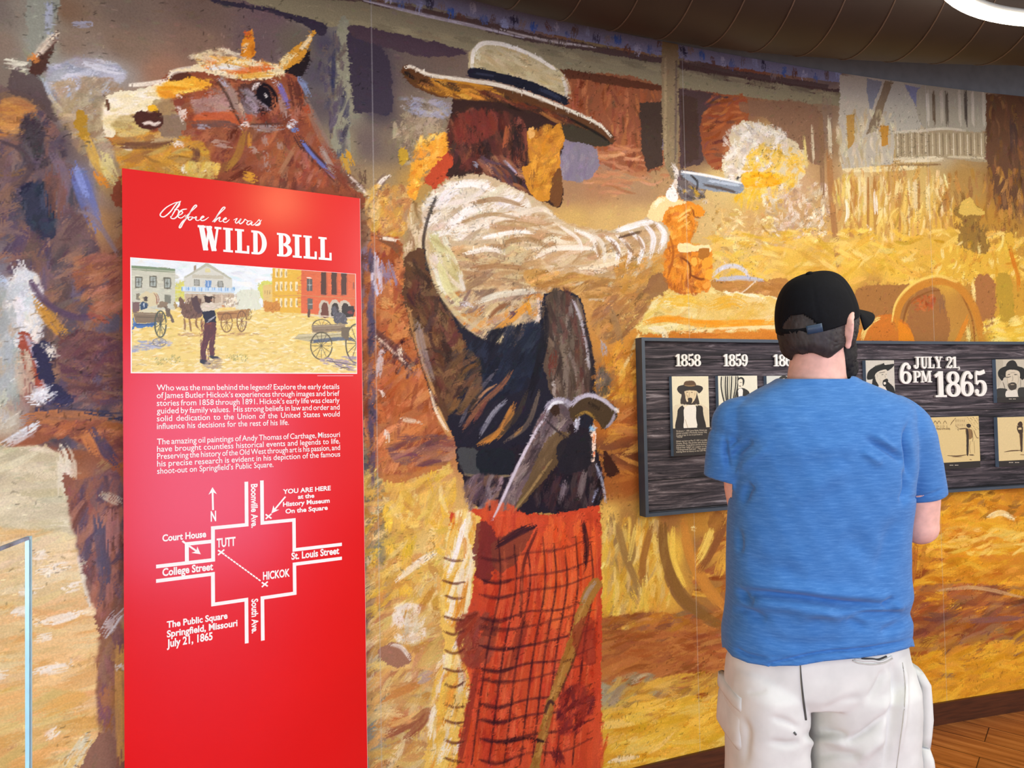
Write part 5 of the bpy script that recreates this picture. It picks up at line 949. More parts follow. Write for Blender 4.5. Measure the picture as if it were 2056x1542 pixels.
# printed picture on the sign: a dusty town square
PC = sg([(263, 518), (714, 550), (266, 748), (716, 748)]); pz1 = float((PC[0, 1] + PC[1, 1]) / 2); pz0 = float((PC[2, 1] + PC[3, 1]) / 2); ps0 = float((PC[0, 0] + PC[2, 0]) / 2); ps1 = float((PC[1, 0] + PC[3, 0]) / 2)
PST = .0013; pw, ph = int((ps1 - ps0) / PST) + 1, int((pz1 - pz0) / PST) + 1
pic = Paint(pw, ph, lambda px: (sg(np.asarray(px)) - [ps0, pz0]) / PST, px_m / PST, 3)
def zp(s): return [[240 + x / 4.112, 500 + y / 4.112] for x, y in pts_of(s)]
def paint_square(m):
    Pp = lambda s, c, w=.6, sm=False, a=1.0: m.poly(zp(s), c, w, sm, a)
    Ss = lambda s, w, c, t=.3, a=1.0: m.stroke(zp(s), w / 4.112, c, t, a, .2)
    Cc = lambda s, n, l, w, ang, cols, j=.03, sp=12: m.scatter(zp(s), n, l / 4.112, w / 4.112, ang, cols, j, sp, keep=2)
    m.c[:] = hx('e6cf7c')
    Pp('60,40 2000,180 2000,480 60,480', 'e4f0f4'); Cc('100,80 1900,180 1300,350 500,350', 120, 120, 30, 175, 'e8f2f6 dcecf0 f0f4f0 d4e8f0')
    Pp('60,500 1100,520 2000,560 2000,1040 60,1040', 'e6d07c', 4); Cc('60,530 2000,560 2000,1040 60,1040', 1500, 60, 12, 4, 'ecdc94 e4c868 d8b858 f0e4b0 dcc070 e8d488 f4eccc', .03)
    Cc('100,900 1900,940 1900,1030 100,1030', 180, 60, 12, 4, 'f0e8c0 f4f0d8 e4d08c d8bc6c', .02)
    Pp('460,290 560,270 560,420 460,420', 'd4d468', 4, True); Cc('460,280 560,260 560,420 460,420', 60, 18, 10, 60, 'd8d860 e4dc50 b8c068 ccd088'); Pp('1150,290 1200,270 1280,280 1280,400 1150,400', 'd0d468', 5, True); Cc('1150,280 1280,280 1270,420 1150,420', 70, 18, 10, 60, 'd4d858 bcc460 dce078 a8b060')
    Pp('960,360 1020,340 1160,340 1160,500 960,500', 'd8e0cc', 3); Cc('970,350 1160,345 1160,500 970,500', 50, 40, 8, 85, 'dce4d0 ccd4bc e4e8d8')
    Pp('95,135 460,165 460,500 95,500', 'c8ccb8'); Cc('95,160 460,190 460,480 95,480', 140, 70, 10, 176, 'ccd0bc c0c4b0 d4d8c4 c4c8b8', .015); Pp('95,135 460,162 460,182 95,160', '7c9474'); Ss('95,168 460,192', 8, '6c8060')
    for x, y in ((158, 274), (277, 268), (395, 282)): Pp(f'{x-30},{y-50} {x+30},{y-46} {x+30},{y+50} {x-30},{y+46}', '6c6c5c'); Pp(f'{x-20},{y-38} {x+20},{y-36} {x+20},{y+38} {x-20},{y+36}', 'a4b0a8'); Ss(f'{x-20},{y} {x+20},{y+1}', 6, '54584c'); Ss(f'{x},{y-36} {x},{y+36}', 5, '54584c')
    Pp('370,375 425,378 425,450 370,450', '7c8070'); Pp('136,366 170,366 170,420 136,420', '84806c')
    Pp('530,235 720,118 930,250 925,480 540,480', 'd0d4c8'); Pp('530,235 720,112 930,245 910,250 720,140 548,240', 'b8bca8'); Pp('612,135 632,135 632,170 612,180', 'a09078'); Pp('705,165 725,158 745,165 745,190 705,190', 'd8d49c', 2, True); Pp('600,210 860,222 860,250 600,238', 'c0c0ac')
    for x, y in ((638, 278), (834, 290)): Pp(f'{x-24},{y-28} {x+24},{y-26} {x+24},{y+28} {x-24},{y+26}', '84887c'); Pp(f'{x-16},{y-20} {x+16},{y-18} {x+16},{y+20} {x-16},{y+18}', 'a4a8a0')
    Pp('708,260 756,262 756,318 708,318', '6c94c4'); Ss('732,262 732,318', 6, 'd8e4f0')
    Pp('510,310 950,325 950,365 510,350', 'c4dcec'); [Ss(f'{x},312 {x},352', 7, ['5c94d0', 'd8e8f0', '8cb8dc'][i % 3]) for i, x in enumerate(range(515, 950, 18))]
    Ss('510,352 950,368', 8, 'c8bca0'); Pp('540,370 950,375 950,480 540,480', 'bcac94'); [Ss(f'{x},370 {x},480', 10, c) for x, c in ((600, '7c6450'), (640, '8c7058'), (780, '7c6450'), (845, 'e0d4bc'), (905, '94806c'), (960, 'b8a888'))]
    Cc('540,380 960,390 960,490 540,480', 60, 40, 8, 80, '9c8870 b4a084 84705c c8b898')
    Pp('1185,300 1265,290 1265,470 1185,460', 'dcc078'); [Ss(f'{x},340 {x},380', 6, 'a88c58') for x in (1200, 1220, 1240)]
    Pp('1262,140 1500,160 1500,530 1262,520', 'e0b43c'); Cc('1265,160 1500,170 1500,530 1265,520', 120, 40, 8, 176, 'e4b838 d8a838 e8c450 dcb040', .02); Pp('1500,160 1960,190 1960,560 1500,530', 'd8683c'); Cc('1505,170 1950,200 1950,550 1505,530', 200, 40, 8, 176, 'dc6c3c cc6038 e07848 c8583c', .02)
    for x in (1297, 1334, 1374, 1417, 1462):
        for y in (200, 310, 445):
            if y == 200 and x > 1400: continue
            Pp(f'{x-11},{y-40} {x+9},{y-40} {x+9},{y+36} {x-11},{y+36}', 'ece0b4'); Ss(f'{x+4},{y-20} {x+4},{y+32}', 7, '8c7440')
    Ss('1262,390 1500,385 1960,410', 6, 'c88c58'); Ss('1540,236 1594,240', 12, 'f0e0d0'); Pp('1546,244 1592,246 1592,350 1546,348', '5c5c58'); Ss('1546,296 1592,298', 6, 'c8ccc8'); Ss('1568,246 1568,348', 5, 'b8bcb8'); Pp('1552,408 1594,410 1594,500 1552,500', '64645c'); Ss('1552,455 1594,456', 6, 'd0ccc4')
    for x in (1686, 1772, 1853): Pp(f'{x-24},190 {x+20},194 {x+20},380 {x-24},376', '4c2c24'); Ss(f'{x+26},190 {x+26},384', 12, 'c05c38'); Ss(f'{x-20},376 {x+16},380', 8, '84584c')
    for x in (1694, 1778, 1860): Pp(f'{x-45},560 {x-45},470 {x-30},432 {x},420 {x+30},436 {x+44},474 {x+44},560', 'c4bca8', 2, True); Pp(f'{x-26},560 {x-26},480 {x-14},450 {x+4},444 {x+22},456 {x+30},490 {x+30},560', '6c3c2c' if x < 1700 else '2c2420', 2, True)
    Ss('1500,540 1960,575', 12, 'dcd0b8'); Pp('1555,500 1568,494 1574,520 1570,566 1552,566', '5c4438'); Ss('1930,270 1935,340', 14, '8c4c40')
    # hay wagon, far carts, covered wagon, running man
    Pp('1185,470 1200,440 1260,428 1310,440 1318,500 1300,520 1200,520', 'cc8c38', 5, True); Cc('1190,440 1310,440 1310,515 1195,515', 60, 24, 8, 60, 'd89c40 bc7830 c88838 a8682c')
    Pp('165,400 200,360 270,352 310,370 320,450 300,470 190,470', 'd4cca4', 4, True); Ss('285,365 305,400 310,460', 8, '8c5444'); Ss('300,362 322,400 322,450', 6, '9c6450'); Pp('330,440 390,440 400,490 330,480', '8c7c64', 4, True)
    Pp('368,476 394,470 420,500 424,540 456,605 440,615 408,560 390,556 384,520', '6c6050', 2); Pp('450,430 466,424 480,480 456,500', 'a8905c', 3)
    Pp('105,440 165,436 165,520 105,520', '7c6460'); Pp('170,440 196,430 230,450 228,500 176,510', '38506c', 2); Pp('192,400 214,390 236,402 226,424 200,428', '4c443c', 2); Ss('200,440 200,490', 12, 'd0dce0')
    Pp('170,510 240,490 330,516 320,524 180,524', 'd4d0b0', 2, True); Pp('110,520 360,530 360,604 135,612', '84745c'); Ss('130,560 350,566', 5, '5c5040'); Ss('112,534 360,540', 6, 'a89c80'); Pp('105,540 135,614 300,606 300,640 120,650 105,700', '4c78b0', 3); Ss('120,626 320,620', 12, '385888')
    def wheel(cx, cy, rx, ry, c, w=9, n=9):
        e = ell(cx, cy, rx, ry, n=30); m.stroke([[240 + x / 4.112, 500 + y / 4.112] for x, y in e], w / 4.112, c, 0, 1, .1)
        for k in range(n):
            t = k * 2 * math.pi / n; Ss(f'{cx},{cy} {cx+rx*math.cos(t)},{cy+ry*math.sin(t)}', w * .5, c)
        Ss(f'{cx-4},{cy} {cx+4},{cy+1}', w * 2, c)
    wheel(338, 620, 46, 108, '4c5448', 11, 11); Cc('105,770 380,740 420,800 110,850', 90, 50, 12, 4, '98a4c4 a8b0c8 b8bccc 8894bc')
    wheel(330, 770, 54, 34, '7c7c80', 7, 9)
    # horse team and wagon behind the figure
    Pp('490,420 510,392 526,420 520,440 560,450 600,420 640,392 676,440 690,520 680,570 620,580 540,570 512,520 494,460', '74584a', 3); Cc('500,420 680,420 690,560 520,560', 90, 30, 9, 75, '7c6050 604838 8c6c54 544034'); Pp('590,400 632,386 650,430 680,470 690,520 650,540 620,500 596,450', '544040', 2)
    for s in ('530,560 540,620 536,690', '572,560 584,630 590,690', '640,560 632,620 660,670', '680,560 676,620 690,680'): Ss(s, 14, '84603f', .3)
    Pp('800,520 1010,500 1080,490 1060,560 820,590', 'b08450', 2); Ss('820,515 1000,500', 14, 'dcc48c'); Ss('800,540 980,530', 12, '8c6038'); wheel(884, 606, 46, 80, '7c5c3c', 9, 10); wheel(1008, 596, 38, 84, '74543c', 9, 10); wheel(1066, 540, 22, 44, '8c7048', 7, 8); Cc('530,690 1100,690 1090,720 540,720', 70, 50, 8, 3, 'b8945c a8845c c4a468')
    # standing figure aiming
    Cc('870,410 960,400 970,480 880,480', 50, 24, 12, 60, 'f0ecd4 e4e0c0 f4f0e0'); Pp('660,920 664,830 690,740 706,610 720,570 790,560 794,640 790,720 776,800 786,880 748,890 740,800 750,740 730,790 712,850 708,920', '5c3434', 2); Cc('670,620 790,620 780,880 680,900', 90, 40, 7, 82, '6c3c38 4c2c30 7c4440 8c4c3c', .02); Ss('716,620 770,600', 30, 'a0562c', .5, .6)
    Pp('664,910 700,912 756,940 750,954 690,950 664,936', '2c2c34', 1); Pp('740,884 780,880 828,900 822,908 760,904', '2c2c34', 1)
    Pp('676,490 700,470 780,480 800,560 790,606 712,610 690,560', '1f2434', 2); Pp('674,470 690,446 740,434 790,450 850,440 862,456 858,478 800,494 740,514 690,520 676,500', 'd4ccb8', 2); Cc('680,450 850,445 840,480 690,510', 40, 34, 7, 12, 'e4dccc b8ac94 c8bca4')
    Ss('720,610 760,580 790,560', 7, 'b8bcc4'); Ss('730,590 796,550', 4, 'd8dce0'); Pp('700,400 720,390 764,398 766,436 740,446 706,440', '3c2a24', 1); Ss('752,412 766,432', 12, 'b8845c'); Ss('690,396 730,384 800,408', 10, '3a3630', .4); Pp('708,384 724,366 762,370 770,388 740,392', 'd8d0bc', 1); Ss('842,460 868,484', 16, 'c88448'); Ss('850,440 890,434', 7, '6c6c70')
    Cc('690,940 830,900 830,990 720,980', 50, 50, 9, 3, 'b0a08c 9c8c78 a8947c')
    # near cart on the right, gig
    Pp('1750,480 1780,470 1800,520 1870,540 1880,620 1780,620 1760,560', '54545c', 3); Cc('1760,480 1870,540 1870,620 1780,620', 40, 30, 7, 70, '64646c 4c4c54 84848c'); Pp('1825,475 1930,470 1940,500 1930,560 1870,560 1870,510', '2c2424', 1); Ss('1880,520 1930,524', 34, '8c3434')
    wheel(1668, 640, 76, 58, '5c5444', 9, 10); Pp('1584,630 1862,616 1862,680 1590,690', '8c7c64'); Ss('1590,640 1860,626', 6, 'b8ac90'); Ss('1590,672 1860,660', 5, '5c4c3c'); Pp('1436,740 1480,704 1860,684 1862,720 1560,764', 'bcb48c'); Ss('1440,742 1560,730 1860,700', 6, '8c8460'); Ss('1470,716 1860,694', 5, 'e4dcb4'); Ss('1560,768 1850,740 1960,760', 34, '4c5a74', .2)
    wheel(1666, 800, 88, 112, '54503f', 11, 12); wheel(1960, 780, 92, 160, '4c4840', 13, 12); Pp('1830,650 1900,640 1890,760 1830,720', '6c604c'); Cc('1670,900 1980,890 1980,1010 1720,960', 90, 60, 12, 176, '9c8cac a494a8 b4a48c 8c7c9c'); Ss('1700,920 1960,960', 9, '5c5460'); Ss('1740,900 1800,960 1900,1000', 7, '5c5460')
    for x, y in ((430, 920), (340, 930), (460, 910), (1010, 900), (930, 900)): Cc(f'{x-40},{y-30} {x+40},{y-30} {x+40},{y+20} {x-40},{y+20}', 22, 20, 6, 70, 'a8a45c 8c8c4c c4b868 78804c')
    Ss('130,968 170,950 230,966', 4, 'a89c70'); Ss('1820,990 1860,975 1905,992', 7, '3c3838')
    m.brushify(3500, 9 / 1.0, 2.6, .04, .45)
paint_square(pic)
ss = ps0 + np.arange(pw) * PST; zz = pz0 + np.arange(ph) * PST
PP = (S_O + tn * .0010)[None, None] + ss[None, :, None] * ts + zz[:, None, None] * tu
tag(grid_obj('printed_picture', PP, painted('picture_print', .35, .05, 500, .02, .4), sign, pic.c), 'printed painting of a dusty town square with wagons and gunman')
fl = Flat(); fl.poly([(ps0 - .003, pz0 - .003), (ps1 + .001, pz0 - .003), (ps1 + .001, pz1 + .001), (ps0 - .003, pz1 + .001)]); tag(under(fl.build('picture_border', frame_at(.0005), M_WHITE), sign), 'thin white border')

# ---------------------------------------------------------------- long dark timber timeline board on the curved wall
BZ0, BZ1 = 1.048, 1.735
bx0 = float(on_wall([[1283, 850]], .05)[0, 0]); bx1 = 3.05
board = empty('timeline_board', ((bx0 + bx1) / 2, wall_y((bx0 + bx1) / 2, .03), BZ0), 'long dark grey wood-grain timeline board in a slate blue frame', 'display board')
m_bd, nt, b = new_mat('dark_barnwood'); tc = N(nt, 'ShaderNodeTexCoord')
sx = N(nt, 'ShaderNodeSeparateXYZ'); nt.links.new(tc.outputs['Object'], sx.inputs[0])
fl_ = N(nt, 'ShaderNodeMath', operation='MULTIPLY'); fl_.inputs[1].default_value = 1 / .118; nt.links.new(sx.outputs['Z'], fl_.inputs[0]); fr = N(nt, 'ShaderNodeMath', operation='FRACT'); nt.links.new(fl_.outputs[0], fr.inputs[0]); fo = N(nt, 'ShaderNodeMath', operation='FLOOR'); nt.links.new(fl_.outputs[0], fo.inputs[0])
cb = N(nt, 'ShaderNodeCombineXYZ'); nt.links.new(sx.outputs['X'], cb.inputs[0]); pz = N(nt, 'ShaderNodeMath', operation='MULTIPLY'); pz.inputs[1].default_value = 17.3; nt.links.new(fo.outputs[0], pz.inputs[0]); nt.links.new(pz.outputs[0], cb.inputs[1]); nt.links.new(sx.outputs['Z'], cb.inputs[2])
mp = N(nt, 'ShaderNodeMapping'); mp.inputs['Scale'].default_value = (1.3, 1, 22); nt.links.new(cb.outputs[0], mp.inputs[0])
wv = N(nt, 'ShaderNodeTexNoise', i_Scale=2.2, i_Detail=7.0, i_Roughness=.72, i_Distortion=1.4); nt.links.new(mp.outputs[0], wv.inputs['Vector'])
ra = N(nt, 'ShaderNodeValToRGB'); e = ra.color_ramp.elements; e[0].position = .36; e[0].color = L('141216'); e[1].position = .70; e[1].color = L('a49ca0'); q = e.new(.47); q.color = L('373238'); q = e.new(.56); q.color = L('5a5054')
nt.links.new(wv.outputs['Fac'], ra.inputs[0])
gp = N(nt, 'ShaderNodeMath', operation='LESS_THAN'); gp.inputs[1].default_value = .035; nt.links.new(fr.outputs[0], gp.inputs[0])
mx = N(nt, 'ShaderNodeMix', data_type='RGBA'); nt.links.new(gp.outputs[0], mx.inputs['Factor']); nt.links.new(ra.outputs[0], mx.inputs['A']); mx.inputs['B'].default_value = L('0c0a0c'); nt.links.new(mx.outputs['Result'], b.inputs['Base Color'])
b.inputs['Roughness'].default_value = .6; b.inputs['Specular IOR Level'].default_value = .25
bp = N(nt, 'ShaderNodeBump', i_Strength=.15, i_Distance=.002); nt.links.new(wv.outputs['Fac'], bp.inputs['Height']); nt.links.new(bp.outputs[0], b.inputs['Normal'])
BXS = np.linspace(bx0, bx1, 60)
def curved(name, xs, o_front, o_back, z0, z1, mat):
    rings = []
    for x in xs:
        s_ = WB + 2 * WC * x; nn = np.array([s_, -1, 0]) / math.hypot(1, s_); w0 = np.array([x, wall_y(x), 0]); a, c = w0 + nn * o_front, w0 + nn * o_back
        rings.append([a + [0, 0, z0], a + [0, 0, z1], c + [0, 0, z1], c + [0, 0, z0]])
    return MB().rings(rings).build(name, mat)
under(curved('backing', BXS[0] + .006 + (BXS - BXS[0]) * .998, .022, .006, BZ0 + .006, BZ1 - .006, m_bd), board)
M_FR = plain('slate_frame', '3a4654', .45, .03, 20); FWD = .013
under(curved('top_rail', BXS, .05, .006, BZ1 - FWD, BZ1, M_FR), board); under(curved('bottom_rail', BXS, .05, .006, BZ0, BZ0 + FWD, M_FR), board)
under(curved('side_rail', np.linspace(bx0, bx0 + FWD, 3), .05, .006, BZ0 + FWD, BZ1 - FWD, M_FR), board); under(curved('side_rail', np.linspace(bx1 - FWD, bx1, 3), .05, .006, BZ0 + FWD, BZ1 - FWD, M_FR), board)

def local(x, off):
    s_ = WB + 2 * WC * x; t = np.array([1, s_, 0]) / math.hypot(1, s_); n = np.array([t[1], -t[0], 0]); return np.array([x, wall_y(x), 0]) + n * off, t, n
def to_card(px, fr):
    O, t, n = fr; p = on_plane(px, O, n); return np.stack([(p - O) @ t, p[:, 2]], -1)
# raised years
M_RAISE = plain('raised_white', 'f2f0e8', .45, .01, 30); M_RSIDE = plain('raised_edge', 'b8c4c8', .5, .03, 30)
def raised(words, label):
    cx = np.mean([[w[1], w[3]] for w in words], 0); xw = float(on_wall([[np.mean([(w[1] + w[3]) / 2 for w in words]), 740]], .034)[0, 0]); fr = local(xw, .036); fl = Flat()
    for s, xa, yb, xb, yt in words:
        p = to_card([(xa, yb), (xb, yb), ((xa + xb) / 2, yt)], fr); slab_word(fl, s, float(p[0, 0]), float(p[1, 0]), float(p[:2, 1].mean()), float(p[2, 1] - p[:2, 1].mean()), gap=-.03 if s[0] in '18J' else .0)
    tag(under(fl.build('raised_date', (fr[0], fr[1], np.array([0, 0, 1.]), fr[2]), M_RAISE, .007), board), label)
raised([('1858', 1357.5, 735.5, 1408, 711)], 'raised white numerals 1858'); raised([('1859', 1454, 735.5, 1502.5, 711)], 'raised white numerals 1859'); raised([('1860', 1554.5, 735.5, 1603, 711.5)], 'raised white numerals 1860')
raised([('JULY 21,', 1835, 739.5, 1929, 716), ('6', 1806.5, 771, 1832.5, 728), ('PM', 1834, 768, 1873, 744.5), ('1865', 1879, 796.5, 1984, 745)], 'raised white lettering JULY 21, 6 PM 1865')

# printed cards
M_CEDGE = plain('card_edge', '6c8298', .45, .03, 30); M_CAPT = plain('caption_brown', '1e1512', .5, .05, 30); M_CTX = plain('caption_print', 'd8ccb8', .6, .02, 30)
def card(label, xl, xr, yt, ym, yb, painter, caption, side_l=3.5, capm=None):
    """pixel edges of the print (left, right, top), of the bottom of the picture and of the caption"""
    xw = float(on_wall([[(xl + xr) / 2, (yt + yb) / 2]], .04)[0, 0]); fr = local(xw, .042); O, t, n = fr; U = np.array([0, 0, 1.])
    p = to_card([(xl, yt), (xr, yt), (xl, yb), (xr, yb), (xl, ym), (xr, ym)], fr)
    a0, a1 = float((p[0, 0] + p[2, 0]) / 2), float((p[1, 0] + p[3, 0]) / 2); z1, z0, zm = float(p[:2, 1].mean()), float(p[2:4, 1].mean()), float(p[4:, 1].mean())
    root = empty('photo_card', tuple(O + t * (a0 + a1) / 2 + U * z0), label, 'photo card', 'printed cards on the timeline board')
    under(MB().box(O + t * a0 + U * z0, t * (a1 - a0), U * (z1 - z0), -n * .018).build('mount', M_CEDGE), root)
    st = .0008; w_, h_ = int((a1 - a0) / st) + 1, int((z1 - zm) / st) + 1
    m = Paint(w_, h_, lambda px: (to_card(np.asarray(px, float), fr) - [a0, zm]) / st, ((a1 - a0) / st) / abs(xr - xl), 11)
    painter(m); m.brushify(700, 3.2, 1.1, .05, .55); m.c += m.rs.randn(h_, w_, 1) * .015
    ss = a0 + np.linspace(0, a1 - a0, w_); zz = zm + np.linspace(0, z1 - zm, h_)
    PP = (O + n * .0006)[None, None] + ss[None, :, None] * t + zz[:, None, None] * U
    under(grid_obj('print', PP, M_PRINT, None, m.c), root)
    if zm - z0 > .004:
        under(MB().box(O + t * a0 + U * z0 + n * .0001, t * (a1 - a0), U * (zm - z0), n * .0006).build('caption', capm or M_CAPT), root)
        fl = Flat()
        for s, xa, xb, y, cap, j in caption:
            if not s:                       # lettering too small to read in the photograph: broken hairlines
                q = to_card([(xa, y), (xb, y)], fr); nn_ = 7
                for i in range(nn_):
                    if i != 3: fl.ribbon([q[0] + (q[1] - q[0]) * (i + .1) / nn_, q[0] + (q[1] - q[0]) * (i + .85) / nn_], cap * .4 * (z1 - z0) / (yb - yt))
                continue
            q = to_card([(xa, y), (xb, y)], fr); fl.text(s, float(q[0, 0]), float(q[1, 0]), float(q[:, 1].mean()), cap * (z1 - z0) / (yb - yt), .0)
        if caption: under(fl.build('caption_text', (O + n * .0012, t, U, n), M_CTX), root)
M_PRINT = painted('card_print', .4, .03, 900, 0, .4)
def pp(m, off, k):
    def f(s): return [[off[0] + x / k, off[1] + y / k] for x, y in pts_of(s)]
    return (lambda s, c, w=.3, sm=True, a=1.: m.poly(f(s), c, w, sm, a)), (lambda s, w, c, t=.3, a=1.: m.stroke(f(s), w / k, c, t, a, .1))
def p_1858(m):
    A, S = pp(m, (1250, 640), 5.863); m.c[:] = hx('ece4c4')
    A('600,1050 650,1010 720,1000 850,990 950,1020 1020,1090 1030,1300 590,1300', 'e4d8b8'); A('690,920 700,860 740,830 860,840 880,900 900,990 880,1010 700,1010 680,970', '3a2c22')
    A('735,830 860,830 868,900 850,950 820,990 780,1000 750,970 735,900', 'e8d4ac'); A('640,830 660,795 720,780 800,785 880,785 930,800 942,830 900,880 860,850 740,850 700,890 660,870', '241a14'); A('722,785 730,745 780,730 840,738 860,786 800,800', '5c4022'); S('724,786 790,792 858,784', 10, '9c7c4c')
    A('765,940 800,930 820,945 815,985 790,1010 755,1010 745,985 770,975', '2c2018', .2); S('760,895 770,940', 6, '8c6c48'); S('750,868 775,864', 7, '4c3624'); S('800,866 830,868', 7, '4c3624'); S('770,955 815,955', 7, '2c2018'); S('745,850 750,920', 9, 'b89c70', .4, .7); S('850,860 846,920', 9, 'b89c70', .4, .7); S('784,860 782,915 772,928', 6, '8c6c44', .3, .8); S('750,840 860,840', 8, '5c4428', .4, .8)
    A('650,1070 700,1020 725,1030 720,1120 730,1200 725,1300 620,1300 640,1150', '1e1510'); A('858,1030 900,1020 940,1040 950,1130 980,1300 870,1300 860,1150', '1e1510'); A('722,1060 780,1020 858,1030 862,1160 870,1300 728,1300 722,1180', 'f4f0e4'); S('735,1180 770,1300', 6, 'b8a888'); S('700,1000 730,1040 745,1000', 14, 'f4ecd4'); S('860,1000 885,1030', 14, 'f4ecd4')
def p_1859(m):
    A, S = pp(m, (1250, 640), 5.863); m.c[:] = hx('e8e4cc')
    for i in range(9): S(f'{1165+i*24},660 {1160+i*24},800 {1190+i*16},960 {1240+i*8},1100', 15, ['14120f', 'c8c4ac', '1c1814', '14120f', 'a8a48c'][i % 5], .1)
    A('1350,740 1362,700 1400,688 1430,712 1430,760 1410,790 1410,720 1380,712 1360,760', '1c1814'); A('1365,720 1400,715 1412,770 1400,800 1375,810 1360,770', 'ece4cc'); S('1365,790 1400,796', 9, '2c2420'); S('1374,750 1404,750', 5, '3c3428')
    A('1350,830 1400,815 1450,830 1490,870 1500,1000 1480,1200 1330,1200 1340,900', '24201c'); A('1360,840 1400,820 1415,860 1400,960 1375,960', 'f0ece0'); S('1335,1000 1480,1010', 10, '3c3630')
def p_1860(m):
    A, S = pp(m, (1250, 640), 5.863); m.c[:] = hx('d4d8cc'); A('1760,900 1840,800 1900,780 1960,800 2040,900 2060,1200 1740,1200', '5c5850'); A('1850,700 1900,690 1940,720 1940,790 1900,830 1860,800', 'd8ccb4'); A('1840,720 1850,690 1900,670 1950,700 1945,740 1900,705', '2c2824')
def p_profile(m):
    A, S = pp(m, (1706, 640), 5.863); m.c[:] = hx('cfcabc'); A('200,690 220,620 300,560 370,540 400,522 420,545 520,530 515,560 470,600 420,620 350,640 310,690 250,715 210,718', '12100f'); A('310,640 360,610 430,600 440,650 440,690 420,720 390,740 370,790 330,820 300,760 290,690', 'd4ccb8')
    A('280,690 300,680 310,730 340,790 330,840 260,820 265,740', '14120f'); A('390,730 430,705 450,720 445,760 420,800 390,780', '14120f'); A('440,745 480,770 520,820 530,920 440,900 420,830', '14120f'); A('335,800 390,790 430,830 450,900 340,900', 'e4dccc'); S('370,660 400,654', 8, '2c2824'); S('420,654 434,656', 7, '2c2824'); S('412,660 420,700', 5, '8c8474'); A('395,750 420,744 425,768 405,776', 'e8e0d0'); S('296,680 306,720', 7, 'b8ae9c'); S('316,640 330,700', 9, 'b0a894', .4, .7); S('350,700 366,740', 8, 'b8ae98', .4, .6); S('340,640 420,625', 8, '4c463e', .4, .7)
    S('290,560 390,530', 8, '6c685c')
def p_front(m):
    A, S = pp(m, (1706, 640), 5.863); m.c[:] = hx('c4bca8'); A('1720,480 1800,480 1790,700 1740,800', 'b4ac98'); A('1745,660 1760,600 1830,560 1900,545 1980,560 2050,590 2060,680 2030,720 1990,700 1830,690 1790,730', '141210'); A('1840,560 1860,510 1910,488 1950,505 1970,560 1900,580', '1c1917')
    A('1835,640 1870,605 1960,605 2000,640 1995,720 1970,790 1920,830 1880,810 1850,740', 'd0c4ac'); A('1860,770 1920,750 1960,770 1960,820 1920,845 1880,830', '3c342c'); S('1890,775 1940,775', 8, 'b8a890'); S('1855,660 1895,655', 8, '2c2620'); S('1930,655 1975,660', 8, '2c2620'); S('1915,665 1918,720 1900,735', 6, '8c8070'); S('1890,755 1945,755', 9, '2c2620')
    A('1730,830 1820,820 1860,850 1840,920 1730,920', '2c2a28'); A('1985,820 2060,810 2100,840 2100,920 1990,920', '2c2a28'); A('1845,850 1900,845 1960,840 1970,920 1840,920', 'dcd6c8'); S('1850,650 1856,740 1876,790', 10, 'a89c84', .4, .7); S('1980,650 1984,730 1966,780', 10, 'a89c84', .4, .7); S('1880,640 1950,632', 8, '8c8270', .4, .6); S('1770,660 1840,690 1900,680', 7, '3c3833', .4); S('1800,740 1830,830', 8, '5c5448'); S('2010,700 2010,820', 6, '6c6458')
def p_duel(m):
    A, S = pp(m, (1706, 820), 5.863); m.c[:] = hx('dcc488'); m.scatter([[1850, 830], [1970, 830], [1970, 935], [1850, 935]], 160, 10, 3, 5, [], .02) if False else None
    for x in (955, 1005, 1050, 1120): S(f'{x-25},190 {x},150 {x+25},190', 6, '5c4020'); S(f'{x-22},195 {x-22},240', 5, '6c4c28'); S(f'{x+22},195 {x+22},240', 5, '6c4c28'); S(f'{x-6},200 {x-6},225', 5, '7c5c34')
    for i in range(26): x = 950 + i * 9; S(f'{x},{228+ (i*7)%14} {x+6},{262 - (i*5)%12}', 8, ['3c2814', '5c4020', '8c6c3c'][i % 3])
    S('1190,180 1250,110', 7, '5c4020'); S('1180,200 1230,130', 6, '6c4c28'); A('1230,130 1370,110 1380,180 1370,240 1240,250', 'd4bc84', .2, False)
    for x in range(1250, 1370, 24): S(f'{x},130 {x},165', 6, '7c5c34'); S(f'{x},185 {x},215', 6, '7c5c34')
    for i in range(30): x = 1375 + (i * 37) % 140; y = 105 + (i * 53) % 150; S(f'{x},{y} {x+18},{y+8}', 7, ['8c6c40', 'a8884c', '6c4c28'][i % 3])
    S('1280,245 1370,238 1385,250', 9, '4c3018'); S('1268,240 1282,268', 9, '3c2410'); S('1245,205 1285,240', 4, '5c4020')
    A('1370,195 1400,180 1425,200 1415,225 1385,225', '2c1c0e'); A('1360,250 1400,240 1440,260 1446,330 1420,360 1380,350', '8c6c40'); A('1370,250 1390,250 1400,350 1395,540 1375,540 1372,400', '2c1c0e'); S('1430,270 1448,350 1440,400', 6, '5c4020'); S('1420,380 1410,460 1420,540', 5, '7c5c34'); S('1460,380 1470,540', 5, '8c6c40'); S('1400,548 1470,550', 10, '3c2410'); S('1455,250 1490,340 1520,350', 7, '6c4c28')
    S('1140,555 1260,560 1390,545', 9, '4c3018', .8); S('1200,572 1330,570', 6, '5c4020', .8); S('1000,350 1040,352', 6, '5c4020'); S('985,290 1010,300 1012,270', 4, '5c4020'); S('1405,600 1440,606', 7, '6c4c28')
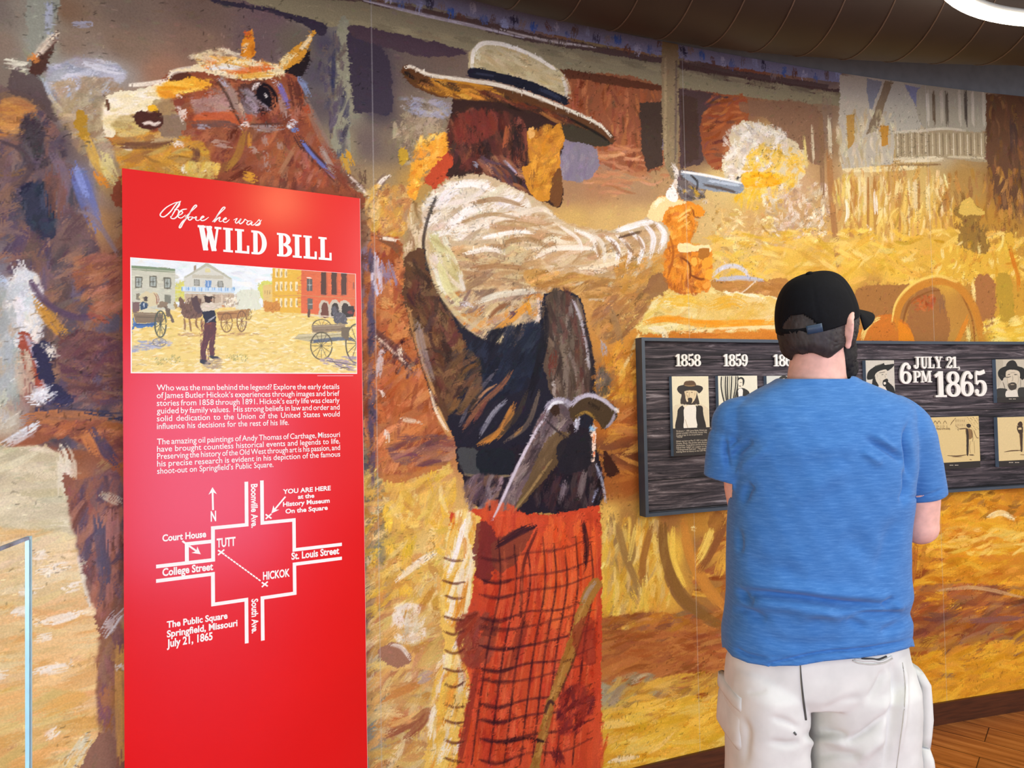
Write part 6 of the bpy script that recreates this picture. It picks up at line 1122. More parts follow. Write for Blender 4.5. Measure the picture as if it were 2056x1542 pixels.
def p_lone(m):
    A, S = pp(m, (1706, 820), 5.863); m.c[:] = hx('dcc690'); A('1975,190 1990,165 2010,155 2030,170 2035,200 2020,215 1990,210', '3c2410'); A('1970,220 2000,205 2034,215 2036,290 1995,300 1972,260', '3c2814'); A('1985,232 2016,228 2020,250 1985,250', 'd4bc88', .2); A('1996,290 2034,290 2034,400 2032,500 2010,500 2004,400', '3c2814'); S('2000,300 2006,420 2016,490', 8, '8c6c40'); S('1810,515 1900,500 2030,494', 10, '4c3018', .8); S('2000,545 2060,548', 6, '6c4c28'); S('1960,205 1985,210', 6, '3c2410')
card('tall photo card of bearded man in wide hat under 1858', 1350.5, 1424, 755.5, 859, 914.5, p_1858, [
    ('On January 1, 1858, James Butler Hickok was', 1357.5, 1419, 866, 3.2, 1), ('elected constable in Monticello, Kansas. Only', 1357.5, 1419, 870.2, 3.2, 1), ('21 years of age, he was not yet known as', 1357.5, 1410, 874.4, 3.2, 1), ('\u201cWild Bill\u201d', 1357.5, 1371, 878.8, 3.2, 1), ('Hickok was born on May 27, 1837, in La Salle', 1357.5, 1419, 886.2, 3.2, 1), ('County, Illinois. His parents were devout', 1357.5, 1419, 890.4, 3.2, 1), ('abolitionists. Young James and his brothers', 1357.5, 1419, 894.6, 3.2, 1), ('helped their father run a station on the', 1357.5, 1419, 898.8, 3.2, 1), ('\u201cUnderground Railroad.\u201d This greatly', 1357.5, 1419, 903, 3.2, 1), ('training drew its history to the Civil War.', 1357.5, 1419, 907.2, 3.2, 1)])
card('photo card with dark striped curtain and seated man under 1859', 1443.5, 1522, 754.5, 858, 913, p_1859, [])
card('pale photo card half hidden behind left shoulder of man', 1541, 1616, 754.5, 857, 910, p_1860, [])
card('photo card of man in tilted hat left of large 6 PM', 1739, 1796, 723.5, 800, 808, p_profile, [])
card('photo card of frowning man in broad hat at right edge', 2000.5, 2068, 721.5, 797, 808, p_front, [('', 2025, 2039, 801, 3, 0)])
card('tan ink sketch card of street duel beside right sleeve', 1846, 1966.5, 837, 928.5, 942, p_duel, [('', 1906, 1924, 934, 3, 0)])
card('tan ink sketch card of lone figure at right edge', 2004, 2076, 837, 924, 936, p_lone, [('', 2025, 2046, 928.5, 3, 0)])

# ---------------------------------------------------------------- the visitor, seen from behind
MY = 1.70                                    # distance of his spine from the camera
def mp_(x, y, d=0.0): return at_depth(x, y, MY + d)
mx0 = float(mp_(1642, 900)[0])
man = empty('person', (mx0, MY, 0), 'bearded man in blue t-shirt, black cap and pale shorts standing with back turned', 'person')

def remeshed(name, parts, voxel, mat, smooth=6, deform=None):
    """grow one continuous skin over overlapping volumes"""
    mb = MB()
    for p in parts: mb.add(p.v, p.f)
    o = mesh_obj(name, mb.v, mb.f); md = o.modifiers.new('skin', 'REMESH'); md.mode = 'VOXEL'; md.voxel_size = voxel; md.use_smooth_shade = True
    if smooth: s_ = o.modifiers.new('soft', 'SMOOTH'); s_.iterations = smooth; s_.factor = .5
    dg = bpy.context.evaluated_depsgraph_get(); dg.update(); me = bpy.data.meshes.new_from_object(o.evaluated_get(dg)); me.name = name
    old = o.data; bpy.data.objects.remove(o); bpy.data.meshes.remove(old)
    if deform is not None:
        n = len(me.vertices); co = np.empty(n * 3, np.float32); me.vertices.foreach_get('co', co); nr = np.empty(n * 3, np.float32); me.vertices.foreach_get('normal', nr)
        co = deform(co.reshape(-1, 3).astype(float), nr.reshape(-1, 3).astype(float)); me.vertices.foreach_set('co', co.astype(np.float32).ravel()); me.update()
    me.materials.clear(); me.materials.append(mat); me.polygons.foreach_set('use_smooth', [True] * len(me.polygons))
    o = bpy.data.objects.new(name, me); COL.objects.link(o); return o
def loft(rows, n=40, power=2.3):
    """rows: (centre x, y, z, half width, half depth back, half depth front)"""
    rings = []
    for cx, cy, cz, a, bk, ft in rows:
        r = []
        for t in np.linspace(0, 2 * np.pi, n, endpoint=False):
            c, s = math.cos(t), math.sin(t); ex = 2 / power
            r.append((cx + a * math.copysign(abs(c) ** ex, c), cy + (ft if s > 0 else bk) * math.copysign(abs(s) ** ex, s), cz))
        rings.append(r)
    return MB().rings(rings)
def ball(c, r, n=18, m=12):
    c = np.asarray(c, float); r = np.asarray(r, float) * np.ones(3)
    return MB().rings([[c + r * (math.sin(p) * math.cos(t), math.sin(p) * math.sin(t), math.cos(p)) for t in np.linspace(0, 2 * np.pi, n, endpoint=False)] for p in np.linspace(np.pi - .05, .05, m)])
def limb(pts, r, n=22): return MB().tube(spline(np.asarray(pts, float), False, 5), np.interp(np.linspace(0, 1, (len(pts) - 1) * 5 + 1), np.linspace(0, 1, len(r)), r), n)
def rowpx(y, xl, xr, bk, ft, dc=0.0, grow=0.0):
    a, b = mp_(xl, y), mp_(xr, y); return ((a[0] + b[0]) / 2, MY + dc, (a[2] + b[2]) / 2, (b[0] - a[0]) / 2 + grow, bk, ft)

# --- skeleton points taken from the photograph
ShL, ShR = mp_(1494, 838, .01), mp_(1812, 838, .0)
ElL, ElR = mp_(1499, 1034, .06), mp_(1840, 1052, .03)
HaL, HaR = np.array([mx0 + .12, MY + .325, 1.165]), np.array([mx0 + .13, MY + .345, 1.215])
HEAD = mp_(1641, 655, .01); YAW = math.radians(-48)
Rz = np.array([[math.cos(YAW), -math.sin(YAW), 0], [math.sin(YAW), math.cos(YAW), 0], [0, 0, 1]])
TILT = math.radians(-10); Rx = np.array([[1, 0, 0], [0, math.cos(TILT), -math.sin(TILT)], [0, math.sin(TILT), math.cos(TILT)]])
def hd(p, tilt=True): p = np.asarray(p, float); return HEAD + (Rz @ (Rx @ p if tilt else p))
def turned(mb): mb.v = [tuple(hd(p)) for p in mb.v]; return mb

M_SKIN = plain('skin', 'e4b4a4', .5, .03, 60, .05, spec=.35)
M_SKIN.node_tree.nodes['Principled BSDF'].inputs['Subsurface Weight'].default_value = .12; M_SKIN.node_tree.nodes['Principled BSDF'].inputs['Subsurface Radius'].default_value = (.01, .004, .002)

# --- body: one skin from crown to ankles
body = []
head = [ball((0, .0, .02), (.078, .098, .105)), ball((0, .030, -.055), (.062, .072, .075)), ball((0, .062, -.098), (.036, .034, .030)), MB().tube([(0, .086, .030), (0, .098, .004), (0, .116, -.024), (0, .106, -.034)], [.010, .012, .017, .012], 14), ball((.012, .103, -.030), .010), ball((-.012, .103, -.030), .010),
        ball((0, .092, .036), (.052, .016, .012)), ball((.045, .072, -.01), (.024, .022, .02)), ball((-.045, .072, -.01), (.024, .022, .02)), MB().tube([(-.022, .093, -.062), (0, .101, -.060), (.022, .093, -.062)], [.006, .008, .006], 10), MB().tube([(-.020, .092, -.072), (0, .099, -.073), (.020, .092, -.072)], [.006, .008, .006], 10)]
for s in (-1, 1):                            # ears: rim, bowl, lobe
    rim = [(s * (.078 + .024 * math.sin(max(0, t) * .5 + .3)), -.010 - .030 * math.sin(t * .62 + .1), -.058 + .078 * t / 4.2) for t in np.linspace(0, 4.2, 10)]
    if s < 0: rim = [(p_[0] * .93, p_[1] + .03, p_[2]) for p_ in rim]
    ey = 0 if s > 0 else .03
    head += [MB().tube(rim, [.006, .006, .006, .0055, .0055, .0055, .0055, .0055, .005, .005], 10), ball((s * .084 if s > 0 else -.078, -.020 + ey, -.018), (.008, .021, .033)), ball((s * .083 if s > 0 else -.078, -.014 + ey, -.057), (.007, .012, .014)), ball((s * .092 if s > 0 else -.082, -.030 + ey, -.008), (.007, .014, .027))]
body += [turned(h) for h in head]
nb = mp_(1640, 800, .01)
body.append(MB().tube([nb + [0, -.005, -.02], mp_(1639, 752, .005), mp_(1641, 718, .006), hd((0, -.012, -.05), False)], [(.085, .075), (.069, .066), (.064, .066), (.060, .064)], 28))
body.append(loft([rowpx(y, l, r, b, f) for y, l, r, b, f in ((1330, 1490, 1795, .105, .12), (1250, 1485, 1795, .10, .14), (1150, 1490, 1792, .10, .14), (1050, 1492, 1796, .105, .135), (960, 1488, 1796, .11, .13), (880, 1490, 1795, .105, .12), (825, 1500, 1780, .09, .095), (785, 1560, 1722, .07, .075))]))
body += [limb([ShL, (ShL + ElL) / 2 + [-.014, -.010, 0], ElL], [.050, .049, .043]), limb([ShR, (ShR + ElR) / 2 + [.014, -.01, 0], ElR + [0, -.006, 0]], [.052, .051, .047]), ball(ElL, .042), ball(ElR + [.002, -.008, -.004], .046)]
body += [limb([ElL, (ElL * .55 + HaL * .45) + [-.01, 0, -.012], HaL], [.043, .042, .027]), limb([ElR, (ElR * .55 + HaR * .45) + [.012, 0, -.012], HaR], [.046, .045, .027])]
def hand(wrist, d, up, side):
    """palm, four bent fingers of unequal length and a thumb leaving the side of the palm"""
    d = np.asarray(d, float) / np.linalg.norm(d); up = np.asarray(up, float); up -= d * (up @ d); up /= np.linalg.norm(up); nrm = np.cross(d, up) * side
    W = np.asarray(wrist, float); out = [MB().tube([W - d * .01, W + d * .03, W + d * .07, W + d * .09], [(.026, .02), (.040, .017), (.043, .015), (.038, .012)] if False else [.022, .026, .026, .022], 16)]
    out.append(MB().add(*(lambda b: (b.v, b.f))(MB().rings([[W + d * u + up * (w * math.cos(t)) + nrm * (h * math.sin(t)) for t in np.linspace(0, 2 * np.pi, 18, endpoint=False)] for u, w, h in ((.0, .024, .019), (.03, .036, .017), (.065, .042, .015), (.092, .040, .012))]))))
    for i, (o_, ln) in enumerate(((.031, .068), (.010, .078), (-.011, .072), (-.031, .056))):
        k = W + d * .088 + up * o_; a = k + d * ln * .42 + nrm * .006; b_ = a + d * ln * .28 + nrm * ln * .22; c = b_ + d * ln * .10 + nrm * ln * .28
        out.append(limb([k - d * .012, k, a, b_, c], [.0095, .0095, .009, .0085, .0075], 12))
    t0 = W + d * .025 + up * .030; t1 = t0 + d * .028 + up * .022 + nrm * .008; t2 = t1 + d * .028 + up * .006 + nrm * .014; out.append(limb([W + d * .015 + up * .015, t0, t1, t2], [.013, .0125, .0105, .009], 12))
    return out
body += hand(HaL, (.95, .05, .02), (0, .25, 1), 1) + hand(HaR, (-.95, .02, .03), (0, .25, 1), -1)
HX = (mp_(1545, 1400)[0], mp_(1730, 1400)[0])
for s, hx_ in ((0, HX[0]), (1, HX[1])):
    sg_ = -1 if s == 0 else 1
    body += [limb([(hx_ - sg_ * .01, MY + .015, .90), (hx_, MY + .02, .72), (hx_ + sg_ * .004, MY + .02, .52), (hx_ + sg_ * .008, MY + .005, .36), (hx_ + sg_ * .012, MY - .005, .20), (hx_ + sg_ * .014, MY, .07)], [.098, .088, .062, .060, .045, .037]), ball((hx_ + sg_ * .014, MY + .06, .045), (.030, .085, .018))]
bobj = remeshed('body', body, .0052, M_SKIN, 5); under(bobj, man)

# eyes and brows (turned towards the board)
M_EYE = plain('eye_white', 'e8e4e0', .2, .01, 20); M_HAIR = plain('dark_hair', '2e2826', .6, .16, 70, .35, stretch=(1, 1, .22)); M_BEARD = plain('beard_hair', '14100f', .75, .15, 90, .5, stretch=(1, 1, .3))
M_IRIS = plain('iris', '3c2c20', .2, .02, 20)
for s in (-1, 1):
    e = under(turned(ball((s * .031, .0795, .012), .0118)).build('eye', M_EYE, None, True), man)
    ir = turned(ball((s * .0315, .0893, .011), (.0055, .003, .0055))).build('iris', M_IRIS, None, True); ir.parent = e
    under(turned(MB().tube([(s * .015, .099, .031), (s * .032, .101, .036), (s * .050, .090, .031)], [.004, .005, .003], 10)).build('eyebrow', M_HAIR, None, True), man)

# --- hair below the cap: a close-cropped shell that follows the skull down to the nape
def hair_shell():
    nu, nv_ = 96, 40; P = np.zeros((nv_, nu, 3)); rs = np.random.RandomState(5)
    for j in range(nv_):
        for i in range(nu):
            t = -math.pi / 2 + (i / (nu - 1) - .5) * math.radians(216)          # around the back, ear to ear and the sideburn
            w = abs(i / (nu - 1) - .5) * 2
            low = -.083 + .012 * math.sin(w * 9) * .3 + (.064 * max(0, (w - .55) / .45) ** 1.2 if w < .86 else .064 * .63 - .10 * (w - .86))
            top = .050 + .030 * math.cos(t + math.pi / 2) ** 3 if w < .5 else .030; z = top + (low - top) * j / (nv_ - 1)
            k = math.sqrt(max(.02, 1 - ((z - .02) / .112) ** 2)) if z > .02 else math.sqrt(max(.05, 1 - ((z - .02) / .150) ** 2))
            r_ = np.array([.078, .098]) * k + (.0075 if j < nv_ - 3 else .0075 - .004 * (j - nv_ + 4)) + rs.randn() * .0007
            P[j, i] = (r_[0] * math.cos(t), r_[1] * math.sin(t) * 1.02, z)
    return P
HP = hair_shell(); hv = [tuple(hd(p)) for p in HP.reshape(-1, 3)]; nu = HP.shape[1]
ho = mesh_obj('hair', hv, [(j * nu + i, j * nu + i + 1, (j + 1) * nu + i + 1, (j + 1) * nu + i) for j in range(HP.shape[0] - 1) for i in range(nu - 1)], M_HAIR, None, True)
sd = ho.modifiers.new('thickness', 'SOLIDIFY'); sd.thickness = .008; sd.offset = -1; under(ho, man)
# full beard along the jaw
bd = [ball((0, .108, -.105), (.048, .042, .046)), ball((0, .116, -.136), (.040, .032, .034)), ball((.036, .078, -.092), (.034, .044, .042)), ball((-.036, .078, -.092), (.034, .044, .042)), ball((.056, .044, -.064), (.024, .030, .044)), ball((-.056, .044, -.064), (.024, .030, .044)), ball((.064, .030, -.026), (.014, .012, .04)), ball((-.064, .030, -.026), (.014, .012, .04)), MB().tube([(-.034, .088, -.056), (0, .107, -.048), (.034, .088, -.056)], [.007, .009, .007], 10)]
rsb = np.random.RandomState(9)
under(remeshed('beard', [turned(q) for q in bd], .0045, M_BEARD, 3, lambda c, n: c + n * (rsb.randn(len(c), 1) * .0012)), man)

# --- cap
M_CAP = plain('black_cap', '06080d', .85, .10, 120, .2, spec=.2); M_STRAP = plain('cap_strap', '2c4258', .5, .05, 40)
CA, CB, CH = .1165, .0965, .126                # length, width (half) and height of the crown
CT = math.radians(19.5)
def cp(p):
    x, y, z = p; return hd((x, y * math.cos(CT) - z * math.sin(CT), y * math.sin(CT) + z * math.cos(CT) + .009), False)
nu, nv_ = 120, 44; CP = np.zeros((nv_ + 1, nu, 3))
for j in range(nv_ + 1):
    f = j / nv_; ph = f * math.pi / 2
    for i in range(nu):
        t = 2 * math.pi * i / nu; kk = math.cos(ph) ** .62; seam = 1 - .012 * math.exp(-((((t + math.pi / 6) % (math.pi / 3)) - math.pi / 6) / .035) ** 2) * (1 if f > .02 else 0)
        wr = 1 + .006 * math.sin(5 * t + 7 * f) * math.sin(math.pi * f)
        CP[j, i] = (CB * kk * math.cos(t) * seam * wr, CA * kk * math.sin(t) * seam * wr + .006 * math.sin(ph), CH * math.sin(ph) ** 1.05)
faces = []
for j in range(nv_):
    for i in range(nu):
        c = CP[j, i]; ang = abs(((2 * math.pi * (i + .5) / nu) - 1.5 * math.pi + math.pi) % (2 * math.pi) - math.pi); zz_ = CH * math.sin((j + .5) / nv_ * math.pi / 2) ** 1.05
        if (ang / .50) ** 2 + ((zz_ - .004) / .048) ** 2 < 1: continue
        faces.append((j * nu + i, j * nu + (i + 1) % nu, (j + 1) * nu + (i + 1) % nu, (j + 1) * nu + i))
cap = mesh_obj('cap', [tuple(cp(p)) for p in CP.reshape(-1, 3)], faces, M_CAP, None, True); sd = cap.modifiers.new('thickness', 'SOLIDIFY'); sd.thickness = .003; sd.offset = -1; under(cap, man)
def sub(o, par): o.parent = par; o.matrix_parent_inverse = par.matrix_parent_inverse.inverted() @ Matrix.Identity(4) if False else Matrix.Identity(4); return o
bp_ = []; nr_, nc_ = 14, 31                    # curved brim
for j in range(nr_):
    f = j / (nr_ - 1)
    for i in range(nc_):
        u = (i / (nc_ - 1) - .5) * 2; t = math.pi / 2 - u * 1.12; x = CB * math.cos(t); y = CA * math.sin(t)
        ext = .128 * math.sqrt(max(0, 1 - (abs(u)) ** 2.6)); bp_.append((x * (1 + .06 * f), y + ext * f, .004 - .040 * f ** 1.2 - .009 * (x / CB) ** 2 * (.3 + .7 * f)))
brim = mesh_obj('brim', [tuple(cp(p)) for p in bp_], [(j * nc_ + i, j * nc_ + i + 1, (j + 1) * nc_ + i + 1, (j + 1) * nc_ + i) for j in range(nr_ - 1) for i in range(nc_ - 1)], M_CAP, None, True); sd = brim.modifiers.new('thickness', 'SOLIDIFY'); sd.thickness = .004; brim.parent = cap
st_ = []
for i in range(25):
    t = 1.5 * math.pi + (i / 24 - .5) * 1.16; 
    for z in (.0, .017): st_.append(cp((CB * 1.0 * math.cos(t), CA * 1.0 * math.sin(t), z)))
strap = mesh_obj('strap', st_, [(2 * i, 2 * i + 2, 2 * i + 3, 2 * i + 1) for i in range(24)], M_CAP, None, True); sd = strap.modifiers.new('thickness', 'SOLIDIFY'); sd.thickness = .003; strap.parent = cap
tb = []
for i in range(9):
    t = 1.5 * math.pi + .24 + i / 8 * .34
    for z in (.0015, .022): tb.append(cp((CB * 1.025 * math.cos(t), CA * 1.025 * math.sin(t), z)))
tab = mesh_obj('strap_tab', tb, [(2 * i, 2 * i + 2, 2 * i + 3, 2 * i + 1) for i in range(8)], M_STRAP, None, True); sd = tab.modifiers.new('thickness', 'SOLIDIFY'); sd.thickness = .0025; sd.offset = 1; tab.parent = cap; tab['label'] = 'slate blue strap tab'
btn = MB(); btn.v, btn.f = (lambda q: (q.v, q.f))(ball((0, .006, CH + .001), (.009, .009, .005))); btn.v = [tuple(cp(p)) for p in btn.v]; b_ = btn.build('button', M_CAP, None, True); b_.parent = cap

# --- t-shirt
m_sh, nt, b = new_mat('blue_slub_jersey'); tc = N(nt, 'ShaderNodeTexCoord'); mpn = N(nt, 'ShaderNodeMapping'); mpn.inputs['Scale'].default_value = (30, 30, 240); nt.links.new(tc.outputs['Object'], mpn.inputs[0])
nz = N(nt, 'ShaderNodeTexNoise', i_Scale=1.0, i_Detail=4.0, i_Roughness=.7); nt.links.new(mpn.outputs[0], nz.inputs['Vector']); r = N(nt, 'ShaderNodeValToRGB'); e = r.color_ramp.elements; e[0].position = .30; e[0].color = L('356cac'); e[1].position = .74; e[1].color = L('5288c4'); q = e.new(.5); q.color = L('4076b4')
nt.links.new(nz.outputs['Fac'], r.inputs[0]); nt.links.new(r.outputs[0], b.inputs['Base Color']); b.inputs['Roughness'].default_value = .85; b.inputs['Specular IOR Level'].default_value = .15; b.inputs['Sheen Weight'].default_value = .15
bpn = N(nt, 'ShaderNodeBump', i_Strength=.12, i_Distance=.002); nt.links.new(nz.outputs['Fac'], bpn.inputs['Height']); nt.links.new(bpn.outputs[0], b.inputs['Normal'])
SHIRT_CREASES = [('1530,1336 1580,1326 1650,1312 1740,1303 1812,1290', -5, 3.5), ('1475,1300 1500,1316 1540,1324', -4, 4),   # (pixel path on the back, depth mm, width px)
    ('1412,957 1440,967 1466,970', -2, 2.5), ('1824,1000 1860,995 1894,982', -2, 2.5), ('1486,1188 1540,1192 1610,1200 1680,1210 1750,1216 1790,1216', -8, 8), ('1486,1172 1560,1178 1680,1192 1790,1200', 6, 12), ('1486,1216 1560,1220 1680,1232 1760,1236', 4, 10), ('1500,1204 1600,1214 1700,1224', 4, 10), ('1795,1200 1780,1216 1800,1222', -6, 7), ('1710,1234 1760,1232 1812,1234', -7, 9), ('1720,1222 1780,1222 1815,1218', 6, 8),
    ('1470,1222 1500,1226 1540,1246', -6, 9), ('1478,1180 1500,1204 1516,1206', -6, 7), ('1700,1240 1740,1262', -4, 9), ('1600,1240 1650,1230 1690,1246', 4, 12), ('1540,1280 1600,1294 1700,1290', -3, 12), ('1770,1270 1815,1250', -4, 9),
    ('1456,882 1456,908 1464,940', -6, 6), ('1462,900 1480,880', -5, 6), ('1462,925 1490,900 1510,885', -5, 7), ('1470,960 1500,930 1540,900', 4, 9), ('1490,1010 1500,985 1512,975', -6, 9), ('1480,1060 1484,1090 1484,1110', -6, 7),
    ('1822,860 1820,890 1826,920 1832,960', -8, 6), ('1740,880 1780,900 1815,928', -6, 8), ('1760,878 1800,906', 5, 7), ('1730,906 1770,932', 4, 8), ('1820,940 1822,980 1812,1010', -7, 7), ('1830,1000 1880,992 1892,988', 0, 5), ('1690,1070 1740,1110 1780,1150', -3, 22), ('1800,1040 1780,1100 1770,1160', -4, 16), ('1560,920 1640,900 1720,905', 3, 20), ('1600,1010 1660,960 1700,930', 3, 22), ('1500,1130 1560,1140 1620,1160', -3, 18)]
CRS = [(spline(pts_of(s), False, 6), d, w) for s, d, w in SHIRT_CREASES]
def crease(px, pts, w):
    best = np.full(len(px), 1e9); L_ = len(pts); tt = np.zeros(len(px))
    for i in range(L_ - 1):
        a, b_ = pts[i], pts[i + 1]; ab = b_ - a; t = np.clip(((px - a) @ ab) / (ab @ ab + 1e-9), 0, 1); d = np.hypot(*(px - a - t[:, None] * ab).T); k = d < best; best[k] = d[k]; tt[k] = (i + t[k]) / (L_ - 1)
    return np.exp(-(best / w) ** 2) * (1 - np.abs(2 * tt - 1) ** 3 * .8)
SW = [spline(pts_of(s), False, 8) for s in ('1458,866 1453,905 1462,975', '1834,818 1822,860 1822,900 1830,950 1826,1005')]
def shirt_deform(c, n):
    px = project(c); back = np.clip(-n[:, 1] * 2.2, 0, 1); d = np.zeros(len(c))
    for pts, dep, w in CRS:
        if dep: d += 2.2 * dep * crease(px, pts, w)
    for s in SW: d -= 1.3 * crease(px, s, 3.5)
    hem = np.exp(-((px[:, 1] - hem_y(px[:, 0]) + 17) / 2.2) ** 2); d -= 2.0 * hem
    rs = np.random.RandomState(4); ph = rs.rand(6) * 6
    d += .9 * np.sin(px[:, 0] * .045 + px[:, 1] * .075 + ph[0]) * np.sin(px[:, 1] * .03 + ph[1]) + .7 * np.sin(px[:, 0] * .11 - px[:, 1] * .06 + ph[2])
    c = c + n * (d * back)[:, None] * .001
    return c
def hem_y(x): return np.interp(x, [1455, 1470, 1501, 1537, 1602, 1653, 1729, 1779, 1820, 1830], [1300, 1318, 1331, 1337, 1337, 1328, 1321, 1314, 1303, 1298])
rows = [(1345, 1463, 1822, .142, .155), (1330, 1460, 1822, .142, .155), (1297, 1456, 1820, .142, .16), (1268, 1456, 1816, .138, .165), (1240, 1461, 1816, .137, .165), (1218, 1464, 1808, .136, .165), (1190, 1466, 1817, .138, .165), (1130, 1466, 1812, .137, .165), (1060, 1467, 1814, .138, .16), (1000, 1470, 1820, .142, .155), (940, 1468, 1824, .145, .15), (880, 1462, 1826, .142, .14), (840, 1456, 1826, .130, .125), (815, 1462, 1822, .115, .11), (795, 1496, 1790, .098, .10), (778, 1526, 1752, .084, .09), (766, 1552, 1722, .078, .085), (757, 1566, 1708, .074, .08)]
tor = loft([rowpx(*r_) for r_ in rows], 64, 2.45)
cufL, cufR = mp_(1458, 968, .035), mp_(1852, 1002, .02)
slL = limb([mp_(1520, 836, .01), mp_(1486, 862, .012), mp_(1470, 915, .02), cufL], [.066, .071, .066, .0575], 30)
slR = limb([mp_(1768, 834, .0), mp_(1806, 866, .0), mp_(1832, 930, .008), cufR], [.068, .078, .0665, .0585], 30)
def cut_open(o):
    """trim the closed shell at hem, cuffs and neck so the cloth ends in clean openings"""
    import bmesh
    bm = bmesh.new(); bm.from_mesh(o.data); kill = []
    dl = (cufL - mp_(1470, 900, .02)); dl /= np.linalg.norm(dl); dr_ = (cufR - mp_(1838, 925, .008)); dr_ /= np.linalg.norm(dr_)
    cen = np.array([f.calc_center_median()[:] for f in bm.faces]); px = project(cen); k = np.zeros(len(cen), bool)
    k |= px[:, 1] > hem_y(px[:, 0]); k |= (px[:, 1] < 760.5) & (np.abs(px[:, 0] - 1636) < 70)
    k |= ((cen - cufL) @ dl > -.012) & ((cen - cufL) @ dl < .06) & (px[:, 1] < 1000) & (np.linalg.norm(cen - cufL, axis=1) < .085) & (px[:, 0] < 1469); k |= ((cen - cufR) @ dr_ > -.012) & ((cen - cufR) @ dr_ < .07) & (np.linalg.norm(cen - cufR, axis=1) < .09) & (px[:, 0] > 1821)
    bmesh.ops.delete(bm, geom=[f for f, q in zip(list(bm.faces), k) if q], context='FACES')
    for _ in range(3):                       # tidy the raw cuts into smooth edges
        bv = [v for v in bm.verts if any(e_.is_boundary for e_ in v.link_edges)]
        P_ = np.array([v.co[:] for v in bv]); q = project(P_)
        for v, p_, x_ in zip(bv, P_, q):
            if x_[1] > 1280: v.co.z += (x_[1] - hem_y(x_[0])) / 794 * .97
            elif abs((p_ - cufL) @ dl) < .03 and np.linalg.norm(p_ - cufL) < .1: v.co = p_ - dl * ((p_ - cufL) @ dl + .012)
            elif abs((p_ - cufR) @ dr_) < .03 and np.linalg.norm(p_ - cufR) < .1: v.co = p_ - dr_ * ((p_ - cufR) @ dr_ + .012)
            elif x_[1] < 790: v.co.z += (x_[1] - 760.5) / 794 * .97
    bm.to_mesh(o.data); bm.free()
    sd = o.modifiers.new('cloth', 'SOLIDIFY'); sd.thickness = .0025; sd.offset = -1
shirt = remeshed('t_shirt', [tor, slL, slR, ball(mp_(1484, 852, .01), .069)], .0038, m_sh, 14, shirt_deform); cut_open(shirt); under(shirt, man)

# --- cargo shorts
M_SHORT = plain('pale_cotton', 'd6d8d2', .85, .03, 14, .15, spec=.2); M_DARKG = plain('pocket_shadow', '3c3c3c', .9, .05, 30)
SHORT_CREASES = [('1620,1478 1650,1472 1680,1474 1702,1482', -7, 9), ('1620,1492 1660,1486 1700,1494', 5, 10), ('1700,1490 1740,1470 1790,1430', -6, 8), ('1790,1330 1800,1380 1790,1450 1776,1540', -7, 8), ('1812,1330 1816,1400 1806,1500', 5, 7), ('1775,1345 1762,1375 1742,1405', -4, 7), ('1650,1430 1690,1410 1730,1400', -3, 10), ('1550,1440 1580,1450 1604,1462', -3, 7), ('1545,1490 1580,1494 1606,1490', -3, 7), ('1500,1390 1540,1386', -2, 6), ('1486,1440 1500,1470 1496,1530', -4, 9), ('1630,1520 1680,1514 1730,1520', -4, 9), ('1720,1530 1750,1500 1780,1480', 5, 12), ('1470,1360 1474,1420', 4, 7)]
SCR = [(spline(pts_of(s), False, 6), d, w) for s, d, w in SHORT_CREASES]
def short_deform(c, n):
    px = project(c); back = np.clip(-n[:, 1] * 2.2, 0, 1); d = np.zeros(len(c))
    for pts, dep, w in SCR: d += 2.0 * dep * crease(px, pts, w)
    d += .8 * np.sin(px[:, 0] * .06 + px[:, 1] * .05) * np.sin(px[:, 1] * .08 + 1)
    return c + n * (d * back)[:, None] * .001
hipc = [rowpx(1240, 1476, 1800, .118, .135), rowpx(1300, 1468, 1812, .126, .14), rowpx(1335, 1465, 1820, .128, .14), rowpx(1365, 1468, 1822, .128, .13), rowpx(1390, 1520, 1750, .115, .10)]
legL = loft([rowpx(y, l, r_, b, f) for y, l, r_, b, f in ((1330, 1466, 1600, .10, .11), (1370, 1463, 1609, .128, .12), (1420, 1461, 1611, .126, .12), (1480, 1464, 1612, .122, .12), (1540, 1465, 1612, .118, .12), (1620, 1462, 1616, .115, .12))], 40, 2.5)
legR = loft([rowpx(y, l, r_, b, f) for y, l, r_, b, f in ((1330, 1615, 1822, .10, .11), (1370, 1613, 1828, .13, .12), (1420, 1623, 1830, .128, .12), (1480, 1624, 1828, .124, .12), (1540, 1625, 1834, .120, .12), (1620, 1622, 1838, .115, .12))], 40, 2.5)
shorts = remeshed('shorts', [loft(hipc, 48, 2.4), legL, legR], .0045, M_SHORT, 12, short_deform)
def open_legs(o):
    import bmesh
    bm = bmesh.new(); bm.from_mesh(o.data); zc = mp_(1640, 1614)[2]
    bmesh.ops.delete(bm, geom=[f for f in bm.faces if f.calc_center_median().z < zc or f.calc_center_median().z > mp_(1640, 1250)[2]], context='FACES'); bm.to_mesh(o.data); bm.free()
    sd = o.modifiers.new('cloth', 'SOLIDIFY'); sd.thickness = .003; sd.offset = -1
open_legs(shorts); under(shorts, man)
def patch(name, px_list, d, thick, mat, lump=0.0, par=None, lab=None):
    """a sewn-on pocket: a padded panel lying on the cloth"""
    p = spline(pts_of(px_list), True, 4); c = p.mean(0); rings = []
    for s_, h in ((1.0, 0), (1.0, thick * .7), (.88, thick), (.5, thick + lump), (.1, thick + lump)):
        rings.append([tuple(mp_(*(c + (q - c) * s_), d - h)) for q in p])
    o = MB().rings(rings).build(name, mat, None, True); o.parent = par or shorts
    if lab: o['label'] = lab
    return o
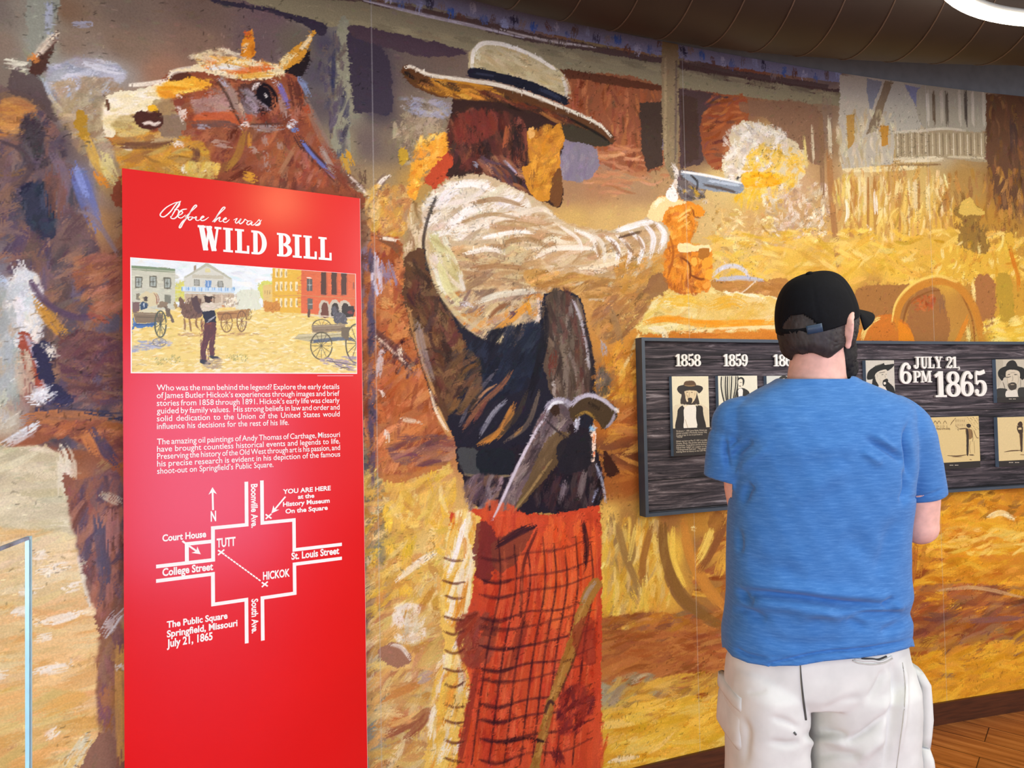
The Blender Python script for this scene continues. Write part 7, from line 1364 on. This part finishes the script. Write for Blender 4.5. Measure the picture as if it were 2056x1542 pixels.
def pocket_side(name, x_in, x_out, ys, d0):
    rings = []
    for y, xi, xo in zip(ys, x_in, x_out):
        a, b_ = mp_(xi, y, d0), mp_(xo, y, d0); c = (a + b_) / 2; hw_ = abs(b_[0] - a[0]) / 2
        rings.append([(c[0] + hw_ * math.cos(t), c[1] + .085 * math.copysign(abs(math.sin(t)) ** .6, math.sin(t)), c[2] + .002 * math.sin(5 * t + y)) for t in np.linspace(0, 2 * np.pi, 26, endpoint=False)])
    rings = rings[::-1]
    o = MB().rings(rings).build(name, M_SHORT, None, True); o.parent = shorts; return o
pocket_side('cargo_pocket', [1795, 1806, 1808, 1806, 1806, 1812], [1826, 1840, 1843, 1846, 1842, 1836], [1328, 1352, 1385, 1420, 1448, 1468], .02)
pocket_side('cargo_pocket', [1478, 1480, 1482, 1482, 1484], [1464, 1455, 1452, 1450, 1461], [1395, 1412, 1436, 1462, 1480], .02)
fb = pocket_side('pocket_flap', [1806, 1806, 1806], [1838, 1848, 1853], [1474, 1500, 1530], .015)
pocket_side('pocket_flap', [1478, 1478, 1480], [1456, 1453, 1459], [1372, 1392, 1402], .015)
# back pocket: welt with a sagging mouth, centre seam
def on_short(px_, lift=.002):
    """nearest point of the shorts' back along the line of sight"""
    d = rays([px_])[0]; hit, loc, nr, _ = SH_TREE
    return loc
from mathutils.bvhtree import BVHTree
SHT = BVHTree.FromPolygons([tuple(v.co) for v in shorts.data.vertices], [tuple(p.vertices) for p in shorts.data.polygons])
def drape(px_, lift=.0015):
    d = Vector(rays([px_])[0]).normalized(); h = SHT.ray_cast(Vector(EYE), d)
    return np.array(h[0] - d * lift) if h[0] is not None else mp_(px_[0], px_[1], -.12)
def seam(name, path, w, mat, lift=.0015):
    p = spline(pts_of(path), False, 5); q = [drape(tuple(a), lift) for a in p]; o = MB().tube(q, w, 6).build(name, mat, None, True); o.parent = shorts; return o
M_SEAM = plain('shorts_seam', 'c0c0b6', .9, .04, 40)
seam('pocket_welt', '1712,1326 1724,1331 1750,1334 1775,1331 1792,1322', .0016, M_SEAM)
seam('pocket_welt', '1716,1323 1735,1326 1752,1326 1770,1328 1790,1318', .0026, M_SHORT)
tag(seam('pocket_mouth_shade', '1730,1322 1750,1323 1764,1324 1780,1318', .0022, M_DARKG), 'dark strip for the shade in the back pocket')  # dark strip laid on the cloth as the pocket's inner shade
seam('side_seam', '1812,1330 1818,1380 1814,1440 1806,1500 1800,1545', .0011, M_SEAM, .0004); seam('centre_seam_and_gap', '1607,1334 1608,1350 1609,1365 1612,1395 1615,1420 1618,1445', np.linspace(.0010, .0030, 26), plain('seat_seam_and_shade', '4c4c48', .9, .04, 40))  # centre tube: dark seam widening into the painted shade between the legs
st_o = seam('paint_spot', '1594,1470 1598,1475', .0026, plain('grey_stain', '5c605c', .9, .1, 60), .0005); st_o['label'] = 'small dark grey stain'

# --- socks and shoes
M_SOCK = plain('grey_sock', 'd8d8d4', .9, .04, 60, .2); M_SHOE = plain('dark_shoe', '2a2c30', .6, .06, 40, .2); M_SOLE = plain('white_sole', 'e0ded8', .6, .03, 30)
for s, hx_ in ((-1, HX[0] - .014), (1, HX[1] + .014)):
    c = np.array([hx_, MY, 0])
    sh = under(MB().rings([[c + (w * math.cos(t) + s * .004 * k, y + w2 * math.sin(t), z) for t in np.linspace(0, 2 * np.pi, 28, endpoint=False)] for k, (z, w, y, w2) in enumerate(((.022, .048, .062, .140), (.045, .050, .062, .138), (.065, .047, .050, .118), (.085, .043, .022, .082), (.105, .042, .006, .056), (.118, .041, .0, .050)))]).build('shoe', M_SHOE, None, True), man)
    so = MB().rings([[c + (w * math.cos(t) + s * .004, .062 + w2 * math.sin(t), z) for t in np.linspace(0, 2 * np.pi, 28, endpoint=False)] for z, w, w2 in ((.0, .050, .142), (.012, .053, .146), (.024, .052, .145))]).build('sole', M_SOLE, None, True); so.parent = sh
    under(MB().tube([c + [0, 0, .10], c + [0, -.001, .14], c + [-s * .002, -.002, .19]], [.041, .043, .047], 24, False).build('sock', M_SOCK, None, True), man)
    lc = MB()
    for k in range(4): lc.tube([c + [-.024, .045 + k * .018, .094 - k * .010], c + [0, .047 + k * .018, .101 - k * .011], c + [.024, .045 + k * .018, .094 - k * .010]], .0025, 6)
    lo = lc.build('laces', M_SOLE, None, True); lo.parent = sh
